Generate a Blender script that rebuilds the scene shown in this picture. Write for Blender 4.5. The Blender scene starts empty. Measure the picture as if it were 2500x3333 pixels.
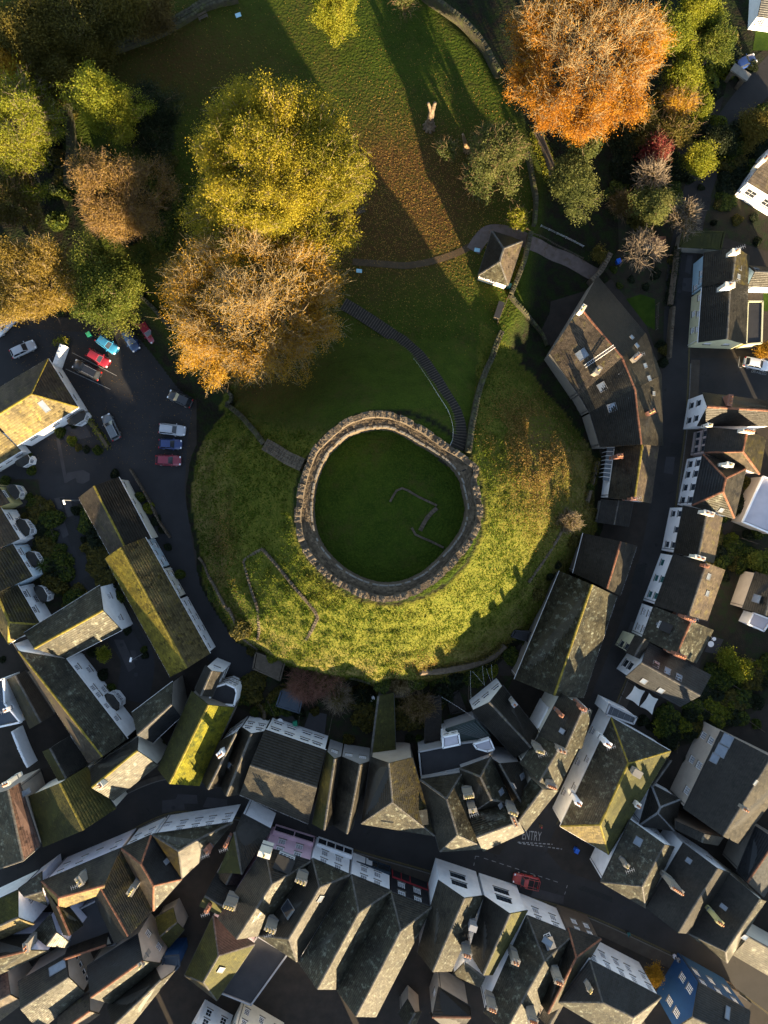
import bpy, math, random
import numpy as np
from mathutils import Vector, Matrix
R = math.radians
rng = np.random.default_rng(7)
random.seed(7)
sc = bpy.context.scene
col = sc.collection

# ------------------------------------------------------------------ camera
H = 118.0            # drone height above the streets (m)
F = 2312.0           # focal length in photo pixels (24 mm equivalent lens)
cd = bpy.data.cameras.new('camera')
cd.sensor_fit = 'HORIZONTAL'
cd.angle_x = 2 * math.atan(1250 / F)
cd.clip_start = 1.0
cd.clip_end = 6000
cam = bpy.data.objects.new('camera', cd)
col.objects.link(cam)
cam.location = (0, 0, H)
sc.camera = cam

# ------------------------------------------------------------------ light
SUN_EL, SUN_X, SUN_Y = 8.7, 0.42, -0.907      # elevation, horizontal direction towards the sun
az = math.atan2(SUN_X, SUN_Y)                  # clockwise from +Y
world = bpy.data.worlds.new('World')
sc.world = world
world.use_nodes = True
nt = world.node_tree
bg = nt.nodes['Background']
skyn = nt.nodes.new('ShaderNodeTexSky')
skyn.sky_type = 'NISHITA'
skyn.sun_disc = False
skyn.sun_elevation = R(SUN_EL)
skyn.sun_rotation = az
skyn.air_density = 1.0
skyn.dust_density = 0.3
skyn.ozone_density = 2.2
bg.inputs['Strength'].default_value = 0.082
hs = nt.nodes.new('ShaderNodeHueSaturation')     # camera white balance: the sky's blue is muted evenly
hs.inputs['Saturation'].default_value = 0.72
nt.links.new(skyn.outputs[0], hs.inputs['Color'])
nt.links.new(hs.outputs[0], bg.inputs[0])
sl = bpy.data.lights.new('sun', 'SUN')
sl.energy = 5.0
sl.angle = R(0.55)
sl.color = (1.0, 0.76, 0.45)
sun = bpy.data.objects.new('sun', sl)
col.objects.link(sun)
sd = Vector((SUN_X, SUN_Y, math.hypot(SUN_X, SUN_Y) * math.tan(R(SUN_EL)))).normalized()
sun.rotation_euler = sd.to_track_quat('Z', 'Y').to_euler()
sun.location = (0, 0, 60)
vs = sc.view_settings
vs.view_transform = 'Standard'
vs.look = 'None'
vs.gamma = 1
vs.exposure = 2.7
vs.use_curve_mapping = False

# ------------------------------------------------------------------ pixel helpers
X0 = (0, 625, 1250, 1850)
Y0 = (0, 660, 1320, 1980, 2650)
K = 650 / 1659
def T(t, x, y):
    r, c = divmod(t, 10)
    return (X0[c] + x * K, Y0[r] + y * K)
def D(x, y):
    return (x * 1.507, y * 1.507)
def W(p, z):
    return Vector(((p[0] - 1250) / F * (H - z), (1666.5 - p[1]) / F * (H - z), z))

# ------------------------------------------------------------------ mesh helpers
ORG = {}
def mk(name, data, parent=None, loc=None):
    o = bpy.data.objects.new(name, data)
    col.objects.link(o)
    if parent is not None:
        o.parent = parent
    if loc is not None:
        o.location = loc
    return o
def tag(o, label=None, cat=None, group=None, kind=None):
    if label: o['label'] = label
    if cat: o['category'] = cat
    if group: o['group'] = group
    if kind: o['kind'] = kind
    return o
def thing(name, label, cat, loc, group=None):
    o = mk(name, None, None, loc)
    o.empty_display_size = 0.3
    ORG[o] = Vector(loc)
    return tag(o, label, cat, group)
class MB:
    def __init__(s):
        s.v = []; s.f = []; s.t = []
    def add(s, vs, fs, t=0.5):
        n = len(s.v)
        s.v += [tuple(v) for v in vs]
        for f in fs:
            s.f.append(tuple(i + n for i in f)); s.t.append(t)
    def box(s, c, size, rz=0.0, t=0.5, taper=1.0):
        cx, cy, cz = c; a, b, h = size[0] / 2, size[1] / 2, size[2] / 2
        co, si = math.cos(rz), math.sin(rz)
        vs = []
        for z, k in ((-h, 1.0), (h, taper)):
            for x, y in ((-a, -b), (a, -b), (a, b), (-a, b)):
                x *= k; y *= k
                vs.append((cx + x * co - y * si, cy + x * si + y * co, cz + z))
        s.add(vs, [(3, 2, 1, 0), (4, 5, 6, 7), (0, 1, 5, 4), (1, 2, 6, 5), (2, 3, 7, 6), (3, 0, 4, 7)], t)
    def prism(s, pts, z0, z1, t=0.5):
        n = len(pts)
        a = sum(pts[i][0] * pts[(i + 1) % n][1] - pts[(i + 1) % n][0] * pts[i][1] for i in range(n))
        if a < 0: pts = pts[::-1]
        vs = [(p[0], p[1], z0) for p in pts] + [(p[0], p[1], z1) for p in pts]
        s.add(vs, [tuple(range(n, 2 * n)), tuple(range(n - 1, -1, -1))] + [(i, (i + 1) % n, n + (i + 1) % n, n + i) for i in range(n)], t)
    def tube(s, a, b, ra, rb, k=6, t=0.5, caps=True):
        a = Vector(a); b = Vector(b); d = (b - a)
        if d.length < 1e-6: return
        d.normalize()
        p = d.orthogonal().normalized(); q = d.cross(p)
        vs = []
        for c, r in ((a, ra), (b, rb)):
            for i in range(k):
                th = 2 * math.pi * i / k
                vs.append(c + p * (r * math.cos(th)) + q * (r * math.sin(th)))
        fs = [(i, (i + 1) % k, k + (i + 1) % k, k + i) for i in range(k)]
        if caps: fs += [tuple(range(k - 1, -1, -1)), tuple(range(k, 2 * k))]
        s.add(vs, fs, t)
    def mesh(s, name, m, org=None, smooth=False):
        me = bpy.data.meshes.new(name)
        v = s.v
        if org is not None:
            v = [(a - org[0], b - org[1], c - org[2]) for a, b, c in v]
        me.from_pydata(v, [], s.f)
        me.materials.append(m)
        at = me.attributes.new('tint', 'FLOAT', 'FACE')
        at.data.foreach_set('value', s.t)
        if smooth: me.shade_smooth()
        return me
    def build(s, name, m, parent=None, smooth=False):
        org = ORG.get(parent)
        o = mk(name, s.mesh(name, m, org, smooth), parent)
        ORG[o] = org if org is not None else None
        return o
def fast(name, V, Fc, tint, m, parent=None, smooth=False):
    org = ORG.get(parent)
    V = np.asarray(V, dtype=np.float32).reshape(-1, 3)
    if org is not None: V = V - np.array(org, dtype=np.float32)
    Fc = np.asarray(Fc, dtype=np.int32); n, k = Fc.shape
    me = bpy.data.meshes.new(name)
    me.vertices.add(len(V)); me.vertices.foreach_set('co', V.ravel())
    me.loops.add(n * k); me.loops.foreach_set('vertex_index', Fc.ravel())
    me.polygons.add(n)
    me.polygons.foreach_set('loop_start', np.arange(n, dtype=np.int32) * k)
    me.polygons.foreach_set('loop_total', np.full(n, k, dtype=np.int32))
    at = me.attributes.new('tint', 'FLOAT', 'FACE')
    at.data.foreach_set('value', np.broadcast_to(np.asarray(tint, dtype=np.float32), (n,)).copy())
    me.update(calc_edges=True)
    me.materials.append(m)
    if smooth: me.shade_smooth()
    o = mk(name, me, parent)
    ORG[o] = org
    return o
def sphere_dirs(n):
    d = rng.normal(size=(n, 3))
    return d / np.linalg.norm(d, axis=1)[:, None]
def cards(name, P, size, tint, m, parent=None, up=0.5, asp=0.62):
    n = len(P)
    nrm = sphere_dirs(n)
    if up > 0: nrm[:, 2] = np.abs(nrm[:, 2]) + up
    nrm /= np.linalg.norm(nrm, axis=1)[:, None]
    a = np.cross(nrm, sphere_dirs(n)); a /= (np.linalg.norm(a, axis=1)[:, None] + 1e-9)
    b = np.cross(nrm, a)
    s = np.broadcast_to(size, (n,))[:, None]
    V = np.stack([P - a * s, P + a * s * .4 - b * s * asp * 1.2, P + a * s * .75 + b * s * asp], axis=1)
    return fast(name, V, np.arange(3 * n).reshape(n, 3), tint, m, parent)
def tubes_np(name, A, B, ra, rb, k, m, parent, tint=0.5):
    A = np.asarray(A, float); B = np.asarray(B, float); n = len(A)
    d = B - A; d /= (np.linalg.norm(d, axis=1)[:, None] + 1e-9)
    ref = np.where(np.abs(d[:, 2:3]) < 0.9, np.array([[0, 0, 1.0]]), np.array([[1.0, 0, 0]]))
    p = np.cross(d, ref); p /= np.linalg.norm(p, axis=1)[:, None]
    q = np.cross(d, p)
    th = np.arange(k) * 2 * math.pi / k
    ring = p[:, None, :] * np.cos(th)[None, :, None] + q[:, None, :] * np.sin(th)[None, :, None]
    V = np.concatenate([A[:, None] + ring * np.asarray(ra).reshape(-1, 1, 1), B[:, None] + ring * np.asarray(rb).reshape(-1, 1, 1)], axis=1)
    i = np.arange(k); j = (i + 1) % k
    f = np.stack([i, j, j + k, i + k], axis=1)
    Fc = (np.arange(n) * 2 * k)[:, None, None] + f[None]
    return fast(name, V, Fc.reshape(-1, 4), tint, m, parent, True)

# ------------------------------------------------------------------ materials
MT = {}
def mat(name, ramp, scale=0.5, rough=0.9, bump=0.0, bscale=6.0, tint=0.0, spec=0.25, blots=(), trans=0.0, metal=0.0, bdist=0.05, detail=5, attr=None):
    """colour ramp over world-space noise (or over the face attribute), blots = (colour, scale, lo, hi)"""
    m = bpy.data.materials.new(name); MT[name] = m
    m.use_nodes = True
    t = m.node_tree; N = t.nodes; L = t.links
    bs = N['Principled BSDF']
    geo = N.new('ShaderNodeNewGeometry')
    if attr:
        src = N.new('ShaderNodeAttribute'); src.attribute_name = attr; fac = src.outputs['Fac']
    else:
        no = N.new('ShaderNodeTexNoise'); no.inputs['Scale'].default_value = scale; no.inputs['Detail'].default_value = detail
        no.inputs['Roughness'].default_value = 0.62
        L.new(geo.outputs['Position'], no.inputs['Vector']); fac = no.outputs['Fac']
    cr = N.new('ShaderNodeValToRGB')
    el = cr.color_ramp.elements
    for i, (p, c) in enumerate(ramp):
        e = el[i] if i < 2 else el.new(p)
        e.position = p; e.color = (*c, 1)
    L.new(fac, cr.inputs['Fac'])
    out = cr.outputs['Color']
    for c, s, lo, hi in blots:
        n2 = N.new('ShaderNodeTexNoise'); n2.inputs['Scale'].default_value = s; n2.inputs['Detail'].default_value = 6
        n2.inputs['Roughness'].default_value = 0.7
        L.new(geo.outputs['Position'], n2.inputs['Vector'])
        mr = N.new('ShaderNodeMapRange'); mr.inputs[1].default_value = lo; mr.inputs[2].default_value = hi
        L.new(n2.outputs['Fac'], mr.inputs[0])
        mx = N.new('ShaderNodeMixRGB'); mx.inputs[2].default_value = (*c, 1)
        L.new(mr.outputs[0], mx.inputs[0]); L.new(out, mx.inputs[1]); out = mx.outputs[0]
    if tint:
        at = N.new('ShaderNodeAttribute'); at.attribute_name = 'tint'
        mr = N.new('ShaderNodeMapRange'); mr.inputs[3].default_value = 1 - tint; mr.inputs[4].default_value = 1 + tint
        L.new(at.outputs['Fac'], mr.inputs[0])
        mx = N.new('ShaderNodeVectorMath'); mx.operation = 'SCALE'
        L.new(out, mx.inputs[0]); L.new(mr.outputs[0], mx.inputs['Scale']); out = mx.outputs[0]
    L.new(out, bs.inputs['Base Color'])
    bs.inputs['Roughness'].default_value = rough
    bs.inputs['Specular IOR Level'].default_value = spec
    bs.inputs['Metallic'].default_value = metal
    if bump:
        nb = N.new('ShaderNodeTexNoise'); nb.inputs['Scale'].default_value = bscale; nb.inputs['Detail'].default_value = 4
        L.new(geo.outputs['Position'], nb.inputs['Vector'])
        bp = N.new('ShaderNodeBump'); bp.inputs['Strength'].default_value = bump; bp.inputs['Distance'].default_value = bdist
        L.new(nb.outputs['Fac'], bp.inputs['Height']); L.new(bp.outputs[0], bs.inputs['Normal'])
    if trans:
        tr = N.new('ShaderNodeBsdfTranslucent'); L.new(out, tr.inputs['Color'])
        ms = N.new('ShaderNodeMixShader'); ms.inputs[0].default_value = trans
        L.new(bs.outputs[0], ms.inputs[1]); L.new(tr.outputs[0], ms.inputs[2])
        L.new(ms.outputs[0], N['Material Output'].inputs['Surface'])
    return m
def two(a, b): return [(0.3, a), (0.7, b)]
# walls
def wallm(n, c, d=0.82):
    mat('w_' + n, two(tuple(x * d for x in c), c), 0.7, 0.92, 0.25, 14, blots=((tuple(x * 0.55 for x in c), 0.35, 0.60, 0.85),))
for n, c in dict(white=(.84, .85, .87), cream=(.72, .68, .58), yellow=(.60, .58, .38), blue=(.35, .52, .64), skyblue=(.55, .68, .78), pink=(.66, .45, .53),
                 black=(.018, .017, .02), stone=(.24, .22, .19), brown=(.11, .085, .065), lilac=(.66, .65, .74), navy=(.008, .042, .125), brick=(.26, .12, .08),
                 tan=(.42, .36, .30), grey=(.30, .30, .31), olive=(.42, .38, .17), rose=(.46, .38, .37), red=(.3, .03, .04)).items():
    wallm(n, c)
# roofs, with paler and darker copies that put sun and shade into slopes
LICH = (.115, .125, .10)
def roofm(n, a, b, **k):
    bl = k.pop('blots', ())
    mat('r_' + n, two(a, b), k.pop('scale', 0.35), k.pop('rough', 0.47), 0.5, 9, tint=k.pop('tint', 0.55), spec=k.pop('spec', .30), blots=bl, bdist=0.03)
roofm('slate', (0.01645, 0.01494, 0.01162), (0.03036, 0.02643, 0.01851), blots=(((0.007593, 0.006897, 0.005599), .6, .50, .66), ((0.06959, 0.06035, 0.0366), 2.6, .60, .76)))
roofm('slate_dark', (0.01075, 0.009771, 0.008186), (0.01772, 0.0161, 0.01293), blots=(((0.005693, 0.005173, 0.004307), .7, .50, .66), ((0.04746, 0.0431, 0.02929), 2.9, .63, .78)))
roofm('slate_lichen', (0.01897, 0.01838, 0.01249), (0.03479, 0.03161, 0.02023), blots=(((0.007593, 0.007472, 0.005168), .5, .50, .66), (LICH, 1.3, .54, .68), ((0.1266, 0.115, 0.07103), 5, .62, .74)))  # real lichen tone, also the paler copy given to sun-facing slopes
roofm('slate_moss', (0.01772, 0.01551, 0.008616), (0.02847, 0.02414, 0.01293), blots=(((0.04746, 0.03794, 0.005168), .9, .50, .68), ((0.06328, 0.05747, 0.0366), 3.5, .64, .8)))
roofm('slate_blue', (0.008246, 0.01002, 0.01238), (0.01484, 0.0167, 0.01857), blots=(((0.02886, 0.0313, 0.03095), 2.5, .64, .86),))
roofm('tile_moss', (.062, .050, .026), (.098, .078, .032), tint=.6, rough=.8, spec=.2, blots=(((.14, .11, .02), 1.2, .55, .70), ((.028, .022, .015), 2.6, .56, .70)))
roofm('tile_moss_lit', (.088, .072, .012), (.14, .112, .014), tint=.6, rough=.85, spec=.15, blots=(((.19, .15, .012), 1.1, .54, .70), ((.035, .030, .012), 2.4, .56, .70)))  # yellower copy of the mossy tile, sunlight put into the sunny slope's colour
roofm('tile_brown', (.034, .026, .020), (.058, .045, .030), rough=.6, blots=(((.085, .075, .02), .8, .54, .76), ((.10, .095, .075), 4., .66, .8)))
roofm('moss_bright', (.075, .072, .008), (.125, .118, .010), tint=.3, rough=.9, spec=.1, blots=(((.035, .042, .008), .9, .48, .62), ((.16, .145, .012), 2.4, .58, .72)))
roofm('moss_dark', (.024, .025, .008), (.042, .042, .010), tint=.3, rough=.85, spec=.2, blots=(((.07, .062, .012), 1.1, .54, .72),))
roofm('clay', (.075, .042, .034), (.12, .070, .05), rough=.7, blots=(((.05, .03, .025), 1.3, .52, .7),))
mat('felt', two((.020, .020, .023), (.034, .034, .037)), .3, .85, .3, 20, blots=(((.06, .06, .06), 1.5, .66, .85),))
mat('felt_blue', two((.035, .048, .07), (.06, .075, .095)), .4, .7, .2, 20)
mat('felt_green', two((.025, .04, .04), (.04, .055, .052)), .4, .7, .2, 20)
mat('pale_roof', two((.34, .33, .37), (.46, .44, .48)), .3, .7, .2, 12)
mat('ridge_red', two((.13, .055, .032), (.20, .082, .045)), 1.5, .8, .3, 8, tint=.25, blots=(((.16, .13, .08), 2., .55, .75),))
mat('ridge_grey', two((.055, .052, .05), (.09, .085, .075)), 1.5, .8, .3, 8, tint=.25, blots=(((.16, .14, .03), 1.2, .58, .75),))
mat('ridge_moss', two((.13, .105, .018), (.20, .155, .025)), 1.5, .9, .3, 8, tint=.25)
mat('gutter_white', two((.62, .62, .64), (.72, .72, .74)), 1., .5)
mat('gutter_dark', two((.03, .03, .032), (.05, .05, .05)), 1., .5)
mat('frame_white', two((.72, .72, .74), (.80, .80, .82)), 1., .5)
mat('frame_dark', two((.02, .03, .045), (.03, .05, .07)), 1., .5)
mat('frame_green', two((.02, .12, .12), (.03, .16, .15)), 1., .5)
mat('glass', two((.015, .018, .022), (.03, .035, .045)), 1.2, .08, spec=.6)
mat('skyglass', two((.10, .12, .15), (.16, .19, .23)), .8, .07, spec=1.0)
mat('lead', two((.10, .105, .115), (.16, .165, .17)), 1., .6)
mat('pot', two((.24, .10, .05), (.34, .15, .075)), 2., .85, tint=.3)
mat('pot_buff', two((.26, .20, .085), (.36, .29, .12)), 2., .85, tint=.3)
mat('stone', two((.066, .052, .037), (.115, .092, .066)), 1.6, .95, .9, 5, tint=.24, blots=(((.17, .15, .12), 3.2, .60, .76), ((.035, .03, .025), 1.6, .60, .78)), bdist=.12)
mat('stone_walk', two((.075, .058, .038), (.13, .10, .065)), 1.2, .95, .9, 4, tint=.4, blots=(((.18, .165, .14), 2.6, .62, .76), ((.03, .025, .018), 2.2, .58, .72)), bdist=.1)
mat('stone_mossy', two((.036, .034, .022), (.064, .058, .037)), 1.6, .95, .9, 5, tint=.4, blots=(((.06, .07, .015), 1.1, .5, .68), ((.10, .097, .082), 4, .62, .76)), bdist=.12)
mat('coping', two((.13, .12, .105), (.20, .185, .16)), 1.5, .9, .4, 8)
mat('asphalt', two((.018, .017, .017), (.030, .028, .0275)), .25, .85, .3, 30, blots=(((.030, .029, .029), .8, .60, .80), ((.007, .007, .008), .5, .60, .72)))
mat('car_park', two((.016, .016, .018), (.026, .026, .028)), .2, .85, .3, 30, blots=(((.026, .026, .028), .5, .64, .8),))
mat('patch', two((.035, .034, .036), (.05, .047, .05)), .6, .85, .3, 30)
mat('paving', two((.040, .032, .025), (.064, .053, .042)), .6, .9, .4, 12, tint=.3)
mat('paving_dark', two((.019, .016, .013), (.033, .026, .021)), .6, .9, .4, 12, tint=.2)
mat('kerb', two((.085, .078, .072), (.13, .12, .11)), .8, .85, .3, 12, tint=.2)
mat('gravel', two((.085, .066, .058), (.13, .10, .09)), 1., .95, .5, 25, blots=(((.07, .045, .025), .7, .55, .72),))
mat('path_leafy', two((.040, .028, .016), (.068, .047, .026)), 1., .95, .5, 25, blots=(((.10, .055, .02), 2.5, .55, .72),))
mat('concrete', two((.17, .165, .16), (.26, .25, .24)), .8, .9, .4, 10)
mat('line_white', two((.12, .12, .12), (.30, .30, .30)), 2.5, .8)
mat('line_yellow', two((.09, .07, .025), (.15, .115, .035)), 2.5, .8)
mat('soil', two((.014, .012, .008), (.027, .022, .014)), .8, 1., .8, 5, blots=(((.016, .026, .008), .7, .48, .62),), bdist=.1)
mat('lawn_patch', two((.015, .032, .004), (.032, .055, .006)), .6, 1., .6, 6, spec=.1)
mat('wood', two((.06, .048, .036), (.11, .088, .065)), 2., .85, .4, 12, tint=.25)
mat('wood_dark', two((.014, .012, .011), (.028, .024, .02)), 2., .85, .4, 12, tint=.3)
mat('deadwood', two((.095, .068, .045), (.17, .125, .085)), 1.2, .9, .6, 6, blots=(((.14, .10, .07), 1.4, .56, .74),))
mat('bark', two((.06, .045, .032), (.11, .085, .06)), 2., .95, .5, 8)
mat('twig_gold', two((.20, .15, .075), (.34, .26, .14)), 2., .9, .2, 8, tint=.3)
mat('twig_brown', two((.13, .085, .045), (.22, .145, .08)), 2., .9, .2, 8, tint=.3)
mat('twig_red', two((.15, .07, .05), (.24, .12, .085)), 2., .9, .2, 8, tint=.3)
mat('twig_pale', two((.13, .10, .07), (.21, .165, .115)), 2., .9, .2, 8, tint=.3)
mat('metal', two((.45, .46, .48), (.6, .61, .63)), 2., .35, metal=.7)
mat('white_paint', two((.70, .70, .71), (.80, .80, .81)), 2., .5)
mat('blue_plastic', two((.01, .08, .42), (.015, .11, .52)), 2., .4)
mat('green_plastic', two((.02, .20, .12), (.03, .26, .15)), 2., .45)
mat('teal', two((.02, .10, .11), (.03, .14, .15)), 2., .5)
mat('panel_blue', two((.12, .38, .52), (.45, .62, .70)), 9., .4)
mat('canvas', two((.62, .63, .60), (.72, .72, .69)), 1., .8, trans=.25)
mat('rubber', two((.012, .012, .012), (.02, .02, .02)), 3., .8)
mat('lamp_glass', two((.75, .76, .80), (.82, .83, .86)), 3., .2)
mat('red_lens', two((.35, .01, .01), (.45, .02, .02)), 3., .2)
mat('grass_blade', [(0.0, (.026, .056, .005)), (.4, (.066, .102, .008)), (.7, (.130, .130, .018)), (1.0, (.25, .18, .06))], trans=.35, rough=.85, attr='tint', spec=.15)
mat('fallen', [(0.0, (.045, .024, .008)), (.5, (.14, .07, .018)), (1.0, (.34, .20, .04))], trans=.1, attr='tint')
def leafm(n, *c, trans=.5):
    k = len(c)
    mat('l_' + n, [(i / (k - 1), x) for i, x in enumerate(c)], trans=trans, rough=.7, attr='tint', spec=.3)
leafm('yellow', (.055, .066, .006), (.17, .16, .009), (.31, .25, .014), (.42, .315, .03))
leafm('gold', (.11, .058, .006), (.27, .14, .009), (.40, .22, .014), (.42, .28, .035))
leafm('orange', (.14, .055, .005), (.33, .13, .007), (.44, .20, .010), (.44, .28, .03))
leafm('tan', (.085, .05, .012), (.18, .108, .025), (.27, .17, .046), (.31, .22, .07))
leafm('goldtan', (.085, .058, .008), (.17, .115, .015), (.24, .17, .027), (.25, .20, .05))
leafm('green', (.012, .026, .005), (.045, .070, .008), (.11, .13, .014), (.22, .21, .035))
leafm('lime', (.036, .052, .005), (.11, .135, .008), (.21, .21, .012), (.30, .265, .03))
leafm('dark', (.006, .012, .005), (.012, .021, .007), (.024, .033, .010), (.045, .05, .016))
leafm('olive', (.034, .036, .008), (.075, .068, .012), (.13, .105, .016), (.19, .135, .02))
leafm('oak', (.030, .044, .012), (.075, .094, .022), (.14, .15, .038), (.20, .185, .06))
leafm('red', (.065, .006, .009), (.15, .016, .019), (.21, .04, .034), (.19, .08, .035))
leafm('brush', (.045, .028, .009), (.095, .064, .016), (.145, .105, .027), (.18, .155, .045))
# ------------------------------------------------------------------ terrain
MC = (0.7, 0.6)                    # centre of the motte
ZT = 16.5                          # level of the keep's court
BZ = 3.0                           # level of the bailey lawn
_fa = np.radians(np.array([-45, 0, 45, 90, 135, 180, 225, 270, 315, 360, 405]))
_fr = np.array([32, 35.5, 34, 31, 32, 34, 32, 30, 32, 35.5, 34])
bailey_px = [(-40, -260), (1330, -260), (1420, 40), (1530, 150), (1610, 260), (1690, 420), (1752, 560), (1735, 740), (1705, 880), (1700, 970), (1600, 1180),
             (1250, 1250), (760, 1250), (640, 1180), (560, 1075), (490, 990), (440, 900), (300, 760), (235, 560), (222, 330), (260, 200), (-40, 330)]
BP = np.array([W(p, BZ)[:2] for p in bailey_px])
def poly_sd(x, y, P):
    """signed distance, positive inside"""
    d = np.full(x.shape, 1e9); ins = np.zeros(x.shape, bool)
    n = len(P)
    for i in range(n):
        ax, ay = P[i]; bx, by = P[(i + 1) % n]
        ex, ey = bx - ax, by - ay
        tt = np.clip(((x - ax) * ex + (y - ay) * ey) / (ex * ex + ey * ey), 0, 1)
        d = np.minimum(d, np.hypot(x - ax - tt * ex, y - ay - tt * ey))
        c = ((ay > y) != (by > y)) & (x < (bx - ax) * (y - ay) / (by - ay + 1e-12) + ax)
        ins ^= c
    return np.where(ins, d, -d)
_vn = np.random.default_rng(5).uniform(-1, 1, (256, 256))
def vnoise(x, y, sc):
    u, v = np.asarray(x) * sc + 71.3, np.asarray(y) * sc + 37.7
    i, j = np.floor(u).astype(int), np.floor(v).astype(int); f, g = u - i, v - j
    f, g = f * f * (3 - 2 * f), g * g * (3 - 2 * g)
    a, b, c, d = (_vn[(i + p) % 256, (j + q) % 256] for p, q in ((0, 0), (1, 0), (0, 1), (1, 1)))
    return (a * (1 - f) + b * f) * (1 - g) + (c * (1 - f) + d * f) * g
def bumps(x, y):
    return 1.1 * vnoise(x, y, .45) + .9 * vnoise(y, -x, .95) + .8 * vnoise(x + y, x - y, 1.4)
def sstep(a, b, x):
    t = np.clip((x - a) / (b - a), 0, 1)
    return t * t * (3 - 2 * t)
def motte_t(x, y):
    dx, dy = x - MC[0], y - MC[1]
    r = np.hypot(dx, dy); th = np.mod(np.arctan2(dy, dx), 2 * math.pi)
    foot = np.interp(th, _fa, _fr) + 1.3 * vnoise(th * 3, 0 * th + 2., 1.) + .7 * vnoise(th * 9, 0 * th + 5., 1.)
    return r, (r - 14.2) / (foot - 14.2), th
def terrain(x, y, rough=True):
    x = np.asarray(x, float); y = np.asarray(y, float)
    zb = BZ * sstep(-5.5, 0.5, poly_sd(x, y, BP))
    r, t, th = motte_t(x, y)
    q = np.clip(1 - t, 0, 1)
    ZF = 4.4 * sstep(.55, .92, np.cos(th - 4.3)) + 1.0     # the south side ends in a steep bank above the gardens
    zm = ZF * sstep(0, .2, q) + (ZT - .3 - ZF) * np.clip((q - .08) / .92, 0, 1) ** (1 + .10 * sstep(.6, .95, np.cos(th - .80)) + .16 * sstep(.7, .97, np.cos(th + .62)))
    # old terrace bank on the sunny side and a ditch step on the east
    zm = zm + 0.7 * np.exp(-((t - .62) / .07) ** 2) * sstep(.5, 1.0, np.cos(th - 5.6)) * (q > 0)
    zm = zm - 0.6 * np.exp(-((t - .50) / .06) ** 2) * sstep(.6, 1.0, np.cos(th - 0.35)) * (q > 0)
    zm = zm + (q > 0) * np.clip(q * 5, 0, 1) * np.clip(t * 6, 0, 1) * (.45 * vnoise(x, y, .13) + .10 * np.sin(t * 46 + 2.5 * vnoise(x, y, .2)) * (vnoise(y, x, .11) > -.1))
    wst = sstep(.55, .85, np.cos(th - 3.2)) * (q > 0)
    zm = zm + wst * (.9 * np.exp(-((t - .60) / .05) ** 2) - .8 * np.exp(-((t - .72) / .05) ** 2) + .7 * np.exp(-((t - .86) / .05) ** 2))
    z = np.maximum(zb, zm)
    onm = (t > 0.01) & (t < .995) & (zm > zb + .02)
    if rough:
        z = z + np.where(onm, 0.15 * bumps(x, y) * np.clip(q * 6, 0, 1) * (0.35 + .65 * (y < 9)), 0)
        z = z + np.where((~onm) & (zb > .3) & (r > 14), 0.02 * bumps(x * .7, y * .7), 0)
    z = np.where(r < 13.4, ZT, z)
    return z
def G(p, dz=0.0):
    """photo pixel -> point on the ground"""
    z = 2.0
    for _ in range(60):
        w = W(p, z)
        z += 0.6 * (float(terrain(w.x, w.y, False)) - z)
    w = W(p, z); w.z += dz
    return w
def axis(lo, hi, st):
    f = np.arange(lo, hi + st / 2, st)
    o = np.array([4, 10, 20, 45, 100, 250, 700, 2000.])
    return np.concatenate([lo - o[::-1], f, hi + o])
xs, ys = axis(-68, 68, 0.46), axis(-90, 92, 0.46)
gx, gy = np.meshgrid(xs, ys)
gz = terrain(gx, gy)
nx, ny = len(xs), len(ys)
idx = np.arange(nx * ny).reshape(ny, nx)
Fq = np.stack([idx[:-1, :-1], idx[:-1, 1:], idx[1:, 1:], idx[1:, :-1]], axis=-1).reshape(-1, 4)
gm = mat('ground', two((.040, .052, .012), (.072, .088, .018)), .5, 1., .9, 2.6, bdist=.30, spec=.1)
ground = fast('ground', np.stack([gx, gy, gz - 0.01], -1), Fq, 0.5, gm, None, True)
tag(ground, 'grass covered castle mound and lawn with bare earth in the town gardens', 'ground', kind='structure')
# masks that say what grows where
def vattr(me, n, v):
    a = me.attributes.new(n, 'FLOAT', 'POINT'); a.data.foreach_set('value', np.asarray(v, np.float32).ravel())
r_, t_, th_ = motte_t(gx, gy)
sdb = poly_sd(gx, gy, BP)
rough_m = ((t_ > -.02) & (t_ < 1.0) & (gz > .25)).astype(float)
mown = sstep(7, 12, gy + .25 * gx) * (gx < 12 + .12 * gy) * sstep(-27, -22, gx)      # north side mown short, its darker green also deepens the shade there
rough_m = rough_m * (1 - mown)
lawn_m = np.clip(sstep(-3, 0.5, sdb) + mown * (t_ > 0) * (t_ < 1), 0, 1) * (1 - sstep(0, 1, rough_m)) + (r_ < 13.4)
bra = np.exp(-(((gx - 24) / 5.5) ** 2 + ((gy - 8) / 10.) ** 2)) * rough_m + .8 * np.exp(-(((gx + 26) / 2.) ** 2 + ((gy + 5) / 7.) ** 2)) * rough_m
lit_ = W(D(860, 380), BZ)
litter = (1.5 * np.exp(-(((gx - lit_.x) / 14) ** 2 + ((gy - lit_.y + 4) / 11) ** 2)) + .7 * np.exp(-(((gx + 20) / 10) ** 2 + ((gy - 22) / 8) ** 2)) + .8 * np.exp(-(((gx + 33) / 16) ** 2 + ((gy - 73) / 9) ** 2)) + .5 * np.exp(-(((gx + 25) / 22) ** 2 + ((gy - 40) / 14) ** 2)) + .05) * lawn_m * (r_ > 14)
straw = sstep(.35, .95, t_) * rough_m * (gy < 12)
for n, v in (('lawn', np.clip(lawn_m, 0, 1)), ('rough', rough_m), ('bracken', np.clip(bra, 0, 1)), ('litter', np.clip(litter, 0, 1)), ('straw', straw)):
    vattr(ground.data, n, v)
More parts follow.
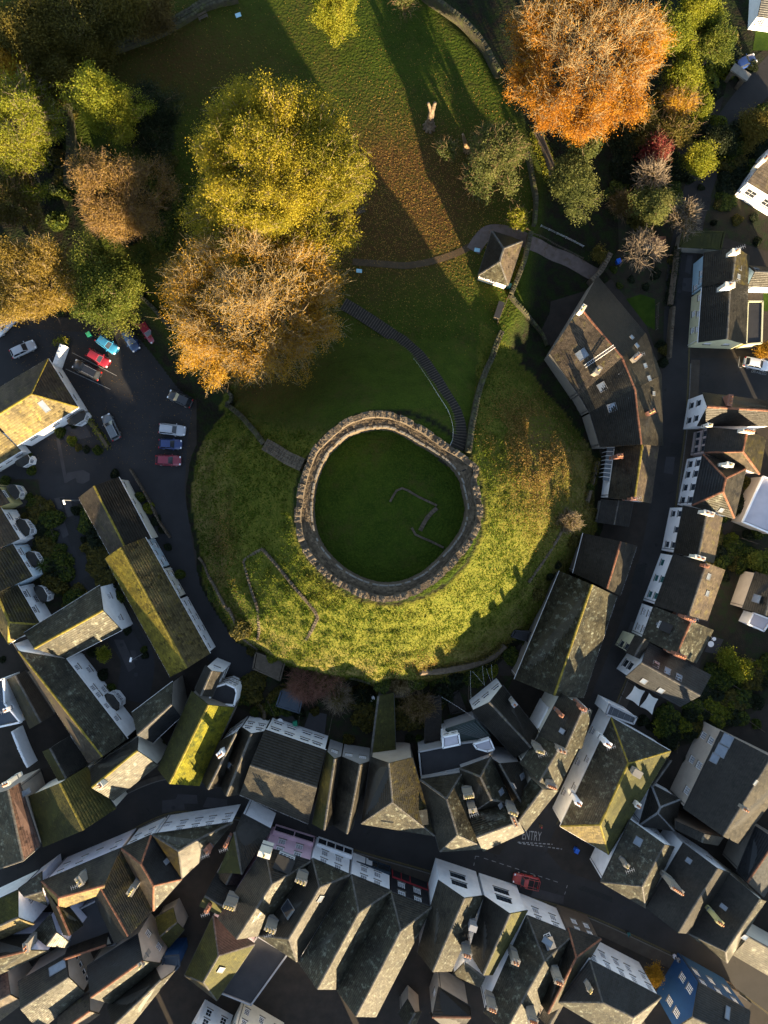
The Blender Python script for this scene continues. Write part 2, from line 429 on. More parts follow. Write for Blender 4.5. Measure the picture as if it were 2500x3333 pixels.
def ground_nodes(m):
    t = m.node_tree; N = t.nodes; L = t.links
    bs = N['Principled BSDF']; base = bs.inputs['Base Color'].links[0].from_socket
    geo = [n for n in N if n.type == 'NEW_GEOMETRY'][0]
    def noise(s, lo, hi):
        n = N.new('ShaderNodeTexNoise'); n.inputs['Scale'].default_value = s; n.inputs['Detail'].default_value = 7; n.inputs['Roughness'].default_value = .68
        L.new(geo.outputs['Position'], n.inputs['Vector'])
        r = N.new('ShaderNodeMapRange'); r.inputs[1].default_value = lo; r.inputs[2].default_value = hi
        L.new(n.outputs['Fac'], r.inputs[0]); return r.outputs[0]
    def mixc(f, a, b):
        x = N.new('ShaderNodeMixRGB'); L.new(f, x.inputs[0])
        for i, c in ((1, a), (2, b)):
            if isinstance(c, tuple): x.inputs[i].default_value = (*c, 1)
            else: L.new(c, x.inputs[i])
        return x.outputs[0]
    def att(n):
        a = N.new('ShaderNodeAttribute'); a.attribute_name = n; return a.outputs['Fac']
    def mul(a, b):
        x = N.new('ShaderNodeMath'); x.operation = 'MULTIPLY'; x.use_clamp = True; L.new(a, x.inputs[0])
        if isinstance(b, float): x.inputs[1].default_value = b
        else: L.new(b, x.inputs[1])
        return x.outputs[0]
    soil = mixc(noise(.6, .42, .6), (.013, .011, .008), (.013, .021, .006))
    lawn = mixc(noise(.5, .35, .65), (.015, .032, .003), (.030, .052, .005))
    lawn = mixc(noise(5., .45, .7), lawn, (.052, .070, .007))
    lawn = mixc(mul(noise(.18, .50, .66), noise(1.1, .40, .66)), lawn, (.050, .044, .012))
    rough = mixc(noise(.8, .35, .65), (.042, .058, .006), (.078, .082, .010))
    rough = mixc(noise(4., .45, .7), rough, (.115, .105, .022))
    rough = mixc(mul(att('straw'), noise(.35, .38, .62)), rough, (.16, .122, .045))
    c = mixc(att('lawn'), soil, lawn)
    c = mixc(att('rough'), c, rough)
    c = mixc(mul(att('bracken'), noise(1.4, .35, .6)), c, (.085, .046, .022))
    c = mixc(mul(att('litter'), noise(2.2, .25, .55)), c, (.058, .030, .010))
    L.new(c, bs.inputs['Base Color'])
ground_nodes(gm)

# ------------------------------------------------------------------ streets and yards
def sheet(name, pts, z, m, kind='structure', label=None, world_pts=False):
    P = [(Vector((*p, 0)) if world_pts else W(p, 0)) for p in pts]
    mb = MB(); n = len(P)
    mb.add([(p.x, p.y, z) for p in P], [tuple(range(n))])
    o = mb.build(name, MT[m])
    me = o.data
    if me.polygons[0].normal.z < 0: me.flip_normals()
    return tag(o, label, None, None, kind)
def smooth(pts, k=6):
    P = [np.array(p, float) for p in pts]; out = []
    for i in range(len(P) - 1):
        a = P[max(i - 1, 0)]; b = P[i]; c = P[i + 1]; d = P[min(i + 2, len(P) - 1)]
        for j in range(k):
            t = j / k
            out.append(.5 * ((2 * b) + (-a + c) * t + (2 * a - 5 * b + 4 * c - d) * t * t + (-a + 3 * b - 3 * c + d) * t ** 3))
    out.append(P[-1])
    return np.array(out)
def off(C, d):
    g = np.gradient(C, axis=0); g /= np.linalg.norm(g, axis=1)[:, None]
    return C + np.stack([-g[:, 1], g[:, 0]], 1) * d
def ribbon(name, C, a, b, z, m, h=0.0, parent=None, label=None):
    Lf, Rt = off(C, a), off(C, b); n = len(C)
    mb = MB()
    vs = [(x, y, z + h) for x, y in Lf] + [(x, y, z + h) for x, y in Rt]
    fs = [(i, n + i, n + i + 1, i + 1) for i in range(n - 1)]
    if h:
        vs += [(x, y, z - .05) for x, y in Lf] + [(x, y, z - .05) for x, y in Rt]
        fs += [(i, i + 1, 2 * n + i + 1, 2 * n + i) for i in range(n - 1)] + [(n + i, 3 * n + i, 3 * n + i + 1, n + i + 1) for i in range(n - 1)]
    mb.add(vs, fs)
    o = mb.build(name, MT[m], parent)
    if o.data.polygons[0].normal.z < 0: o.data.flip_normals()
    return tag(o, label, None, None, 'structure') if parent is None else o
def wl(pts): return smooth([W(p, 0)[:2] for p in pts])
town = [(-400, 1010), (380, 1040), (560, 1090), (640, 1250), (640, 1500), (640, 1900), (830, 2140), (1250, 2250), (1560, 2220), (1900, 1900), (1960, 1500), (1890, 1250), (1700, 1010),
        (1960, 930), (2130, 800), (2140, 500), (2330, 330), (2900, -100), (2900, 3700), (-400, 3700)]
sheet('pavement', town, 0.004, 'paving_dark')
sheet('car_park', [(-200, 1050), (330, 1085), (420, 1040), (560, 1100), (640, 1250), (612, 1420), (600, 1600), (640, 1860), (820, 2120), (840, 2220), (700, 2180), (560, 1980), (430, 1640), (380, 1560), (300, 1640), (230, 1640), (150, 1560), (-200, 1560)], 0.010, 'car_park')
lane = wl([(170, 1500), (185, 1640), (220, 1760), (270, 1880), (330, 1960), (390, 2060), (440, 2150), (420, 2280)])
ribbon('lane', lane, 3.2, -2.4, 0.014, 'car_park')
high = wl([(-260, 3010), (-60, 2925), (60, 2862), (170, 2800), (290, 2735), (430, 2650), (560, 2600), (703, 2606), (860, 2634), (1010, 2678), (1213, 2737), (1368, 2781), (1524, 2826), (1759, 2885), (1928, 2937), (2124, 3025), (2320, 3122), (2477, 3225), (2700, 3400)])
ribbon('high_street', high, 3.4, -2.6, 0.016, 'asphalt')
castle_st = wl([(1700, 2850), (1735, 2760), (1760, 2690), (1820, 2590), (1900, 2430), (1990, 2220), (2060, 2040), (2110, 1880), (2150, 1700), (2170, 1540), (2190, 1380), (2200, 1200), (2205, 1020), (2215, 880), (2240, 740), (2290, 560), (2380, 390), (2530, 210), (2800, -60)])
ribbon('castle_street', castle_st, 2.2, -2.4, 0.012, 'asphalt')
side = wl([(2190, 1240), (2300, 1235), (2420, 1240), (2700, 1260)])
ribbon('side_road', side, 3.6, -3.2, 0.020, 'asphalt')
sheet('junction', [(1620, 2790), (1690, 2680), (1770, 2620), (1770, 2760), (1830, 2830), (1980, 2900), (1800, 2940), (1600, 2850)], 0.022, 'asphalt')
# pavements with individual kerb stones
def kerbs(name, C, d, side_w, step=0.9):
    base = ribbon(name, C, d, d + side_w, 0.01, 'paving', h=0.11)
    L = off(C, d); seg = np.linalg.norm(np.diff(L, axis=0), axis=1); s = np.concatenate([[0], np.cumsum(seg)])
    km = MB(); km.box((0, 0, 0), (step - .04, .16, .15)); me = km.mesh('kerb_stone', MT['kerb'])
    u = np.arange(0, s[-1], step)
    px = np.interp(u, s, L[:, 0]); py = np.interp(u, s, L[:, 1])
    k = 0
    for i in range(len(u) - 1):
        if abs(px[i]) > 62 or abs(py[i]) > 84 or k > 250: continue
        k += 1
        o = mk('kerb_stone', me, base, (px[i], py[i], .065)); o.rotation_euler.z = math.atan2(py[i + 1] - py[i], px[i + 1] - px[i])
kerbs('footway', high[:-6], -2.6, -2.0)
kerbs('footway', castle_st[16:68], -2.4, -1.5)
kerbs('footway', high[:50], 3.4, 0.9)
# road paint
def paint(name, pts, w, z, m, dash=None, parent=None):
    C = np.array(pts); 
    mb = MB()
    for i in range(len(C) - 1):
        a, b = C[i], C[i + 1]; d = b - a; l = np.linalg.norm(d)
        if l < 1e-6: continue
        d = d / l; n = np.array([-d[1], d[0]]) * w / 2
        segs = [(0, l)] if not dash else [(k, min(k + dash[0], l)) for k in np.arange(0, l, sum(dash))]
        for p, q in segs:
            A, B_ = a + d * p, a + d * q
            mb.add([(*(A - n), z), (*(B_ - n), z), (*(B_ + n), z), (*(A + n), z)], [(0, 1, 2, 3)])
    o = mb.build(name, MT[m], parent)
    return tag(o, None, None, None, 'structure')
for d in (-2.35, -2.2):
    paint('double_yellow_line', off(high, d), .07, .026, 'line_yellow')
    paint('double_yellow_line', off(castle_st[14:70], d + .15), .07, .026, 'line_yellow')
def wp(*pts): return [np.array(W(p, 0)[:2]) for p in pts]
z1 = lambda t, x, y: T(t, x, y)
for a, b in (((600, 1245), (970, 1437)), ((545, 1380), (918, 1550))):
    paint('bay_line', wp(T(10, *a), T(10, *b)), .09, .022, 'line_white')
paint('bay_line', wp(T(42, 830, 365), T(42, 1460, 570)), .10, .03, 'line_white', (.75, .6))
paint('bay_line', wp(T(42, 760, 348), T(42, 790, 352)), .1, .03, 'line_white')
paint('bay_line', wp(T(42, 760, 348), T(42, 745, 430)), .1, .03, 'line_white', (.5, .6))
paint('bay_line', wp(T(42, 1523, 590), T(42, 1495, 685)), .1, .03, 'line_white', (.5, .6))
paint('give_way_line', wp(T(42, 1110, 232), T(42, 1400, 250)), .18, .03, 'line_white', (.45, .25))
paint('give_way_line', wp(T(42, 1120, 240), T(42, 1480, 290)), .18, .03, 'line_white', (.45, .25))
paint('bay_line', wp(T(13, 1424, 1275), T(13, 1412, 1365), T(13, 1440, 1370)), .09, .03, 'line_white')
paint('bay_line', wp(T(13, 1475, 1377), T(13, 1640, 1402)), .09, .03, 'line_white', (.6, .5))
def text(name, s, p, q, hpx, z, stretch=1.0):
    """lettering from pixel p (start of the baseline) to pixel q (end of the baseline)"""
    A, B_ = W(p, 0), W(q, 0)
    cu = bpy.data.curves.new(name, 'FONT'); cu.body = s; cu.size = 1; cu.extrude = 0.002
    o = bpy.data.objects.new(name, cu); col.objects.link(o)
    bpy.context.view_layer.update()
    dx, dy = o.dimensions.x, o.dimensions.y
    me = bpy.data.meshes.new_from_object(o.evaluated_get(bpy.context.evaluated_depsgraph_get()))
    bpy.data.objects.remove(o)
    hh = hpx / F * H
    o = mk(name, me, None, (A.x, A.y, z))
    me.materials.clear(); me.materials.append(MT['line_white'])
    L = (B_ - A).length
    for v in me.vertices:
        v.co.x *= L / dx; v.co.y *= hh / dy
    o.rotation_euler.z = math.atan2((B_ - A).y, (B_ - A).x)
    return tag(o, None, None, None, 'structure')
text('road_lettering', 'DISABLED', T(13, 1518, 1408), T(13, 1640, 1432), 9, .03)
zz = lambda x, y: (1600 + x * 300 / 1659, 2660 + y * 300 / 1659)
text('road_lettering', 'ENTRY', zz(540, 395), zz(880, 430), 30, .03)
for a, b, c in ((T(20, 480, 270), T(20, 550, 640), .55),):
    paint('tarmac_patch', wp(a, b), c, .018, 'patch')
sheet('tarmac_patch', [T(20, *p) for p in ((555, 560), (690, 535), (745, 565), (745, 620), (690, 650), (640, 640), (630, 600), (550, 640))], .0185, 'patch')
# gardens and yards
for pts in ([(t, x, y) for t, x, y in ((13, 640, 1000), (13, 300, 560), (13, 420, 380), (3, 400, 1450), (3, 1000, 1500), (13, 940, 400), (13, 860, 950), (13, 790, 1400), (13, 750, 1300))],
            [(3, 1340, 600), (3, 1240, 1000), (3, 1050, 1750), (13, 980, 250), (13, 1330, 300), (13, 1700, 420), (3, 1800, 300)],
            [(23, 1490, 600), (23, 1390, 950), (23, 1250, 1280), (33, 1150, 250), (33, 1000, 830), (33, 820, 1180), (33, 1250, 1050), (33, 1800, 700), (23, 1800, 1100)],
            [(20, 0, 560), (20, 130, 560), (20, 300, 520), (20, 350, 820), (20, 470, 1100), (20, 640, 1400), (20, 720, 1600), (20, 420, 1720), (20, 250, 1400), (20, 100, 900)],
            [(20, 640, 700), (20, 660, 1000), (20, 860, 1500), (30, 1100, 100), (30, 1260, 420), (20, 900, 1280), (20, 700, 800)],
            [(20, 480, 190), (20, 690, 40), (20, 930, 350), (20, 780, 410), (20, 600, 370)],
            [(20, 1050, 530), (20, 1330, 1000), (20, 1480, 1300), (30, 1800, 200), (30, 1750, 200), (20, 1180, 1000)],
            [(31, 330, 800), (31, 500, 480), (31, 800, 600), (31, 1500, 620), (31, 1490, 1200), (31, 1100, 1100), (31, 640, 950)],
            [(32, 90, 720), (32, 700, 560), (32, 1080, 560), (32, 900, 950), (32, 520, 1000), (32, 260, 1180)]):
    sheet('garden', [T(*p) for p in pts], 0.009, 'soil')

# ------------------------------------------------------------------ bailey path, walls and steps
def on_path(name, px, w, dz, m):
    C = smooth([G(p)[:2] for p in px], 8); a, b = off(C, w / 2), off(C, -w / 2); n = len(C)
    mb = MB(); vs = []
    for arr in (a, b):
        zz_ = terrain(arr[:, 0], arr[:, 1]) + dz
        vs += [(x, y, z) for (x, y), z in zip(arr, zz_)]
    mb.add(vs, [(i, n + i, n + i + 1, i + 1) for i in range(n - 1)])
    o = mb.build(name, MT[m])
    if o.data.polygons[0].normal.z < 0: o.data.flip_normals()
    return tag(o, None, None, None, 'structure')
on_path('gravel_path', [T(12, -260, 490), T(12, 0, 510), T(12, 200, 520), T(12, 420, 480), T(12, 600, 420), T(12, 720, 360)], 1.1, .035, 'path_leafy')
on_path('gravel_path', [T(12, 740, 400), T(12, 790, 320), T(12, 860, 250), T(12, 960, 240), T(12, 1100, 270), T(12, 1210, 330), T(12, 1320, 380), T(12, 1500, 460), T(12, 1700, 570), T(12, 1760, 600)], 2.3, .045, 'gravel')

def stones(name, label, px, w, h, cat='wall', m='stone', ztop=None, group=None, world=False, sparse=False):
    """a rubble wall that follows the ground: core, and courses of cap stones one by one"""
    P = px if world else [G(p) for p in px]
    t = thing(name, label, cat, P[0], group)
    C = smooth([p[:2] for p in P], 6) if len(P) > 2 else np.array([p[:2] for p in P])
    seg = np.linalg.norm(np.diff(C, axis=0), axis=1); s = np.concatenate([[0], np.cumsum(seg)])
    n = max(2, int(s[-1] / .8))
    u = np.linspace(0, s[-1], n); C = np.stack([np.interp(u, s, C[:, 0]), np.interp(u, s, C[:, 1])], 1)
    Lf, Rt = off(C, w / 2), off(C, -w / 2)
    zg = terrain(C[:, 0], C[:, 1], False)
    hh = h if np.ndim(h) else np.full(n, h)
    hh = np.interp(np.linspace(0, 1, n), np.linspace(0, 1, len(hh)), hh) + rng.normal(0, .05, n)
    zt = zg + hh
    mb = MB()
    vs = []
    for i in range(n):
        vs += [(*Lf[i], zg[i] - .6), (*Rt[i], zg[i] - .6), (*Rt[i], zt[i]), (*Lf[i], zt[i])]
    fs = [(0, 1, 2, 3), (4 * n - 1, 4 * n - 2, 4 * n - 3, 4 * n - 4)]
    for i in range(n - 1):
        a, b = 4 * i, 4 * i + 4
        fs += [(a + 1, a, b, b + 1), (a + 2, a + 1, b + 1, b + 2), (a + 3, a + 2, b + 2, b + 3), (a, a + 3, b + 3, b)]
    mb.add(vs, fs)
    if not sparse: mb.build('wall_core', MT[m], t)
    cap = MB(); k = max(1, int(w / .42)); nn = int(s[-1] / .45)
    for i in range(nn):
        q = (i + .5) / nn * (n - 1); j = int(q); f = q - j
        c = C[j] * (1 - f) + C[min(j + 1, n - 1)] * f
        d = C[min(j + 1, n - 1)] - C[j]; ang = math.atan2(d[1], d[0])
        zc = zt[j] * (1 - f) + zt[min(j + 1, n - 1)] * f
        for r in range(k):
            o_ = (r + .5) / k * w - w / 2
            if sparse and rng.uniform() < .3: continue
            cap.box((c[0] - math.sin(ang) * o_, c[1] + math.cos(ang) * o_, zc + rng.uniform(-.04, .08)), (rng.uniform(.3, .46), w / k * rng.uniform(.7, 1.02), .22), ang + rng.normal(0, .15), rng.uniform(0, 1), .8)
    c_ = cap.build('cap_stones', MT[m], t); c_['kind'] = 'stuff'
    return t

# steps that climb the motte
st_px = [T(11, 1260, 840), T(11, 1400, 925), T(11, 1560, 1030), T(12, 60, 1095), T(12, 170, 1170), T(12, 290, 1280), T(12, 390, 1420), T(12, 480, 1560), T(12, 560, 1690), T(22, 590, 60), T(22, 622, 170), T(22, 625, 290), T(22, 600, 360)]
SC = smooth([G(p)[:2] for p in st_px], 8)
seg = np.linalg.norm(np.diff(SC, axis=0), axis=1); ss = np.concatenate([[0], np.cumsum(seg)])
stair = thing('stairway', 'long dark flight of steps curving up the castle mound to the keep', 'steps', G(st_px[0]))
smb = MB(); smb.box((0, 0, 0), (.46, 2.0, .34)); sme = smb.mesh('step', MT['wood_dark'])
sme2 = MB(); sme2.box((0, 0, 0), (.10, 2.0, .12)); nme = sme2.mesh('nosing', MT['wood'])
nst = int(ss[-1] / .42)
for i in range(nst):
    u = (i + .5) * .42
    x, y = np.interp(u, ss, SC[:, 0]), np.interp(u, ss, SC[:, 1])
    x2, y2 = np.interp(u + .2, ss, SC[:, 0]), np.interp(u + .2, ss, SC[:, 1])
    z = float(terrain(x2, y2, False))
    o = mk('step', sme, stair, Vector((x, y, z - .05)) - ORG[stair])
    o.rotation_euler.z = math.atan2(y2 - y, x2 - x) + rng.normal(0, .015)
    q = mk('nosing', nme, o, (-.20, 0, .125))
hr = MB(); last = None
HRo = off(SC[40:], -1.05)
for i in range(0, len(HRo), 2):
    p = Vector((*HRo[i], float(terrain(HRo[i][0], HRo[i][1], False))))
    hr.tube(p, p + Vector((0, 0, .95)), .025, .025, 5)
    if last is not None: hr.tube(last + Vector((0, 0, .95)), p + Vector((0, 0, .95)), .025, .025, 5)
    last = p
hr.build('handrail', MT['metal'], stair)
# ------------------------------------------------------------------ the shell keep
ZW = ZT + 3.6        # wall walk
ZP = ZT + 5.0        # parapet top
inn = [T(21, *p) for p in ((1659, 186), (1450, 192), (1300, 240), (1180, 320), (1110, 430), (1050, 560), (1005, 760), (1000, 900), (1020, 1030), (1060, 1140), (1160, 1270), (1290, 1380), (1430, 1450), (1600, 1487))] + \
      [T(22, *p) for p in ((0, 1490), (150, 1475), (300, 1410), (430, 1330), (560, 1190), (640, 1060), (685, 930), (697, 800), (670, 680), (625, 580), (555, 490), (420, 390), (280, 310), (200, 255), (100, 205))]
outp = [T(21, *p) for p in ((1659, 50), (1520, 40), (1400, 62), (1270, 112), (1170, 180), (1090, 255), (1010, 335), (960, 440), (920, 540), (890, 640), (865, 800), (850, 930), (870, 1070), (905, 1190), (980, 1300), (1080, 1400), (1180, 1480), (1320, 1560), (1450, 1610), (1640, 1640))] + \
       [T(22, *p) for p in ((100, 1625), (230, 1590), (350, 1530), (480, 1430), (600, 1310), (700, 1190), (770, 1080), (815, 960), (822, 840), (800, 730), (770, 610), (805, 515), (715, 445), (640, 390), (515, 305), (390, 215), (260, 140), (130, 75))]
def ring(px, z):
    P = [W(p, z) for p in px]
    c = Vector((MC[0], MC[1], 0))
    A = sorted((math.atan2(p.y - c.y, p.x - c.x), math.hypot(p.x - c.x, p.y - c.y)) for p in P)
    a = np.array([q[0] for q in A]); r = np.array([q[1] for q in A])
    return np.concatenate([a - 2 * math.pi, a, a + 2 * math.pi]), np.concatenate([r, r, r])
ia, ir = ring(inn, ZW); oa, orr = ring(outp, ZP)
NA = 360
th = np.linspace(-math.pi, math.pi, NA, endpoint=False)
def sm(v, k=5):
    w = np.concatenate([v[-k:], v, v[:k]]); return np.convolve(w, np.ones(2 * k + 1) / (2 * k + 1), 'valid')
RI = sm(np.interp(th, ia, ir), 4); RO = sm(np.interp(th, oa, orr), 2)
RI = np.minimum(RI, RO - 1.9)
keep = thing('castle_keep', 'round roofless stone keep with crenellated parapet on top of the grassy mound', 'castle', (MC[0], MC[1], ZT))
def P3(i, r, z):
    return (MC[0] + r * math.cos(th[i % NA]), MC[1] + r * math.sin(th[i % NA]), z)
# wall: outer face, inner face (rough), with the gateway opening left at the stair head
mb = MB()
gate = math.atan2(W(T(22, 570, 330), ZT).y - MC[1], W(T(22, 570, 330), ZT).x - MC[0])
jit = rng.normal(0, .05, (NA, 6))
def face(rf, z0, z1, n, flip):
    for k in range(n):
        for i in range(NA):
            j = (i + 1) % NA
            za, zb = z0 + (z1 - z0) * k / n, z0 + (z1 - z0) * (k + 1) / n
            q = [P3(i, rf[i] + jit[i, k % 6] * .6, za), P3(j, rf[j] + jit[j, k % 6] * .6, za), P3(j, rf[j] + jit[j, (k + 1) % 6] * .6, zb), P3(i, rf[i] + jit[i, (k + 1) % 6] * .6, zb)]
            mb.add(q, [(3, 2, 1, 0) if flip else (0, 1, 2, 3)], .5 + .25 * math.sin(i * .33 + k * 2) + rng.uniform(-.12, .12))
face(RO, ZT - 2.2, ZW + .55, 5, False)
face(RI, ZT - .3, ZW - .06, 4, True)
mb.build('curtain_wall', MT['stone'], keep)
# wall walk made of uneven flagstones
RP = RO - 0.84 - .05 * np.sin(th * 9)
base = MB()
for i in range(NA):
    j = (i + 1) % NA
    base.add([P3(i, RI[i] - .02, ZW - .08), P3(i, RO[i] - .1, ZW - .08), P3(j, RO[j] - .1, ZW - .08), P3(j, RI[j] - .02, ZW - .08)], [(0, 1, 2, 3)])
base.build('wall_walk', MT['stone_walk'], keep)
fl = MB()
rows = 6
wells = [(math.atan2(W(T(22, 170, 165), ZW).y - MC[1], W(T(22, 170, 165), ZW).x - MC[0]), .072), (math.atan2(W(T(22, 655, 510), ZW).y - MC[1], W(T(22, 655, 510), ZW).x - MC[0]), .05)]
for r in range(rows):
    i = rng.uniform(0, 2)
    while i < NA:
        w = rng.uniform(1.6, 3.4); j = min(i + w * .94, NA)
        am = -math.pi + (i + j) / 2 / NA * 2 * math.pi
        skip = any(abs((am - a + math.pi) % (2 * math.pi) - math.pi) < hw for a, hw in wells) and 1 <= r <= 3
        if not skip:
            def rad(q, f):
                k = int(q) % NA; return RI[k] + (RP[k] - RI[k]) * f
            f0, f1 = (r + .04) / rows, (r + .95) / rows
            z = ZW + rng.uniform(-.03, .04)
            def PP(q, f):
                a = -math.pi + q / NA * 2 * math.pi; rr = rad(q, f) + rng.normal(0, .03)
                return (MC[0] + rr * math.cos(a), MC[1] + rr * math.sin(a))
            c = [PP(i, f0), PP(i, f1), PP(j, f1), PP(j, f0)]
            fl.add([(x, y, z) for x, y in c] + [(x, y, ZW - .12) for x, y in c], [(0, 1, 2, 3), (0, 4, 5, 1), (1, 5, 6, 2), (2, 6, 7, 3), (3, 7, 4, 0)], rng.uniform(0, 1))
        i += w
o = fl.build('flagstones', MT['stone_walk'], keep); o['kind'] = 'stuff'
if o.data.polygons[0].normal.z < 0: o.data.flip_normals()
for a, hw in wells:
    wm = MB(); n = 6
    for k in range(n):
        aa = a - hw + 2 * hw * (k + .5) / n; q = int((aa + math.pi) / (2 * math.pi) * NA) % NA
        rr = RI[q] + (RP[q] - RI[q]) * .42
        wm.box((MC[0] + rr * math.cos(aa), MC[1] + rr * math.sin(aa), ZW - .30 - .05 * k + .2), (.95, 2 * hw * rr / n * .9, .1), aa)
    wm.build('stair_well', MT['rubber'], keep)
# kerb of the walk: pale coping stones on the inner edge
cop = MB(); cop.box((0, 0, 0), (.24, .48, .14), 0, .5, .9); cme = cop.mesh('coping_stone', MT['coping'])
u = 0.0
for k in range(150):
    q = k * NA / 150; i = int(q); a = th[i]; rr = RI[i] + .12
    if rng.uniform() < .18: continue
    o = mk('coping_stone', cme, keep, Vector((MC[0] + rr * math.cos(a), MC[1] + rr * math.sin(a), ZW + .02 + rng.uniform(-.02, .02))) - ORG[keep])
    o.rotation_euler.z = a + rng.normal(0, .03)
# parapet: low breast wall, and merlons one by one
bw = MB()
for i in range(NA):
    j = (i + 1) % NA
    z0, z1 = ZW - .1, ZW + .62 + .05 * math.sin(i * 2.3)
    q = [P3(i, RP[i], z0), P3(j, RP[j], z0), P3(j, RP[j], z1), P3(i, RP[i], z1), P3(i, RO[i] + .0, z1), P3(j, RO[j], z1)]
    bw.add(q, [(3, 2, 1, 0), (3, 4, 5, 2)], .45 + .2 * math.sin(i * .21) + rng.uniform(-.06, .06))
bw.build('breast_wall', MT['stone'], keep)
nm = 27
for k in range(nm):
    i0 = int(k * NA / nm + rng.uniform(-1, 1)); i1 = int(i0 + NA / nm * rng.uniform(.58, .93))
    m_ = MB(); mt_ = rng.uniform(.3, .7); zt = ZP + rng.uniform(-.28, .16) - (.45 if rng.uniform() < .22 else 0)
    for i in range(i0, i1):
        a, b = i, i + 1
        ra, rb = RP[a % NA] + .02, RP[b % NA] + .02; qa, qb = RO[a % NA] + .03, RO[b % NA] + .03
        z0 = ZW + .35; za = zt + .06 * math.sin(a * 1.7); zb_ = zt + .06 * math.sin(b * 1.7)
        vs = [P3(a, ra, z0), P3(b, rb, z0), P3(b, rb, zb_), P3(a, ra, za), P3(a, qa, z0), P3(b, qb, z0), P3(b, qb, zb_), P3(a, qa, za)]
        fs = [(3, 2, 1, 0), (4, 5, 6, 7), (3, 7, 6, 2)]
        if i == i0: fs.append((0, 4, 7, 3))
        if i == i1 - 1: fs.append((1, 2, 6, 5))
        m_.add(vs, fs, mt_ + rng.uniform(-.08, .08))
    for i in range(int((i1 - i0) * 1.2)):        # rubble bedded on top
        a = th[0] + 2 * math.pi * (rng.uniform(i0, i1) / NA); q = int((a + math.pi) / (2 * math.pi) * NA) % NA
        rr = rng.uniform(RP[q] + .15, RO[q] - .1)
        m_.box((MC[0] + rr * math.cos(a), MC[1] + rr * math.sin(a), zt + .03), (rng.uniform(.15, .30), rng.uniform(.14, .24), rng.uniform(.08, .15)), rng.uniform(0, 3), rng.uniform(0, 1), .7)
    m_.build('merlon', MT['stone'], keep)
# doorway in the gate side, stair turret stump to the east
gt = MB(); q = int((gate + math.pi) / (2 * math.pi) * NA) % NA
gc = (MC[0] + (RO[q] + .02) * math.cos(gate), MC[1] + (RO[q] + .02) * math.sin(gate))
gt.box((gc[0], gc[1], ZT + .9), (.25, 1.7, 2.2), gate)
gt.build('gateway', MT['rubber'], keep)
# foundations inside the keep
fd = lambda *p: [Vector((*W(T(22, *a), ZT)[:2], ZT)) for a in p]
stones('ruined_foundation', 'low broken stone foundation of a tower in the keep court', fd((50, 800), (135, 685), (290, 760), (440, 830)), .32, .1, 'ruin', world=True, m='stone')
stones('ruined_foundation', 'wide foundation strip crossing the keep court from the broken corner', fd((440, 850), (360, 930), (300, 1040)), .6, .1, 'ruin', world=True, m='stone')
stones('ruined_foundation', 'pale stone foundation with two angled arms near the lower keep wall', fd((230, 1015), (270, 1080), (350, 1110), (495, 1180)), .32, .1, 'ruin', world=True, m='stone')
# ------------------------------------------------------------------ curtain and garden walls
stones('curtain_wall', 'broad ruined curtain wall running from the keep down the west slope', [T(21, 930, 500), T(21, 800, 440), T(21, 690, 370), T(21, 610, 325)], 1.9, [2.2, 1.6, 1.2, .9], m='stone')
stones('curtain_wall', 'thin mossy curtain wall continuing down to the car park wall', [T(21, 600, 320), T(21, 510, 200), T(21, 400, 80), T(21, 300, 0), T(11, 290, 1680)], .8, [.9, .9, 1.0], m='stone_mossy')
stones('garden_wall', 'short mossy stone wall with a corner under the golden beech', [T(11, 290, 1680), T(11, 345, 1625), T(11, 265, 1535), T(11, 150, 1400)], .55, 1.0, m='stone_mossy')
stones('curtain_wall', 'tall stone wall beside the steps running from keep towards the ticket hut', [T(22, 690, 390), T(22, 715, 200), T(22, 745, 60), T(12, 765, 1640), T(12, 830, 1430), T(12, 890, 1300), T(12, 930, 1180), T(12, 975, 1075)], .85, [2.2, 1.8, 1.4, 1.2, 1.0], m='stone_mossy')
stones('garden_wall', 'stone wall behind the ticket hut with weathered rubble top', [T(12, 1205, 270), T(12, 1160, 480), T(12, 1110, 620), T(12, 1045, 780)], .7, 1.8, m='stone_mossy')
stones('garden_wall', 'stone wall sloping away from the ticket hut to the grass below the mound', [T(12, 1045, 785), T(12, 1110, 860), T(12, 1170, 925), T(12, 1300, 1080), T(12, 1350, 1190)], .5, [1.4, 1.0, .6], m='stone_mossy')
stones('boundary_wall', 'curving grey stone wall at the edge of the lawn under the orange beech', [T(2, 280, -60), T(2, 360, 20), T(2, 500, 120), T(2, 620, 210), T(2, 720, 310), T(2, 830, 450), T(2, 900, 580), T(2, 940, 650)], .75, 2.2, m='stone_mossy')
stones('boundary_wall', 'stone wall beside the ivy strip and the spreading oak', [T(2, 1180, 1290), T(2, 1210, 1400), T(2, 1235, 1560), T(12, 1255, 0), T(12, 1240, 200)], .6, 1.3, m='stone_mossy')
stones('boundary_wall', 'dark stone wall along the west edge of the lawn behind the bright green tree', [T(0, 660, 560), T(0, 600, 760), T(0, 590, 900), T(0, 610, 1100), T(0, 625, 1300), T(10, 600, -100)], .8, 2.4, m='stone_mossy')
stones('boundary_wall', 'broad rubble wall at the top edge of the lawn by the bench', [T(1, 380, -10), T(1, 130, 50), T(0, 1560, 150), T(0, 1300, 290), T(0, 1000, 400), T(0, 850, 450)], 1.6, .9, m='stone_mossy')
stones('garden_wall', 'low wall between car park corner and the leaf covered bank', [T(10, 1180, 790), T(10, 1280, 880), T(10, 1370, 990), T(10, 1420, 1040)], .6, 1.2, m='stone_mossy')
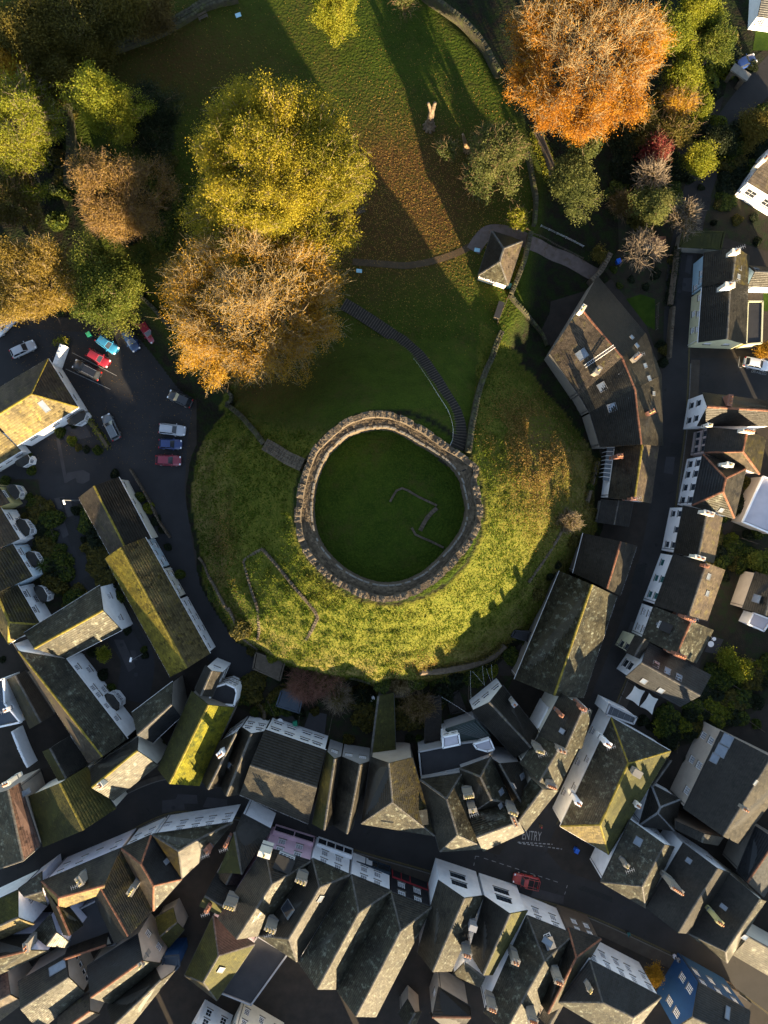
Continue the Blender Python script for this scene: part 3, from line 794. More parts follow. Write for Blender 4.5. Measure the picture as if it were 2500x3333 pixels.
stones('revetment_wall', 'thin low stone kerb wall round the foot of the mound by the lane', [T(21, 60, 1260), T(21, 180, 1480), T(21, 300, 1700), T(31, 310, 0), T(31, 380, 160), T(31, 500, 300), T(31, 550, 340)], .4, .5)
stones('ruined_wall', 'pale ruined wall line climbing diagonally over the south west mound slope', [T(21, 590, 1195), T(21, 700, 1320), T(21, 830, 1480), T(21, 1030, 1720), T(31, 1020, 130), T(31, 945, 265)], .5, .22, m='stone', sparse=False)
stones('ruined_wall', 'short ruined wall forming the top edge of the old mound terrace', [T(21, 430, 1290), T(21, 510, 1230), T(21, 590, 1190)], .45, .22, m='stone', sparse=False)
stones('ruined_wall', 'ruined wall running straight down the west side of the old terrace', [T(21, 430, 1290), T(21, 490, 1520), T(21, 550, 1730), T(31, 545, 260)], .4, .2, m='stone', sparse=False)
stones('garden_wall', 'curved stone wall at the mound foot above the back gardens', [T(31, 1315, 570), T(31, 1400, 590), T(31, 1480, 615)], .6, .5, m='stone_mossy')
stones('ruined_wall', 'straight overgrown bank wall edging the south east terrace of the mound', [T(22, 1490, 1020), T(22, 1390, 1190), T(22, 1290, 1340), T(22, 1200, 1470)], .45, .22, m='stone', sparse=False)
stones('garden_wall', 'brick coloured stone wall at the gravel path end by the curved roof', [T(13, 320, 455), T(13, 240, 600), T(13, 160, 680)], .8, 2.2)
stones('garden_wall', 'grey stone garden wall along the street opposite the yellow house', [T(13, 850, 880), T(13, 835, 1050), T(13, 815, 1300)], .5, 1.5)
stones('garden_wall', 'white capped wall between the two car parking yards', [T(10, 560, 1200), T(10, 500, 1370)], .75, 2.0, m='w_white')
stones('garden_wall', 'low stone wall edging the lane below the mound beside the terrace', [T(20, 1090, 530), T(20, 1230, 760), T(20, 1330, 960), T(20, 1420, 1095)], .3, .8)
# ------------------------------------------------------------------ buildings
WC = {}
def wmesh(w, h, style, fm):
    """window: frame with glazing bars, glass, sill (local x along wall, y outwards)"""
    k = (w, h, style, fm)
    if k in WC: return WC[k]
    f = MB(); b = .075
    f.box((0, 0, h / 2 - b / 2), (w, .07, b)); f.box((0, 0, -h / 2 + b / 2), (w, .07, b))
    f.box((-w / 2 + b / 2, 0, 0), (b, .068, h)); f.box((w / 2 - b / 2, 0, 0), (b, .068, h))
    nx, nz = {'sash': (3, 4), 'case': (2, 2), 'one': (1, 1), 'wide': (4, 2), 'long': (3, 1), 'grid': (3, 3)}[style]
    for i in range(1, nx): f.box((-w / 2 + w * i / nx, -.005, 0), (.038, .05, h))
    for i in range(1, nz): f.box((0, -.007, -h / 2 + h * i / nz), (w, .05, .038 if not (style == 'sash' and i == 2) else .07))
    g = MB(); g.box((0, -.03, 0), (w - .06, .012, h - .06))
    s = MB(); s.box((0, .09, -h / 2 - .05), (w + .24, .22, .08))
    WC[k] = (f.mesh('window', MT[fm]), g.mesh('pane', MT['glass']), s.mesh('sill', MT['coping']))
    return WC[k]
def place_window(parent, org, c, n, w, h, style='sash', fm='frame_white', sill=True):
    x = Vector((n.y, -n.x, 0)); rz = math.atan2(x.y, x.x)
    f, g, s = wmesh(w, h, style, fm)
    o = mk('window', f, parent, Vector(c) - org); o.rotation_euler.z = rz
    mk('pane', g, o)
    if sill: mk('sill', s, o)
    return o
def wallface(mb, a, b, z0, z1, n, holes):
    d = (b - a); L = d.length; d = d / L
    xs_ = sorted({0.0, L} | {h[0] for h in holes} | {h[1] for h in holes})
    zs = sorted({z0, z1} | {h[2] for h in holes} | {h[3] for h in holes})
    P = lambda s, z, o=0.0: (a.x + d.x * s - n.x * o, a.y + d.y * s - n.y * o, z)
    for i in range(len(xs_) - 1):
        for j in range(len(zs) - 1):
            cx, cz = (xs_[i] + xs_[i + 1]) / 2, (zs[j] + zs[j + 1]) / 2
            if any(h[0] < cx < h[1] and h[2] < cz < h[3] for h in holes): continue
            mb.add([P(xs_[i], zs[j]), P(xs_[i + 1], zs[j]), P(xs_[i + 1], zs[j + 1]), P(xs_[i], zs[j + 1])], [(0, 1, 2, 3)])
    for s0, s1, q0, q1 in holes:
        D_ = .13
        for u in (((s0, q0), (s1, q0)), ((s1, q0), (s1, q1)), ((s1, q1), (s0, q1)), ((s0, q1), (s0, q0))):
            (p, q), (r, t) = u
            mb.add([P(p, q), P(r, t), P(r, t, D_), P(p, q, D_)], [(0, 1, 2, 3)])
        mb.add([P(s0, q0, D_), P(s1, q0, D_), P(s1, q1, D_), P(s0, q1, D_)], [(0, 1, 2, 3)])
def lerp(a, b, t): return a + (b - a) * t
def tiles(V, Fc, Tn, p0, p1, r1, r0, tw, tl, jit=.012, lift=.045):
    p0, p1, r1, r0 = (np.array(v) for v in (p0, p1, r1, r0))
    e = p1 - p0; L = np.linalg.norm(e)
    if L < .2: return
    e = e / L
    eL, eR = (r0 - p0) @ e, (r1 - p0) @ e
    up = (r0 + r1) / 2 - (p0 + p1) / 2; up = up - e * (up @ e); S = np.linalg.norm(up)
    if S < .2: return
    n = np.cross(e, up / S); n = n if n[2] > 0 else -n
    nc = max(1, int(round(S / tl))); sd = rng.uniform(0, 90)
    sag = rng.uniform(.03, .13)
    for i in range(nc):
        s0, s1 = i / nc, min(1, (i + 1.12) / nc)
        l0, q0 = eL * s0, L + (eR - L) * s0; l1, q1 = eL * s1, L + (eR - L) * s1
        lo, hi = min(l0, l1), max(q0, q1)
        ed = np.arange(math.floor(lo / tw) * tw + (tw / 2 if i % 2 else 0) - tw, hi + tw, tw)
        if len(ed) < 2: continue
        A, B_ = ed[:-1], ed[1:] - .012
        a0, b0 = np.clip(A, l0, q0), np.clip(B_, l0, q0); a1, b1 = np.clip(A, l1, q1), np.clip(B_, l1, q1)
        ok = ((b0 - a0) + (b1 - a1)) > .05
        if not ok.any(): continue
        a0, b0, a1, b1 = a0[ok], b0[ok], a1[ok], b1[ok]; m = len(a0)
        def pos(s, x):
            lf, rt = p0 + (r0 - p0) * s, p1 + (r1 - p1) * s
            l, q = eL * s, L + (eR - L) * s
            f_ = ((x - l) / max(q - l, 1e-4))[:, None]
            return lf + (rt - lf) * f_ + n * (.05 + .035 * np.sin(f_ * 7 + sd) * s - sag * .0)
        j = rng.normal(0, jit, (m, 2))
        c0, c1 = pos(s0, a0) + n * (lift + j[:, :1]), pos(s0, b0) + n * (lift + j[:, 1:])
        c2, c3 = pos(s1, b1) + n * .006, pos(s1, a1) + n * .006
        c4, c5 = pos(s0, a0) - n * .01, pos(s0, b0) - n * .01
        k = sum(len(v) for v in V)
        V.append(np.stack([c0, c1, c2, c3, c4, c5], 1).reshape(-1, 3))
        b = k + np.arange(m) * 6
        Fc.append(np.stack([b, b + 1, b + 2, b + 3], 1)); Fc.append(np.stack([b + 4, b + 5, b + 1, b], 1))
        xm = (a0 + b0) / 2
        t = rng.normal(.5, .17, m) + .24 * vnoise(xm + sd * 3.1, 0 * xm + i * .16 + sd, .55) + .22 * vnoise(xm * 2.4 + sd, 0 * xm + i * .03 + sd * 2, .9) + .16 * vnoise(xm + sd, 0 * xm + i * .3, .18)
        t = np.where(rng.uniform(0, 1, m) < .012, t + .5, np.where(rng.uniform(0, 1, m) < .015, t - .4, t))
        t = np.clip(t, 0, 1); Tn.append(t); Tn.append(t * .8)
def ridge(mb, a, b, w=.19, h=.10, step=.42):
    d = b - a; L = d.length
    if L < .3: return
    d.normalize(); x = d.cross(Vector((0, 0, 1)))
    if x.length < 1e-3: return
    x.normalize(); u = x.cross(d).normalized()
    n = max(1, int(L / step))
    for i in range(n):
        p, q = a + d * (L * i / n), a + d * (L * (i + .96) / n)
        r = rng.uniform(-.012, .012); vs = []
        for c in (p, q):
            c = c + u * (.05 + r)
            vs += [c - x * w - u * h, c - x * w * .45 + u * h * .45, c + x * w * .45 + u * h * .45, c + x * w - u * h]
        mb.add(vs, [(0, 1, 5, 4), (1, 2, 6, 5), (2, 3, 7, 6), (0, 3, 2, 1), (4, 5, 6, 7)], rng.uniform(0, 1))
TS = {'slate': (.34, .30), 'tile': (.42, .40)}
_pot = {}
def potmesh(m):
    if m not in _pot:
        p = MB(); p.tube((0, 0, 0), (0, 0, .12), .17, .15, 8); p.tube((0, 0, .1), (0, 0, .5), .13, .105, 8); p.tube((0, 0, .46), (0, 0, .55), .14, .14, 8)
        _pot[m] = p.mesh('pot', MT[m], None, True)
    return _pot[m]
def chimney(b, px, zt, zb, w, d, ang, n=2, m='w_stone', pm='pot'):
    c = W(px, zt); org = ORG[b]; w *= .74; d *= .72
    mb = MB()
    mb.box((c.x, c.y, (zb + zt) / 2), (w, d, zt - zb), ang)
    mb.box((c.x, c.y, zt - .42), (w + .12, d + .12, .14), ang)
    mb.box((c.x, c.y, zt + .02), (w + .16, d + .16, .16), ang)
    o = mb.build('chimney', MT[m], b)
    fl = MB(); fl.box((c.x, c.y, zb + (zt - zb) * .35), (w + .1, d + .1, .25), ang); fl.build('flashing', MT['lead'], o)
    if rng.uniform() < .35:
        ae = MB(); q = c + Vector((0, 0, 1.5)); ae.tube((c.x, c.y, zt), q, .025, .025, 4); ae.tube(q - Vector((.6, .2, 0)), q + Vector((.6, .2, 0)), .02, .02, 4)
        for i in range(5): pp = q + Vector((.6, .2, 0)) * (i / 2 - 1); ae.tube(pp - Vector((-.1, .3, 0)), pp + Vector((-.1, .3, 0)), .015, .015, 4)
        ae.build('aerial', MT['metal'], o)
    for i in range(n):
        k = (i + .5) / n - .5
        mk('pot', potmesh(pm), o, Vector((c.x + math.cos(ang) * k * w * .92, c.y + math.sin(ang) * k * w * .92, zt + .08)) - org)
    return o
def skylight(b, c, n, e, w, h, bright=True):
    """roof light lying on the slope: kerb frame and glass"""
    up = n.cross(e).normalized()
    M_ = Matrix((e, up, n)).transposed().to_4x4()
    f = MB()
    for s in (-1, 1):
        f.box((s * (w / 2 - .04), 0, .06), (.08, h, .14)); f.box((0, s * (h / 2 - .04), .06), (w - .16, .08, .14))
    g = MB(); g.box((0, 0, .085), (w - .14, h - .14, .03))
    o = mk('skylight', f.mesh('skylight', MT['lead']), b); o.matrix_local = Matrix.Translation(c - ORG[b]) @ M_
    mk('pane', g.mesh('pane', MT['skyglass' if bright else 'glass']), o)
BL = []
def B(t, label, e, ze, zr, r=None, ends='gg', wall='white', roof='slate', roofs=(), kind='slate', rc='ridge_grey', win=(), sky=(), ch=(), z0=0., name='house', cat='house', over=.22, gut='gutter_dark', group=None, fm='frame_white'):
    E = [W(T(t, *p), ze) for p in e]
    cen = sum(E, Vector()) / 4
    mono = r == 'mono'
    if mono:
        r0, r1 = Vector((E[3].x, E[3].y, zr)), Vector((E[2].x, E[2].y, zr))
    else:
        if r is None:
            r0, r1 = (E[3] + E[0]) / 2, (E[1] + E[2]) / 2
            r0.z = r1.z = zr
            for k, (q, s) in enumerate(((r0, r1), (r1, r0))):
                if ends[k] == 'h':
                    wd = ((E[3] - E[0]) if k == 0 else (E[1] - E[2])).length / 2
                    v = (s - q); wd = min(wd, v.length * .46); q += v.normalized() * wd
        else:
            r0, r1 = W(T(t, *r[0]), zr), W(T(t, *r[1]), zr)
            for q, (a, b) in ((0, (E[3], E[0])), (1, (E[1], E[2]))):
                if ends[q] == 'g':
                    v = r0 if q == 0 else r1
                    d = Vector((b.x - a.x, b.y - a.y)); k = ((v.x - a.x) * d.x + (v.y - a.y) * d.y) / d.length_squared
                    k = min(max(k, .06), .94)
                    p = Vector((a.x + d.x * k, a.y + d.y * k, zr))
                    if q == 0: r0 = p
                    else: r1 = p
    b = thing(name, label, cat, (cen.x, cen.y, z0), group)
    org = ORG[b]
    # ---- walls
    I = []
    for p in E:
        d = Vector((cen.x - p.x, cen.y - p.y, 0)); I.append(p + d.normalized() * over * 1.4)
    hol = {0: [], 1: [], 2: [], 3: []}
    wins = []
    for wd in win:
        k, cnt, zs, w, h = wd[:5]; st = wd[5] if len(wd) > 5 else 'sash'
        a, c = I[k], I[(k + 1) % 4]; L = (c - a).xy.length
        fr = [(i + .5) / cnt for i in range(cnt)] if isinstance(cnt, int) else cnt
        for f in fr:
            f = f + rng.normal(0, .012)
            for z in zs:
                if len(fr) > 2 and rng.uniform() < .07: continue
                w_ = min(w, L * .8 / max(1, len(fr)))
                s = f * L
                q0, q1 = z - h / 2, z + h / 2
                if q1 > ze - .12: continue
                if s - w_ / 2 < .1 or s + w_ / 2 > L - .1: continue
                hol[k].append((s - w_ / 2, s + w_ / 2, q0, q1)); wins.append((k, s, z, round(w_, 2), h, st))
    mb = MB(); NR = []
    for k in range(4):
        a, c = I[k], I[(k + 1) % 4]
        n = Vector((c.y - a.y, -(c.x - a.x), 0)).normalized()
        if n.dot(a - cen) < 0: n = -n
        NR.append(n)
        zt = ze - .04
        if mono and k == 2: zt = zr - .1
        wallface(mb, a.copy().to_2d().to_3d(), c.copy().to_2d().to_3d(), z0 - .25, zt, n, hol[k])
        if mono and k in (1, 3):
            lo, hi = (a, c) if k == 1 else (c, a)
            mb.add([(lo.x, lo.y, zt), (hi.x, hi.y, zt), (hi.x, hi.y, zr - .1)], [(0, 1, 2)])
        elif not mono and ((k == 1 and ends[1] == 'g') or (k == 3 and ends[0] == 'g')):
            q = r1 if k == 1 else r0
            d = Vector((cen.x - q.x, cen.y - q.y, 0)).normalized() * over
            mb.add([(a.x, a.y, zt), (c.x, c.y, zt), (q.x + d.x, q.y + d.y, zr - .1)], [(0, 1, 2)])
    mb.build('wall', MT['w_' + wall], b)
    for k, s, z, w, h, st in wins:
        a, c = I[k], I[(k + 1) % 4]; d = (c - a).to_2d().to_3d().normalized()
        p = a + d * s; n = NR[k]
        place_window(b, org, (p.x - n.x * .06, p.y - n.y * .06, z), n, w, h, st, fm)
    # ---- roof slopes with real courses of slates
    S = [(E[0], E[1], r1, r0)]
    if not mono:
        S.append((E[2], E[3], r0, r1))
        S.append((E[1], E[2], r1, r1) if ends[1] == 'h' else None)
        S.append((E[3], E[0], r0, r0) if ends[0] == 'h' else None)
    tw, tl = TS[kind]
    info = []
    for k, q in enumerate(S):
        if q is None: info.append(None); continue
        mt = MT['r_' + (roofs[k] if k < len(roofs) and roofs[k] else roof)]  # slopes of one roof can take sunlit and shaded copies of its tone
        s_ = MB(); n = len(q)
        dn = Vector((0, 0, -.16))
        pts = [q[0], q[1], q[2]] + ([q[3]] if (q[2] - q[3]).length > 1e-4 else [])
        m_ = len(pts)
        s_.add([p + Vector((0, 0, -.02)) for p in pts] + [p + dn for p in pts], [tuple(range(m_)), tuple(range(2 * m_ - 1, m_ - 1, -1))] + [(i, m_ + i, m_ + (i + 1) % m_, (i + 1) % m_) for i in range(m_)])
        so = s_.build('roof_slope', mt, b)
        V, Fc, Tn = [], [], []
        tiles(V, Fc, Tn, q[0], q[1], q[2], q[3], tw, tl)
        if V:
            to = fast('roof_tiles', np.concatenate(V), np.concatenate(Fc), np.concatenate(Tn), mt, so); to['kind'] = 'stuff'
        ee = (q[1] - q[0]).normalized(); nn = ee.cross(q[2] - q[0]).normalized()
        if nn.z < 0: nn = -nn
        info.append((q[0], ee, nn))
    rm = MB()
    ridge(rm, r0.copy(), r1.copy())
    if not mono:
        for k, q, aa in ((0, r0, (E[3], E[0])), (1, r1, (E[1], E[2]))):
            if ends[k] == 'h':
                for p in aa: ridge(rm, q.copy(), p.copy())
    if rm.v:
        ro = rm.build('ridge_tiles', MT[rc], b); ro['kind'] = 'stuff'
    for a, c in ((E[0], E[1]),) + (() if mono else ((E[2], E[3]),)) + (((E[1], E[2]),) if ends[1] == 'h' and not mono else ()) + (((E[3], E[0]),) if ends[0] == 'h' and not mono else ()):
        g = MB(); o_ = (a + c) / 2 - cen; o_.z = 0; o_ = o_.normalized() * .06 + Vector((0, 0, -.1))
        g.tube(a + o_, c + o_, .07, .07, 6); g.build('gutter', MT[gut], b)
    for k in ((0,) if mono else (0, 2)):
        p = I[k] + (I[(k + 1) % 4] - I[k]).normalized() * .35 + NR[k] * .06
        g = MB(); g.tube((p.x, p.y, z0), (p.x, p.y, ze - .1), .05, .05, 6); g.build('downpipe', MT[gut], b)
    for s in sky:
        k, x, y, w, h = s[:5]
        if k >= len(info) or info[k] is None: continue
        p0, ee, nn = info[k]
        o_ = Vector((0, 0, H)); d = W(T(t, x, y), 0) - o_
        tt = (p0 - o_).dot(nn) / d.dot(nn)
        skylight(b, o_ + d * tt + nn * .04, nn, ee, w, h, len(s) < 6)
    for c in ch:
        x, y, w, d_, n = c[:5]; m_ = c[5] if len(c) > 5 else 'w_stone'; pm = c[6] if len(c) > 6 else 'pot'; up = c[7] if len(c) > 7 else 1.3
        dd = (E[0] - E[3]); ang = math.atan2(dd.y, dd.x)
        chimney(b, T(t, x, y), zr + up, ze - .3, w, d_, ang, n, m_, pm)
    BL.append(b)
    b['E'] = 0; del b['E']
    return b
def FLAT(t, label, e, z, wall='white', top='felt', win=(), par=.3, z0=0., name='flat_roofed_building', cat='building', seams=0, ch=(), parm=None):
    """flat roof behind a raised parapet"""
    E = [W(T(t, *p), z) for p in e]; cen = sum(E, Vector()) / len(E)
    b = thing(name, label, cat, (cen.x, cen.y, z0)); org = ORG[b]
    mb = MB(); n_ = len(E); hol = {}
    wins = []
    for wd in win:
        k, cnt, zs, w, h = wd[:5]; st = wd[5] if len(wd) > 5 else 'sash'
        L = (E[(k + 1) % n_] - E[k]).xy.length
        for i in range(cnt):
            for zz_ in zs:
                s = (i + .5) / cnt * L; w_ = round(min(w, L / cnt * .8), 2)
                hol.setdefault(k, []).append((s - w_ / 2, s + w_ / 2, zz_ - h / 2, zz_ + h / 2)); wins.append((k, s, zz_, w_, h, st))
    NR = []
    for k in range(n_):
        a, c = E[k], E[(k + 1) % n_]; n = Vector((c.y - a.y, -(c.x - a.x), 0)).normalized()
        if n.dot(a - cen) < 0: n = -n
        NR.append(n); wallface(mb, a.to_2d().to_3d(), c.to_2d().to_3d(), z0 - .25, z - .02, n, hol.get(k, []))
    mb.build('wall', MT['w_' + wall], b)
    for k, s, zz_, w, h, st in wins:
        a, c = E[k], E[(k + 1) % n_]; d = (c - a).normalized(); p = a + d * s
        place_window(b, org, (p.x - NR[k].x * .06, p.y - NR[k].y * .06, zz_), NR[k], w, h, st)
    I = [p + (cen - p).normalized() * .28 for p in E]
    rf = MB(); rf.prism([(p.x, p.y) for p in I], z - .3, z - .05); ro = rf.build('roof', MT[top], b)
    for i in range(seams):
        f = (i + .5) / seams; a, c = lerp(I[0], I[1], f), lerp(I[3 % n_], I[2], f)
        s_ = MB(); s_.tube((a.x, a.y, z - .04), (c.x, c.y, z - .04), .03, .03, 4); s_.build('seam', MT['lead'] if seams < 9 else MT[top], ro)
    if par:
        for k in range(n_):
            a, c = E[k], E[(k + 1) % n_]; d = c - a
            p_ = MB(); m_ = (a + c) / 2; m_ = m_ + (cen - m_).normalized() * .0
            p_.box((m_.x, m_.y, z + par / 2 - .16), (d.xy.length + .1, .24, par + .3), math.atan2(d.y, d.x)); p_.build('parapet', MT[parm or ('w_' + wall)], b)
    for c in ch:
        x, y, w, d_, n = c[:5]; m_ = c[5] if len(c) > 5 else 'w_stone'
        dd = E[1] - E[0]; chimney(b, T(t, x, y), z + 1.4, z - .4, w, d_, math.atan2(dd.y, dd.x), n, m_)
    return b
# ------------------------------------------------------------------ west side: parking yard, terraces
B(10, 'white house with mossy hipped roof and bow windows beside the parking yard', [(-110, 1600), (400, 1295), (650, 1700), (140, 2015)], 4.6, 7.6, ((20, 1738), (260, 1590)), 'gh', 'white', 'tile_brown', ('tile_brown', 'tile_moss', 'tile_brown'), 'tile', 'ridge_moss', gut='gutter_white', sky=((1, 368, 1690, 1.0, 2.0),), win=((2, [.2, .45, .8], (3.3,), 1.1, 1.2), (1, 2, (3.2,), .9, 1.1)))
B(20, 'low white wing with mossy roof joined to the yard house', [(-120, 555), (175, 375), (45, 215), (-250, 395)], 4.0, 5.8, 'mono', wall='white', roof='tile_moss', kind='tile', rc='ridge_moss', gut='gutter_white', win=((0, 3, (2.6,), 1., 1.),))
B(20, 'yellow rendered cottage with bay window facing the lane', [(-40, 640), (75, 812), (-200, 960), (-320, 790)], 5., 7.6, None, wall='olive', roof='tile_brown', kind='tile', win=((0, 1, (3.7,), 1.4, 1.2, 'wide'),))
for lab, wl_, e_, rf, en, rr, rs in (
    ('white terraced cottage with brown tiled roof next to the yellow cottage', 'white', [(5, 850), (165, 1110), (-230, 1340), (-390, 1080)], 'tile_brown', 'gg', None, ()),
    ('sky blue terraced cottage with mossy tiled roof and palm in front', 'skyblue', [(105, 1150), (270, 1420), (-130, 1650), (-300, 1380)], 'tile_brown', 'gg', None, ('slate_moss', 'tile_moss')),
    ('end of terrace white cottage with hipped yellow moss roof', 'white', [(145, 1490), (337, 1822), (70, 1980), (-130, 1640)], 'tile_brown', 'gh', ((-30, 1560), (72, 1800)), ('slate_moss', 'tile_moss', 'tile_moss'))):
    B(20, lab, e_, 5.2, 8., rr, en, wl_, rf, rs, 'tile', 'ridge_moss', win=((0, [.22, .62], (3.9,), 1.2, 1.2, 'wide'), (0, [.4], (1.6,), 1.3, 1.2, 'wide'), (1, 1, (3.8,), .8, 1.)), gut='gutter_white')
WN = ((0, 4, (3.4,), .75, 1.2), )
B(20, 'low long cottage range with dark tiled roof beside the parking lane', [(985, 595), (1255, 1105), (915, 1240), (655, 765)], 4.4, 7.0, ((785, 680), (1030, 1160)), wall='cream', roof='tile_brown', roofs=('slate_dark', 'tile_brown'), kind='tile', rc='ridge_moss', win=WN, gut='gutter_white', sky=())
MA, MBq, MCq, MDq = np.array((1205, 1095.)), np.array((1745, 2060.)), np.array((1415, 2254.)), np.array((875, 1268.))
for i, (f0, f1, wl_, lab) in enumerate(((0, .26, 'skyblue', 'pale blue terraced house with yellow moss roof behind the parking lane'), (.26, .52, 'cream', 'cream terraced house with yellow moss roof in the middle of the lane row'), (.52, 1., 'white', 'white terraced house with long mossy roof at the lower end of the lane row'))):
    e_ = [lerp(MA, MBq, f0), lerp(MA, MBq, f1), lerp(MDq, MCq, f1), lerp(MDq, MCq, f0)]
    ra, rb = np.array((1003, 1188.)), np.array((1548, 2179.))
    B(20, lab, [tuple(p) for p in e_], 5.0, 8.2, (tuple(lerp(ra, rb, f0)), tuple(lerp(ra, rb, f1))), wall=wl_, roof='tile_moss', roofs=('tile_moss', 'tile_moss_lit'), kind='tile', rc='ridge_moss', win=((0, 3 if i < 2 else 6, (3.6,), .7, 1.2), (0, 2 if i < 2 else 4, (1.5,), .8, 1.2)), gut='gutter_white')
B(30, 'white gabled house with lichen speckled roof joining the L shaped row', [(200, 205), (830, -190), (1010, 180), (548, 415)], 6., 9., ((275, 350), (870, 10)), wall='white', roof='slate_lichen', roofs=('slate_lichen', 'slate_lichen'), kind='tile', rc='ridge_moss', win=((1, 2, (3.8,), .9, 1.2),), gut='gutter_white')
B(30, 'long white house with lichen slate roof round the cobbled close', [(548, 420), (1060, 1085), (740, 1290), (105, 285)], 6., 9., ((190, 240), (905, 1320)), wall='white', roof='slate_lichen', roofs=('slate_lichen', 'tile_brown'), rc='ridge_moss', win=((0, [.12, .25, .38, .5, .62, .78], (4.4,), 1., 1.35), (0, [.2, .45, .7], (1.7,), 1.1, 1.3)), gut='gutter_white')
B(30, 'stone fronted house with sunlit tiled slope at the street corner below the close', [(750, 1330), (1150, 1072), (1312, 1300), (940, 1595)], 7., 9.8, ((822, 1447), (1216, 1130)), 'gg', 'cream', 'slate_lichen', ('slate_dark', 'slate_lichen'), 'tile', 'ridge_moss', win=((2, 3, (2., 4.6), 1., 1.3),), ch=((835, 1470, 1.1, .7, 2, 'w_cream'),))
B(30, 'grey gabled house with lichen covered slope beside the bright moss roof', [(1095, 868), (1435, 610), (1500, 900), (1270, 1115)], 6., 8.8, ((1150, 1045), (1500, 782)), wall='stone', roof='slate_lichen', roofs=('slate_lichen', 'slate_blue'), gut='gutter_white')
B(30, 'narrow double pitched outbuilding west of the long white house', [(210, 520), (450, 882), (250, 1000), (60, 590)], 4.5, 6.2, ((125, 560), (335, 945)), wall='stone', roof='slate', roofs=('slate_dark', 'slate_moss'))
B(30, 'dark slate roofed house with mossy western slope in the back court', [(580, 1060), (735, 1290), (490, 1435), (355, 1190)], 4.5, 7., ((415, 1165), (540, 1400)), wall='stone', roof='slate_dark', roofs=('slate_dark', 'moss_dark'), gut='gutter_white')
B(30, 'house with deep green mossy roof at the street side', [(720, 1315), (965, 1665), (360, 1985), (240, 1560)], 6., 9., ((490, 1445), (690, 1838)), wall='cream', roof='moss_dark', kind='tile', rc='ridge_moss')
B(40, 'corner house with brown clay tile slope and stone chimney', [(160, -260), (332, 262), (-60, 470), (-250, -100)], 7., 9.5, ((60, -240), (190, 385)), 'gh', 'tan', 'slate_lichen', ('clay', 'slate_lichen', 'slate_lichen'), 'tile', ch=((50, -250, 1.2, .8, 2, 'w_cream'),), sky=((0, 210, -180, .9, 1.6),))
FLAT(30, 'flat roofed building with white parapet and blue grey metal roof', [(-120, 640), (30, 585), (45, 790), (175, 945), (-80, 1000)], 5., 'white', 'felt_blue', seams=6, ch=((50, 845, .9, .7, 1, 'w_white'),))
stones('yard_wall', 'tall white rendered wall round the back court below the flat blue roof', [T(30, 180, 975), T(30, 240, 1130), T(30, 305, 1270)], .4, 3., m='w_white')
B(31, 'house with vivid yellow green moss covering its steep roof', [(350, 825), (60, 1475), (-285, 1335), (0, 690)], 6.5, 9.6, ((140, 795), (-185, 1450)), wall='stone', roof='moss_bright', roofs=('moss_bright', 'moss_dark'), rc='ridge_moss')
B(31, 'narrow white rendered house with dark roof above the moss roof', [(250, 530), (165, 735), (25, 675), (115, 475)], 7.5, 9., None, wall='white', roof='slate_dark', win=((0, 2, (3., 5.6), 1., 1.2, 'case'), (3, 1, (5.6,), 1., 1.)))
FLAT(31, 'white rendered rear extension with rows of casement windows', [(185, 655), (285, 625), (360, 660), (372, 700), (350, 805), (130, 790)], 5.5, 'white', 'felt', win=((0, 2, (2., 4.), .9, 1., 'case'), (1, 2, (2., 4.), .9, 1., 'case')))
B(31, 'brown slated gable house with white rear wall beside the moss roof', [(405, 985), (235, 1482), (85, 1437), (235, 1100)], 7., 9.2, ((320, 950), (160, 1412)), wall='white', roof='slate', win=((3, 2, (3.5, 5.8), 1., .9, 'long'),), ch=((235, 1215, 1.2, .9, 2, 'w_white'),), rc='ridge_grey')
B(31, 'brown slated gable house next to the great dark roof', [(600, 1020), (395, 1548), (235, 1482), (410, 985)], 7., 9.2, ((500, 1005), (330, 1455)), wall='white', roof='slate', win=((3, 2, (3.5, 5.8), 1., .9, 'long'),), sky=((1, 320, 1310, .9, 2.4),))
B(31, 'broad plain dark roofed house with white rear wall and long windows', [(605, 1005), (1115, 1180), (965, 1790), (395, 1548)], 7.6, 10., ((490, 1310), (1035, 1490)), wall='white', roof='slate_dark', roofs=('slate_dark', 'slate'), kind='tile', win=((0, 4, (2.2, 5.4), 1.5, .9, 'long'),), gut='gutter_white', rc='ridge_grey')
B(31, 'slate house with mossy valley beside the broad dark roof', [(1240, 1230), (1170, 1800), (1000, 1790), (1120, 1190)], 7., 9., ((1180, 1270), (1100, 1790)), wall='grey', roof='slate', roofs=('slate_dark', 'moss_dark'), win=((3, 1, (5.,), 1., 1.2),))
B(31, 'slate house with pale rear dormer between the twin street gables', [(1480, 1270), (1330, 1830), (1172, 1800), (1242, 1230)], 7., 9.2, ((1400, 1290), (1300, 1800)), wall='grey', roof='slate', win=((3, 2, (5.,), 1.1, 1.1),), sky=((1, 1300, 1600, .8, 1.),))
B(31, 'long low dark roofed store running towards the mound', [(1675, 700), (1690, 1190), (1485, 1228), (1550, 705)], 3.6, 5.4, 'mono', wall='stone', roof='moss_dark', name='store_building', cat='building', rc='ridge_grey')
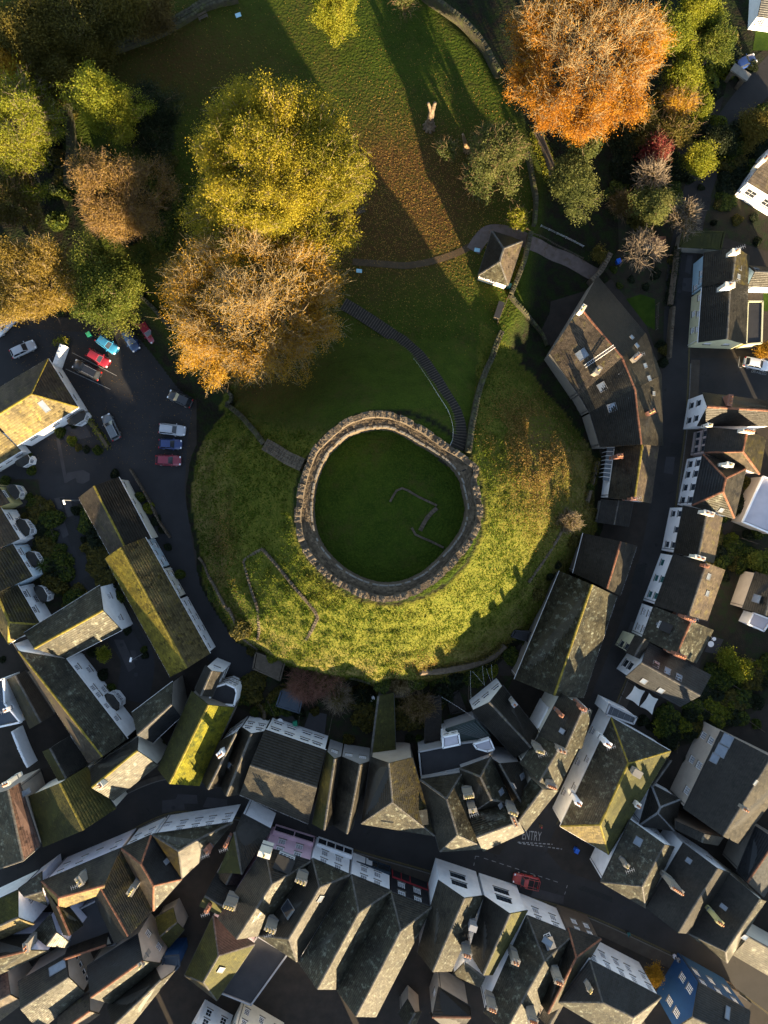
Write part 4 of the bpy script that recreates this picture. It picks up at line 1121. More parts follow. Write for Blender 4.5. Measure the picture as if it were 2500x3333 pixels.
# ------------------------------------------------------------------ centre: fan of roofs inside the street bend
B(32, 'stone house with mossy hipped roof and sunny dormers on the street bend', [(235, 1240), (420, 1890), (-190, 1790), (-105, 1235)], 8., 10.6, ((40, 1330), (70, 1612)), 'gh', 'tan', 'slate_moss', ('slate_moss', 'slate_dark', 'slate_lichen'))
B(32, 'wedge shaped slate house with central ridge next to the mossy hipped one', [(650, 1370), (850, 1995), (465, 2022), (300, 1425)], 8., 10.8, ((520, 1585), (612, 1885)), 'hh', 'grey', 'slate_lichen', ('slate_lichen', 'slate', 'slate_lichen', 'slate'), ch=((705, 1560, 2.0, .8, 4, 'w_stone', 'pot_buff', 1.), (738, 1680, 1.5, .7, 1, 'w_stone', 'pot_buff', 1.)))
B(32, 'wedge shaped slate house with two roof lights in the fan of roofs', [(890, 1240), (1060, 1625), (730, 1700), (630, 1335)], 8., 10.4, ((800, 1400), (890, 1590)), 'hh', 'grey', 'slate', ('slate_lichen', 'slate', 'slate', 'slate'), sky=((0, 970, 1525, .9, 1.1), (0, 965, 1640, .8, .8)))
B(32, 'slate house with sunlit ridge strip in the fan of roofs', [(1130, 1275), (1232, 1590), (1085, 1605), (890, 1245)], 7.2, 9.2, ((960, 1290), (1140, 1490)), 'gg', 'grey', 'slate_dark', sky=((0, 1145, 1395, .9, 1.1), (1, 1080, 1470, .9, .9)))
C3 = 'terraced houses round the curved street corner'
B(32, 'curved corner house with two pale roof lights and rusty chimneys at the upper end', [(1728, 845), (1640, 1165), (1285, 1060), (1475, 705)], 8.2, 10.9, ((1650, 835), (1515, 1140)), wall='cream', roof='slate', roofs=('slate_lichen', 'slate'), sky=((0, 1610, 960, .8, .9), (0, 1560, 1065, .8, .9), (1, 1480, 1020, .8, .9)), ch=((1655, 835, 1.3, .7, 2, 'w_brick'), (1475, 890, .7, .6, 1, 'w_brick')), group=C3)
B(32, 'curved corner house with sunlit front slope and triple pot chimney', [(1610, 1168), (1435, 1518), (1132, 1290), (1290, 1060)], 8.2, 11., ((1450, 1190), (1300, 1430)), wall='cream', roof='slate_lichen', ch=((1300, 1190, 1.6, .7, 3, 'w_stone', 'pot_buff'), (1480, 1185, 1.8, .7, 2, 'w_stone'), (1395, 1480, 1.9, .8, 4, 'w_stone')), group=C3)
B(32, 'curved corner house in the middle of the sunlit bend', [(1445, 1512), (1175, 1850), (1060, 1640), (1230, 1420)], 8.2, 11., ((1345, 1440), (1110, 1770)), wall='cream', roof='slate_lichen', ch=((1075, 1700, 1.8, .8, 3, 'w_stone', 'pot_buff'),), group=C3)
B(42, 'curved corner house with lead seam at the junction end of the bend', [(1165, 150), (820, 308), (690, -20), (1050, -110)], 8.2, 10.9, ((1080, 80), (805, 180)), wall='cream', roof='slate_lichen', ch=((1085, 60, 2., .8, 3, 'w_stone'),), group=C3)
B(32, 'dark roofed house with white rear wall under strings of bunting', [(985, 642), (1280, 1020), (1090, 1240), (730, 850)], 6.4, 8.8, ((850, 750), (1190, 1130)), wall='white', roof='slate_dark', ch=((1085, 800, .9, .7, 1, 'w_grey'),), win=((3, 3, (4.,), 1.2, 1., 'long'),))
FLAT(32, 'low green metal roofed extension with stepped front', [(515, 1010), (760, 930), (880, 1060), (800, 1090), (620, 1100)], 5., 'grey', 'felt_green', seams=8, par=.1, parm='felt_green')
FLAT(32, 'small white rendered rooftop room with narrow windows', [(490, 1072), (620, 1045), (632, 1130), (490, 1160)], 7., 'white', 'pale_roof', win=((0, 2, (6.1,), .6, .4, 'long'),), par=.1)
FLAT(32, 'dark flat roof with two lantern lights behind the fan of roofs', [(290, 1190), (640, 1120), (880, 1090), (900, 1200), (640, 1330), (310, 1400)], 5.6, 'grey', 'felt', par=.25)
FLAT(32, 'small white bay topped extension beside the green metal roof', [(745, 1130), (880, 1090), (915, 1170), (860, 1190), (770, 1165)], 6.6, 'white', 'pale_roof', par=.1)
FLAT(32, 'narrow blue felt roofed extension behind the curved corner houses', [(1365, 825), (1418, 860), (1335, 1040), (1268, 1010)], 5.8, 'white', 'felt_blue', par=.08)
B(32, 'long barn like hall with heavily lichened roof and mossy ridge', [(1935, -100), (1655, 745), (1085, 590), (1460, -310)], 4.4, 9., ((1741, -225), (1420, 710)), wall='stone', roof='slate_lichen', rc='ridge_moss', name='hall', cat='hall', gut='gutter_white', sky=())
B(23, 'modern dark roofed house with bright red ridge tiles', [(570, 1165), (430, 1582), (40, 1392), (125, 1060)], 4.4, 7., ((440, 1120), (320, 1525)), wall='stone', roof='slate_dark', roofs=('slate', 'slate_dark'), rc='ridge_red', gut='gutter_white')
B(23, 'small dark garage below the slate cottage', [(540, 800), (500, 1008), (243, 972), (280, 778)], 2.8, 3.3, None, wall='stone', roof='slate_dark', name='garage', cat='garage')
B(23, 'slate cottage with glass lean to on its garden side', [(750, 335), (685, 812), (335, 770), (395, 340)], 4.8, 7.4, ((617, 330), (550, 785)), wall='white', roof='slate', roofs=('tile_brown', 'slate'), rc='ridge_moss', ch=((430, 420, 1., .8, 2, 'w_brick'), (545, 775, 1., .6, 1, 'w_brick')))
# glass lean-to
gl = thing('conservatory', 'narrow glass lean to conservatory with pale blue panes against the slate cottage', 'conservatory', W(T(23, 330, 480), 0))
for i in range(8):
    a, b_, c, d_ = [W(T(23, *p), z) for p, z in (((322, 345), 2.3), ((395, 345), 3.4), ((347, 632), 3.4), ((285, 622), 2.3))]
    f0, f1 = i / 8 + .008, (i + 1) / 8 - .008
    q = [lerp(a, d_, f0), lerp(b_, c, f0), lerp(b_, c, f1), lerp(a, d_, f1)]
    m_ = MB(); m_.add(q + [p - Vector((0, 0, .03)) for p in q], [(0, 1, 2, 3), (7, 6, 5, 4), (0, 4, 5, 1), (1, 5, 6, 2), (2, 6, 7, 3), (3, 7, 4, 0)]); m_.build('pane', MT['skyglass'], gl)
    m_ = MB(); m_.tube(q[0], q[1], .05, .05, 5); m_.tube(q[0], Vector((q[0].x, q[0].y, 0)), .05, .05, 5); m_.build('rafter', MT['frame_white'], gl)
# ------------------------------------------------------------------ the curved stone range north east of the mound
CR = 'curved range of old slate roofs east of the mound'
B(13, 'upper end of the curved stone range with ladder on its brown slate roof', [(240, 610), (640, 1085), (95, 1600), (-151, 1245)], 5.6, 9., ((130, 890), (378, 1212)), wall='stone', roof='slate_lichen', roofs=('slate_dark', 'tile_brown'), rc='ridge_red', sky=((1, 115, 1260, 1.5, 1.7), (0, 525, 1120, .7, .7), (0, 567, 1188, .8, .7)), ch=((120, 880, 1.7, .7, 2, 'w_cream', 'pot_buff'), (250, 1390, 1.5, .9, 1, 'w_stone', 'pot_buff', 0.2)), group=CR)
B(13, 'middle of the curved stone range with tall orange pot chimney', [(640, 1080), (772, 1430), (178, 1742), (92, 1592)], 5.6, 9., ((380, 1212), (522, 1490)), wall='stone', roof='slate', roofs=('slate', 'slate'), rc='ridge_red', sky=((1, 282, 1530, 1.4, 1.3), (0, 635, 1355, .8, .8), (0, 668, 1460, .9, .8), (1, 445, 1430, .8, .8)), ch=((570, 1280, 1.8, 1., 3, 'w_stone', 'pot', .6),), group=CR)
B(13, 'lower end of the curved stone range beside the glass lean to cottage', [(772, 1430), (785, 2020), (268, 2030), (180, 1740)], 5.6, 9., ((522, 1490), (605, 1990)), wall='stone', roof='slate', roofs=('slate', 'slate_dark'), rc='ridge_red', sky=((1, 365, 1700, 1.3, 1.4), (1, 410, 1862, 1.5, 1.4), (0, 705, 1585, .7, .7), (1, 510, 1635, .6, .5)), ch=((690, 1740, 1.5, .8, 2, 'w_brick', 'pot_buff', .2),), group=CR)
# ladder lying on the roof
la = [W(T(13, *p), z) for p, z in (((130, 1365), 6.6), ((375, 1195), 9.3))]
ld = thing('ladder', 'long pale metal ladder lying up the brown slate roof', 'ladder', la[0])
dv = (la[1] - la[0]).normalized(); sx = dv.cross(Vector((0, 0, 1))).normalized() * .22; upv = Vector((0, 0, .45))
for s in (-1, 1):
    m_ = MB(); m_.tube(la[0] + sx * s + upv, la[1] + sx * s + upv, .04, .04, 5); m_.build('rail', MT['metal'], ld)
for i in range(18):
    p = lerp(la[0], la[1], (i + .5) / 18) + upv; m_ = MB(); m_.tube(p - sx, p + sx, .028, .028, 5); m_.build('rung', MT['metal'], ld)
# ------------------------------------------------------------------ east side of the castle street
B(13, 'slate roofed house with blue end wall and two small roof lights', [(1500, 440), (1488, 690), (1116, 702), (1130, 415)], 4.6, 7.6, ((1395, 392), (1365, 692)), wall='blue', roof='slate', roofs=('slate_moss', 'slate'), sky=((0, 1420, 540, .8, 1.), (0, 1410, 615, .8, 1.)), win=((2, [.25, .5], (3.4,), .8, 1.2), (2, [.15], (1.4,), 1., 1.2)), ch=((1395, 400, 1.5, .8, 1, 'w_cream'), (1345, 680, 1.9, .9, 1, 'w_cream')))
B(13, 'pale yellow house with dark roof at the disabled parking bay', [(1492, 692), (1475, 1175), (1080, 1160), (1112, 702)], 4.4, 7.2, ((1350, 700), (1318, 1152)), wall='yellow', roof='slate_dark', roofs=('slate_dark', 'slate_dark'), win=((2, [.25, .55, .85], (3.3,), .9, 1.2), (2, [.3, .65], (1.4,), .9, 1.2), (1, [.3, .75], (3.,), 1.1, 1.)), gut='gutter_white')
FLAT(13, 'dark flat roofed side wing of the pale yellow house', [(1492, 820), (1615, 820), (1605, 1165), (1478, 1175)], 3.4, 'yellow', 'felt', par=.1)
B(13, 'low dark slate outhouse with one roof light beside the blue walled house', [(1500, 525), (1800, 545), (1790, 700), (1490, 690)], 3.6, 5.6, None, wall='white', roof='slate_dark', sky=((0, 1558, 552, .8, .8),))
B(13, 'dark slate house with row of pots at the side road corner', [(1115, 1578), (1760, 1660), (1750, 1850), (1072, 1850)], 6., 8.6, None, 'gg', wall='white', roof='slate_dark', rc='ridge_red', win=((3, 2, (2., 4.6), .9, 1.3, 'wide'),), ch=((1345, 1640, 2.2, .8, 3, 'w_brick', 'pot', .2),), fm='frame_dark')
B(23, 'rose rendered house with moss patch on its hipped roof', [(1640, 270), (1590, 570), (1132, 390), (1165, 178)], 6., 8.8, ((1487, 225), (1450, 380)), 'gh', 'rose', 'slate_dark', ('slate_moss', 'slate_dark', 'tile_brown'), rc='ridge_red', win=((2, 3, (2., 4.6), .9, 1.3),), ch=((1500, 210, 2.2, .7, 4, 'w_cream'), (1175, 160, 1., .5, 1, 'w_cream', 'pot_buff', -.5)), fm='frame_dark')
B(23, 'white house with blue grey hipped slate roof and orange hip tiles', [(1475, 525), (1380, 935), (1030, 830), (1120, 405)], 6.4, 9.2, ((1310, 605), (1285, 715)), 'hh', 'white', 'slate_blue', ('slate', 'slate_blue', 'slate_lichen', 'slate_dark'), 'tile', 'ridge_red', win=((2, 4, (2.0, 4.8), 1., 1.35),), ch=((1345, 490, 1.3, .7, 1, 'w_cream', 'pot_buff'),), sky=((2, 1270, 865, .7, .9),), fm='frame_dark')
B(23, 'narrow white terraced house with dark red brown slates', [(1280, 930), (1205, 1310), (880, 1227), (960, 832)], 5.8, 8.6, ((1145, 915), (1085, 1232)), wall='white', roof='slate_dark', roofs=('tile_brown', 'slate_dark'), win=((2, 3, (2., 4.4), .9, 1.2),), ch=((1170, 895, 2., .8, 2, 'w_cream'), (1095, 1265, 2., .7, 2, 'w_cream')), fm='frame_dark')
B(23, 'white terraced house with green shutters and two roof lights', [(1300, 1365), (1150, 1795), (718, 1662), (880, 1232)], 5.8, 8.6, ((1135, 1350), (1010, 1705)), wall='white', roof='slate_dark', roofs=('tile_brown', 'slate_dark'), sky=((0, 1160, 1420, 1., 1.), (0, 1150, 1560, .9, .9)), win=((2, 3, (2., 4.4), 1., 1.2),), ch=((1150, 1335, .9, .6, 1, 'w_brick'),), fm='frame_green')
B(33, 'white fronted house with brick chimney row and small dormer', [(1205, 180), (1060, 460), (615, 250), (712, -15)], 5.8, 8.8, ((1020, 110), (922, 335)), wall='white', roof='slate_lichen', roofs=('slate_lichen', 'slate_lichen'), rc='ridge_red', win=((2, 2, (2., 4.4), 1., 1.2),), ch=((1010, 90, 2.2, .7, 4, 'w_brick'), (930, 395, 2.2, .7, 4, 'w_brick')), sky=((1, 770, 140, .5, 1.4),))
B(33, 'house with purple grey slates and five square roof lights', [(665, 290), (1185, 560), (935, 815), (480, 565)], 5.6, 7.6, ((575, 430), (1060, 690)), wall='white', roof='slate_blue', kind='tile', sky=((0, 725, 468, 1.1, 1.1), (0, 820, 522, 1.1, 1.1), (0, 915, 575, 1.1, 1.1), (1, 627, 602, 1., 1.), (1, 768, 680, 1., 1.)), win=((3, 2, (2., 4.2), 1.2, 1.4, 'case'),), fm='frame_dark')
B(33, 'yellow fronted shop house squeezed between white neighbours', [(680, 265), (590, 420), (480, 370), (560, 225)], 6.2, 6.9, None, wall='yellow', roof='slate_dark', win=((2, 2, (2.4, 4.8), 1.1, 1.3, 'case'),), name='shop_house', fm='frame_dark')
B(33, 'long white walled house with big lichen roof above the street steps', [(850, 1187), (335, 2045), (-66, 1810), (355, 905)], 6.4, 9.6, ((500, 1290), (265, 1800)), 'hh', 'white', 'slate_lichen', ('moss_dark', 'slate_lichen', 'tile_moss', 'slate_lichen'), rc='ridge_moss', win=((2, [.32, .6], (4.6,), .9, 1.3), (2, [.2, .5, .8], (1.8,), 1., 1.3)), ch=((330, 1130, 1.3, .9, 2, 'w_white'), (85, 1620, 1.1, .8, 2, 'w_white'), (575, 1375, 1.7, 1.3, 0, 'w_stone')), gut='gutter_white')
B(33, 'large dark slate house with three big bright roof windows', [(1900, 1330), (1420, 1960), (960, 1665), (1270, 1020)], 6.6, 9.2, ((1690, 1230), (1345, 1800)), wall='tan', roof='slate_dark', roofs=('slate', 'slate_dark'), sky=((1, 1315, 1098, 2., 1.6), (1, 1270, 1180, 2., 1.6), (1, 1215, 1245, 1.5, 1.2), (0, 1550, 1445, .9, .7)), win=((2, 3, (2.2, 4.8), 1.1, 1.5),), ch=((1470, 1670, 1., .7, 2, 'w_stone'),))
B(33, 'small hipped roof with blue lead hips behind the lichen roof house', [(930, 1590), (880, 1850), (590, 1805), (690, 1465)], 5., 7.2, ((765, 1655), (745, 1700)), 'hh', 'white', 'slate_dark', rc='lead', ch=((580, 1640, .9, .9, 2, 'w_cream'),))
B(33, 'narrow slate outbuilding with flat tail beside the garden', [(860, 1260), (700, 1470), (660, 1440), (800, 1225)], 4.4, 5.6, None, wall='stone', roof='slate')
FLAT(33, 'glazed courtyard pit with tall white framed windows', [(345, 800), (565, 905), (540, 960), (315, 880)], 6.2, 'white', 'glass', par=.2, seams=4, parm='w_grey')
B(43, 'hipped slate house with sunlit front at the street junction', [(880, 270), (640, 778), (270, 562), (515, 45)], 7., 9.6, ((790, 272), (614, 598)), 'gh', 'white', 'slate_lichen', ('slate_lichen', 'slate_lichen', 'slate_lichen'), sky=((1, 580, 225, 1.3, 1.2),), ch=((485, 430, .9, .7, 1, 'w_stone', 'pot_buff', .4),), win=((3, 2, (5., 2.4), .8, 1.2),))
B(43, 'dark slate house with seven pot chimney stack', [(1345, 490), (1002, 992), (640, 775), (960, 240)], 7.2, 9.8, ((1250, 437), (925, 965)), wall='white', roof='slate_dark', sky=((1, 1000, 385, .8, .9),), ch=((905, 630, 2.6, .8, 6, 'w_stone', 'pot', 2.4),), win=((3, 2, (5.,), .9, 1.2),))
B(43, 'dark slate house with long mossy chimney breast', [(1640, 720), (1320, 1235), (1000, 992), (1335, 492)], 7.2, 9.8, ((1585, 715), (1308, 1138)), 'gh', 'cream', 'slate_dark', ('slate_lichen', 'slate_dark', 'slate_lichen'), ch=((1260, 900, 1.3, .8, 3, 'w_olive', 'pot', 2.),), sky=((1, 1290, 770, .7, 1.1),))
B(43, 'low house with sunlit yellow lichen roof at the lower street', [(1365, 1165), (1800, 1420), (1880, 1200), (1440, 955)], 6.5, 8.6, 'mono', wall='cream', roof='slate_lichen', kind='tile', sky=((0, 1468, 1020, 1., 1.),))
B(43, 'dark house with small rear windows beside the seven pot house', [(1290, 190), (1240, 260), (900, 130), (900, 60)], 6.8, 8.4, None, wall='brown', roof='slate_dark', win=((1, 2, (5.,), .9, 1.2),))
B(43, 'slate roofed house with red ridge partly hidden in the east corner', [(1900, 300), (1620, 690), (1400, 480), (1560, 100)], 5.5, 7.6, ((1780, 130), (1490, 570)), wall='stone', roof='slate_blue', rc='ridge_red')
B(43, 'tall white three storey house with blue grey hipped roof on the street', [(180, 1215), (770, 1522), (480, 1900), (-90, 1560)], 8.6, 11., ((285, 1565), (540, 1690)), 'hh', 'white', 'slate_lichen', ('slate_blue', 'slate_lichen', 'slate_lichen', 'slate_dark'), rc='ridge_grey', win=((0, 5, (4.2, 6.9), 1., 1.6),), ch=((180, 1460, .9, .7, 2, 'w_stone', 'pot_buff', .2),))
B(43, 'deep blue house with white sash windows at the foot of the street', [(1080, 1400), (1512, 1640), (1330, 1960), (870, 1790)], 8., 10.4, None, 'gg', 'navy', 'slate_blue', ('slate_blue', 'slate_lichen'), win=((0, 3, (4., 6.6), 1., 1.5), (3, 2, (4., 6.6), 1., 1.5)), sky=((0, 1320, 1650, .8, 1.8),))
FLAT(23, 'long building with flat pale lilac roof behind the hipped white house', [(1620, 590), (1900, 690), (1700, 1070), (1450, 965)], 4., 'tan', 'pale_roof', par=.12, parm='w_white')
B(23, 'slate roofed house at the frame edge with bright square roof light', [(1900, 1520), (1830, 1800), (1450, 1690), (1560, 1380)], 4.8, 7., ((1720, 1400), (1640, 1740)), wall='tan', roof='slate_dark', sky=((1, 1565, 1605, 1.3, 1.2),))
FLAT(33, 'small outbuilding with pale lilac flat roof by the garden wall', [(1540, 40), (1690, 95), (1625, 190), (1495, 130)], 3.2, 'white', 'pale_roof', par=.06)
B(3, 'white house with brown mossy roof below the steep lane', [(1490, 1512), (1800, 1700), (1990, 1390), (1690, 1190)], 5., 7.2, None, wall='white', roof='tile_brown', kind='tile', win=((3, 2, (3.4,), 1., 1.2), (0, 2, (2.6,), 1.8, 1.8, 'case')), gut='gutter_white', ch=((1640, 1310, 1.2, .7, 2, 'w_cream'),))
B(3, 'white house with glazed porch and grey metal roof at the top lane', [(1575, 130), (1800, 160), (1800, -120), (1590, -150)], 3.6, 4.8, None, wall='white', roof='slate_blue', win=((0, 2, (2.,), 1.2, 1.2, 'grid'),))
# ------------------------------------------------------------------ south side of the high street
B(41, 'lilac pink shop house with two bow fronted shop windows', [(990, 392), (548, 1012), (215, 870), (605, 275)], 8., 10.8, ((665, 580), (375, 1025)), 'hg', 'pink', 'slate', ('slate_lichen', 'slate', '', 'slate_dark'), rc='ridge_grey', win=((3, [.3, .7], (4.1, 6.7), 1.15, 1.5),), ch=((600, 340, 2.4, .9, 1, 'w_cream', 'pot_buff', .6), (310, 770, 2.4, .8, 4, 'w_stone', 'pot_buff', .6)), name='shop_house')
B(41, 'white and grey shop house with recessed sash windows between pink and white', [(1312, 505), (870, 1225), (550, 1010), (1000, 370)], 8., 10.8, ((1060, 610), (805, 1035)), 'hh', 'white', 'slate_lichen', ('slate', 'slate_dark', 'slate_lichen', 'slate_lichen'), win=((3, [.3, .7], (4.1, 6.7), 1.1, 1.5),), ch=((905, 560, 2.2, .8, 3, 'w_stone', 'pot_buff', .8), (650, 960, 2.2, .8, 3, 'w_stone', 'pot_buff', .8)), sky=((0, 1065, 700, 1.1, .9), (1, 800, 790, 1.9, 2.2, 0)), name='shop_house')
B(41, 'white shop house with painted name board and long twin valley roof', [(1655, 640), (1200, 1455), (885, 1235), (1325, 505)], 8., 10.8, ((1385, 820), (1028, 1472)), 'hg', 'white', 'slate_lichen', ('slate_lichen', 'slate_lichen', '', 'slate'), win=((3, [.3, .68], (4.1, 6.7), 1.1, 1.5),), name='shop_house', fm='frame_white')
B(42, 'black rendered shop house with white sash windows and crimson shopfront', [(395, 775), (-70, 1685), (-400, 1455), (60, 650)], 8., 10.8, ((140, 970), (-240, 1690)), 'hg', 'black', 'slate_lichen', ('slate_lichen', 'slate_lichen', '', 'slate'), win=((3, [.3, .7], (4.1, 6.7), 1.2, 1.5),), name='shop_house')
B(42, 'white gable fronted house with long dark casements, first of the pair', [(830, 676), (560, 1305), (280, 1150), (455, 550)], 7.8, 10.6, ((660, 725), (400, 1320)), wall='white', roof='slate', roofs=('slate_lichen', 'slate'), rc='ridge_grey', win=((3, 1, (3.8, 6.2), 2.6, 1.4, 'wide'),), fm='frame_dark', name='shop_house')
B(42, 'white gable fronted house with dark mossy roof, second of the pair', [(1192, 800), (900, 1335), (710, 1150), (838, 682)], 7.8, 10.6, ((1045, 835), (820, 1340)), wall='white', roof='slate_dark', roofs=('moss_dark', 'slate_dark'), rc='ridge_grey', win=((3, 1, (3.8, 6.2), 2.6, 1.4, 'wide'),), sky=((1, 925, 965, .9, 1.3), (1, 880, 1060, .9, 1.4)), ch=((740, 950, 1.4, 1.1, 0, 'w_grey', 'pot', -.4), (690, 1170, 1.8, .8, 3, 'w_stone', 'pot', .2)), fm='frame_dark', name='shop_house')
B(42, 'white house with small sashes and lead roofed round dormer', [(1575, 1000), (1210, 1790), (830, 1650), (1188, 845)], 7.4, 10., ((1335, 1222), (1030, 1745)), 'hg', 'white', 'slate_lichen', ('slate_lichen', 'slate_lichen', '', 'slate'), win=((3, [.3, .7], (3.9, 6.2), 1.1, 1.5),), ch=((1095, 1230, 1.5, 1.1, 2, 'w_stone', 'pot', .8), (900, 1620, 1.8, .9, 3, 'w_stone', 'pot', .8)), sky=((1, 1060, 1390, .9, .9), (1, 1360, 1060, 1., 1.6)), name='shop_house')
B(42, 'brown stone house with white sash windows and tall chimneys', [(1805, 1038), (1480, 1600), (1290, 1560), (1530, 942)], 7., 9.4, ((1600, 1190), (1375, 1600)), 'hg', 'brown', 'slate_dark', ('slate_moss', 'slate_dark', '', 'slate_dark'), rc='ridge_red', win=((3, [.35, .75], (3.8, 5.9), .9, 1.3),), ch=((1455, 1395, 1.6, 1., 3, 'w_stone', 'pot', 2.4), (1240, 1720, 1.8, .9, 4, 'w_stone', 'pot', 2.4)), name='shop_house')
B(42, 'small dark roofed house with orange ridge in the back court', [(450, 1440), (718, 1602), (600, 1850), (380, 1650)], 6., 8., ((400, 1690), (700, 1610)), 'gg', 'tan', 'slate_dark', rc='ridge_red', win=((3, 1, (4.,), .9, 1.2),))
B(42, 'low tiled shed with sunlit slope in the back yard', [(120, 1660), (200, 1540), (310, 1640), (260, 1760)], 4., 5.6, None, wall='tan', roof='slate_lichen')
B(42, 'pale ribbed metal lean to roof behind the white gables', [(570, 1330), (800, 1440), (830, 1330), (660, 1200)], 5.6, 6.6, 'mono', wall='white', roof='slate_lichen')
B(42, 'long tan walled house with sash window at the lower court', [(1620, 1350), (1400, 1743), (1290, 1690), (1520, 1310)], 6., 7.4, None, wall='tan', roof='slate_dark', win=((0, 2, (4.,), .9, 1.5),))
B(41, 'slate roofed house with yellow moss patches and one roof light', [(520, 1082), (205, 1548), (-60, 1340), (175, 845)], 5.6, 8., ((220, 1178), (95, 1395)), 'hh', 'white', 'slate_dark', ('moss_dark', 'moss_dark', 'slate_moss', 'slate_dark'), sky=((0, 240, 1290, 1., 1.1),))
FLAT(41, 'plain grey flat roofed extension behind the shops', [(545, 1015), (795, 1162), (490, 1585), (225, 1480)], 4.6, 'grey', 'felt', par=.12)
B(41, 'white gabled cottage with dark window pairs at the bottom frame edge', [(25, 1740), (290, 1890), (120, 2150), (-120, 2000)], 6., 8., None, wall='white', roof='slate_dark', win=((0, 2, (2.2, 4.4), 1., 1.5, 'case'),), gut='gutter_white')
B(41, 'cream house with six sash windows at the bottom frame edge', [(350, 1750), (735, 1975), (600, 2250), (200, 2050)], 6.4, 8.6, None, wall='cream', roof='slate', win=((0, 3, (2.2, 4.8), .9, 1.4),))
B(40, 'lilac white street house with green and brown mossy slate roof', [(345, 560), (1005, 285), (870, 660), (490, 790)], 7.6, 10., ((488, 697), (832, 580)), 'hg', 'lilac', 'slate', ('slate', 'tile_moss', '', 'moss_dark'), rc='ridge_red', win=((0, 4, (4., 6.3), 1., 1.3),), ch=((660, 560, 1.8, 1.1, 2, 'w_stone', 'pot_buff', .6),))
B(40, 'rear wing with mossy streaks and orange ridge round the dark court', [(1010, 300), (1270, 802), (955, 1075), (780, 690)], 7., 9.4, ((868, 620), (1065, 1015)), wall='grey', roof='slate_moss', roofs=('slate_moss', 'slate_dark'), rc='ridge_red', ch=((1090, 640, 1.7, 1.2, 3, 'w_stone', 'pot_buff', .8),))
B(40, 'narrow west wing with bright moss on the court side', [(560, 760), (692, 925), (530, 1000), (345, 565)], 7., 8.6, ((480, 760), (545, 935)), wall='lilac', roof='slate_moss', roofs=('slate_moss', 'slate_moss'), rc='ridge_red')
FLAT(40, 'dark flat roof filling the court behind the lilac street house', [(640, 800), (800, 720), (960, 1080), (570, 1150), (560, 1010)], 5., 'grey', 'felt', par=.1)
B(40, 'house with blue slate hipped roof and blazing sunlit hip', [(1255, 175), (1510, 542), (1275, 803), (1005, 287)], 7.4, 10.4, ((1170, 415), (1275, 597)), 'hh', 'white', 'slate_blue', ('slate_blue', 'tile_brown', 'slate_lichen', 'slate'), rc='ridge_red', win=((3, 2, (4., 6.2), 1., 1.3),), sky=((0, 1380, 395, .8, .8),))
B(40, 'pale fronted street house with sunlit rear slope and lead valley', [(1265, 170), (1935, 70), (1690, 365), (1512, 532)], 7.4, 9.8, ((1485, 308), (1645, 212)), 'hh', 'white', 'slate', ('slate_lichen', 'slate', 'slate_lichen', 'slate_moss'), win=((0, 5, (4., 6.2), 1.1, 1.2),), ch=((1720, 310, 1.2, .7, 1, 'w_brick', 'pot', .3),))
B(41, 'small mossy roofed house between the lilac pink shop and its neighbour', [(415, 0), (660, 130), (420, 470), (215, 490)], 6.6, 8.6, ((455, 190), (300, 420)), 'gg', 'white', 'moss_dark', ('slate_dark', 'moss_dark'), win=((3, 1, (4.6,), 1., 1.2),), ch=((280, 260, .8, .6, 1, 'w_brick'),))
B(41, 'low dark roof with two small roof lights west of the pink shop', [(490, 330), (380, 590), (215, 520), (350, 290)], 5.4, 6.6, None, wall='grey', roof='slate_dark', sky=((1, 380, 425, .6, .7),))
B(41, 'house with sunlit moss dormer roof and double pot chimney', [(200, 490), (390, 610), (240, 840), (60, 760)], 5.4, 7.4, None, 'gg', 'grey', 'slate_moss', ('slate_dark', 'moss_dark'), ch=((130, 790, 1.5, .8, 2, 'w_brick', 'pot', .6), (215, 720, 1.3, 1.3, 0, 'w_olive', 'pot', -.5)))
B(40, 'white gable ended house with moss green roof by the street wall', [(-250, 820), (150, 633), (285, 912), (-150, 1110)], 7., 9.6, ((-250, 1040), (140, 866)), wall='white', roof='moss_dark', roofs=('moss_dark', 'tile_moss'), win=((1, 1, (4.8,), 1., 1.2),))
B(40, 'lilac rendered house front along the street beside the moss green roof', [(150, 625), (350, 480), (395, 760), (290, 700)], 6.6, 7.4, None, wall='lilac', roof='slate_lichen', name='house')
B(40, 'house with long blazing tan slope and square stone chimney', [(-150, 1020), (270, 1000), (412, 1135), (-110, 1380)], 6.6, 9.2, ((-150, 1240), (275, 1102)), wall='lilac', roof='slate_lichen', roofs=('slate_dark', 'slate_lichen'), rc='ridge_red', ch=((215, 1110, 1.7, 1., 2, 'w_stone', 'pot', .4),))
B(40, 'lilac white back house with low pitched pale roof', [(270, 1000), (420, 830), (575, 1060), (560, 1110)], 6.4, 7.6, None, wall='lilac', roof='slate_lichen')
B(40, 'broad lichened roof with long glazed strip near the bottom corner', [(150, 1395), (552, 1165), (702, 1480), (330, 1800)], 6., 7.8, ((240, 1590), (620, 1330)), 'gg', 'tan', 'slate_lichen', ('slate', 'slate_lichen'), sky=((0, 480, 1275, 3., 1.3),), win=((1, 5, (3.6,), .8, .8, 'one'),))
B(40, 'grey blue slate house with blinding sunlit rear slope and tan gable wall', [(722, 1268), (1145, 1000), (1338, 1240), (922, 1574)], 6.6, 9.6, ((752, 1525), (1190, 1216)), wall='tan', roof='slate_lichen', roofs=('slate_blue', 'slate_lichen'), rc='ridge_red', win=((1, 2, (4.,), 1., 1.3),), ch=((1170, 1255, 1., .8, 1, 'w_stone', 'pot_buff', .2),))
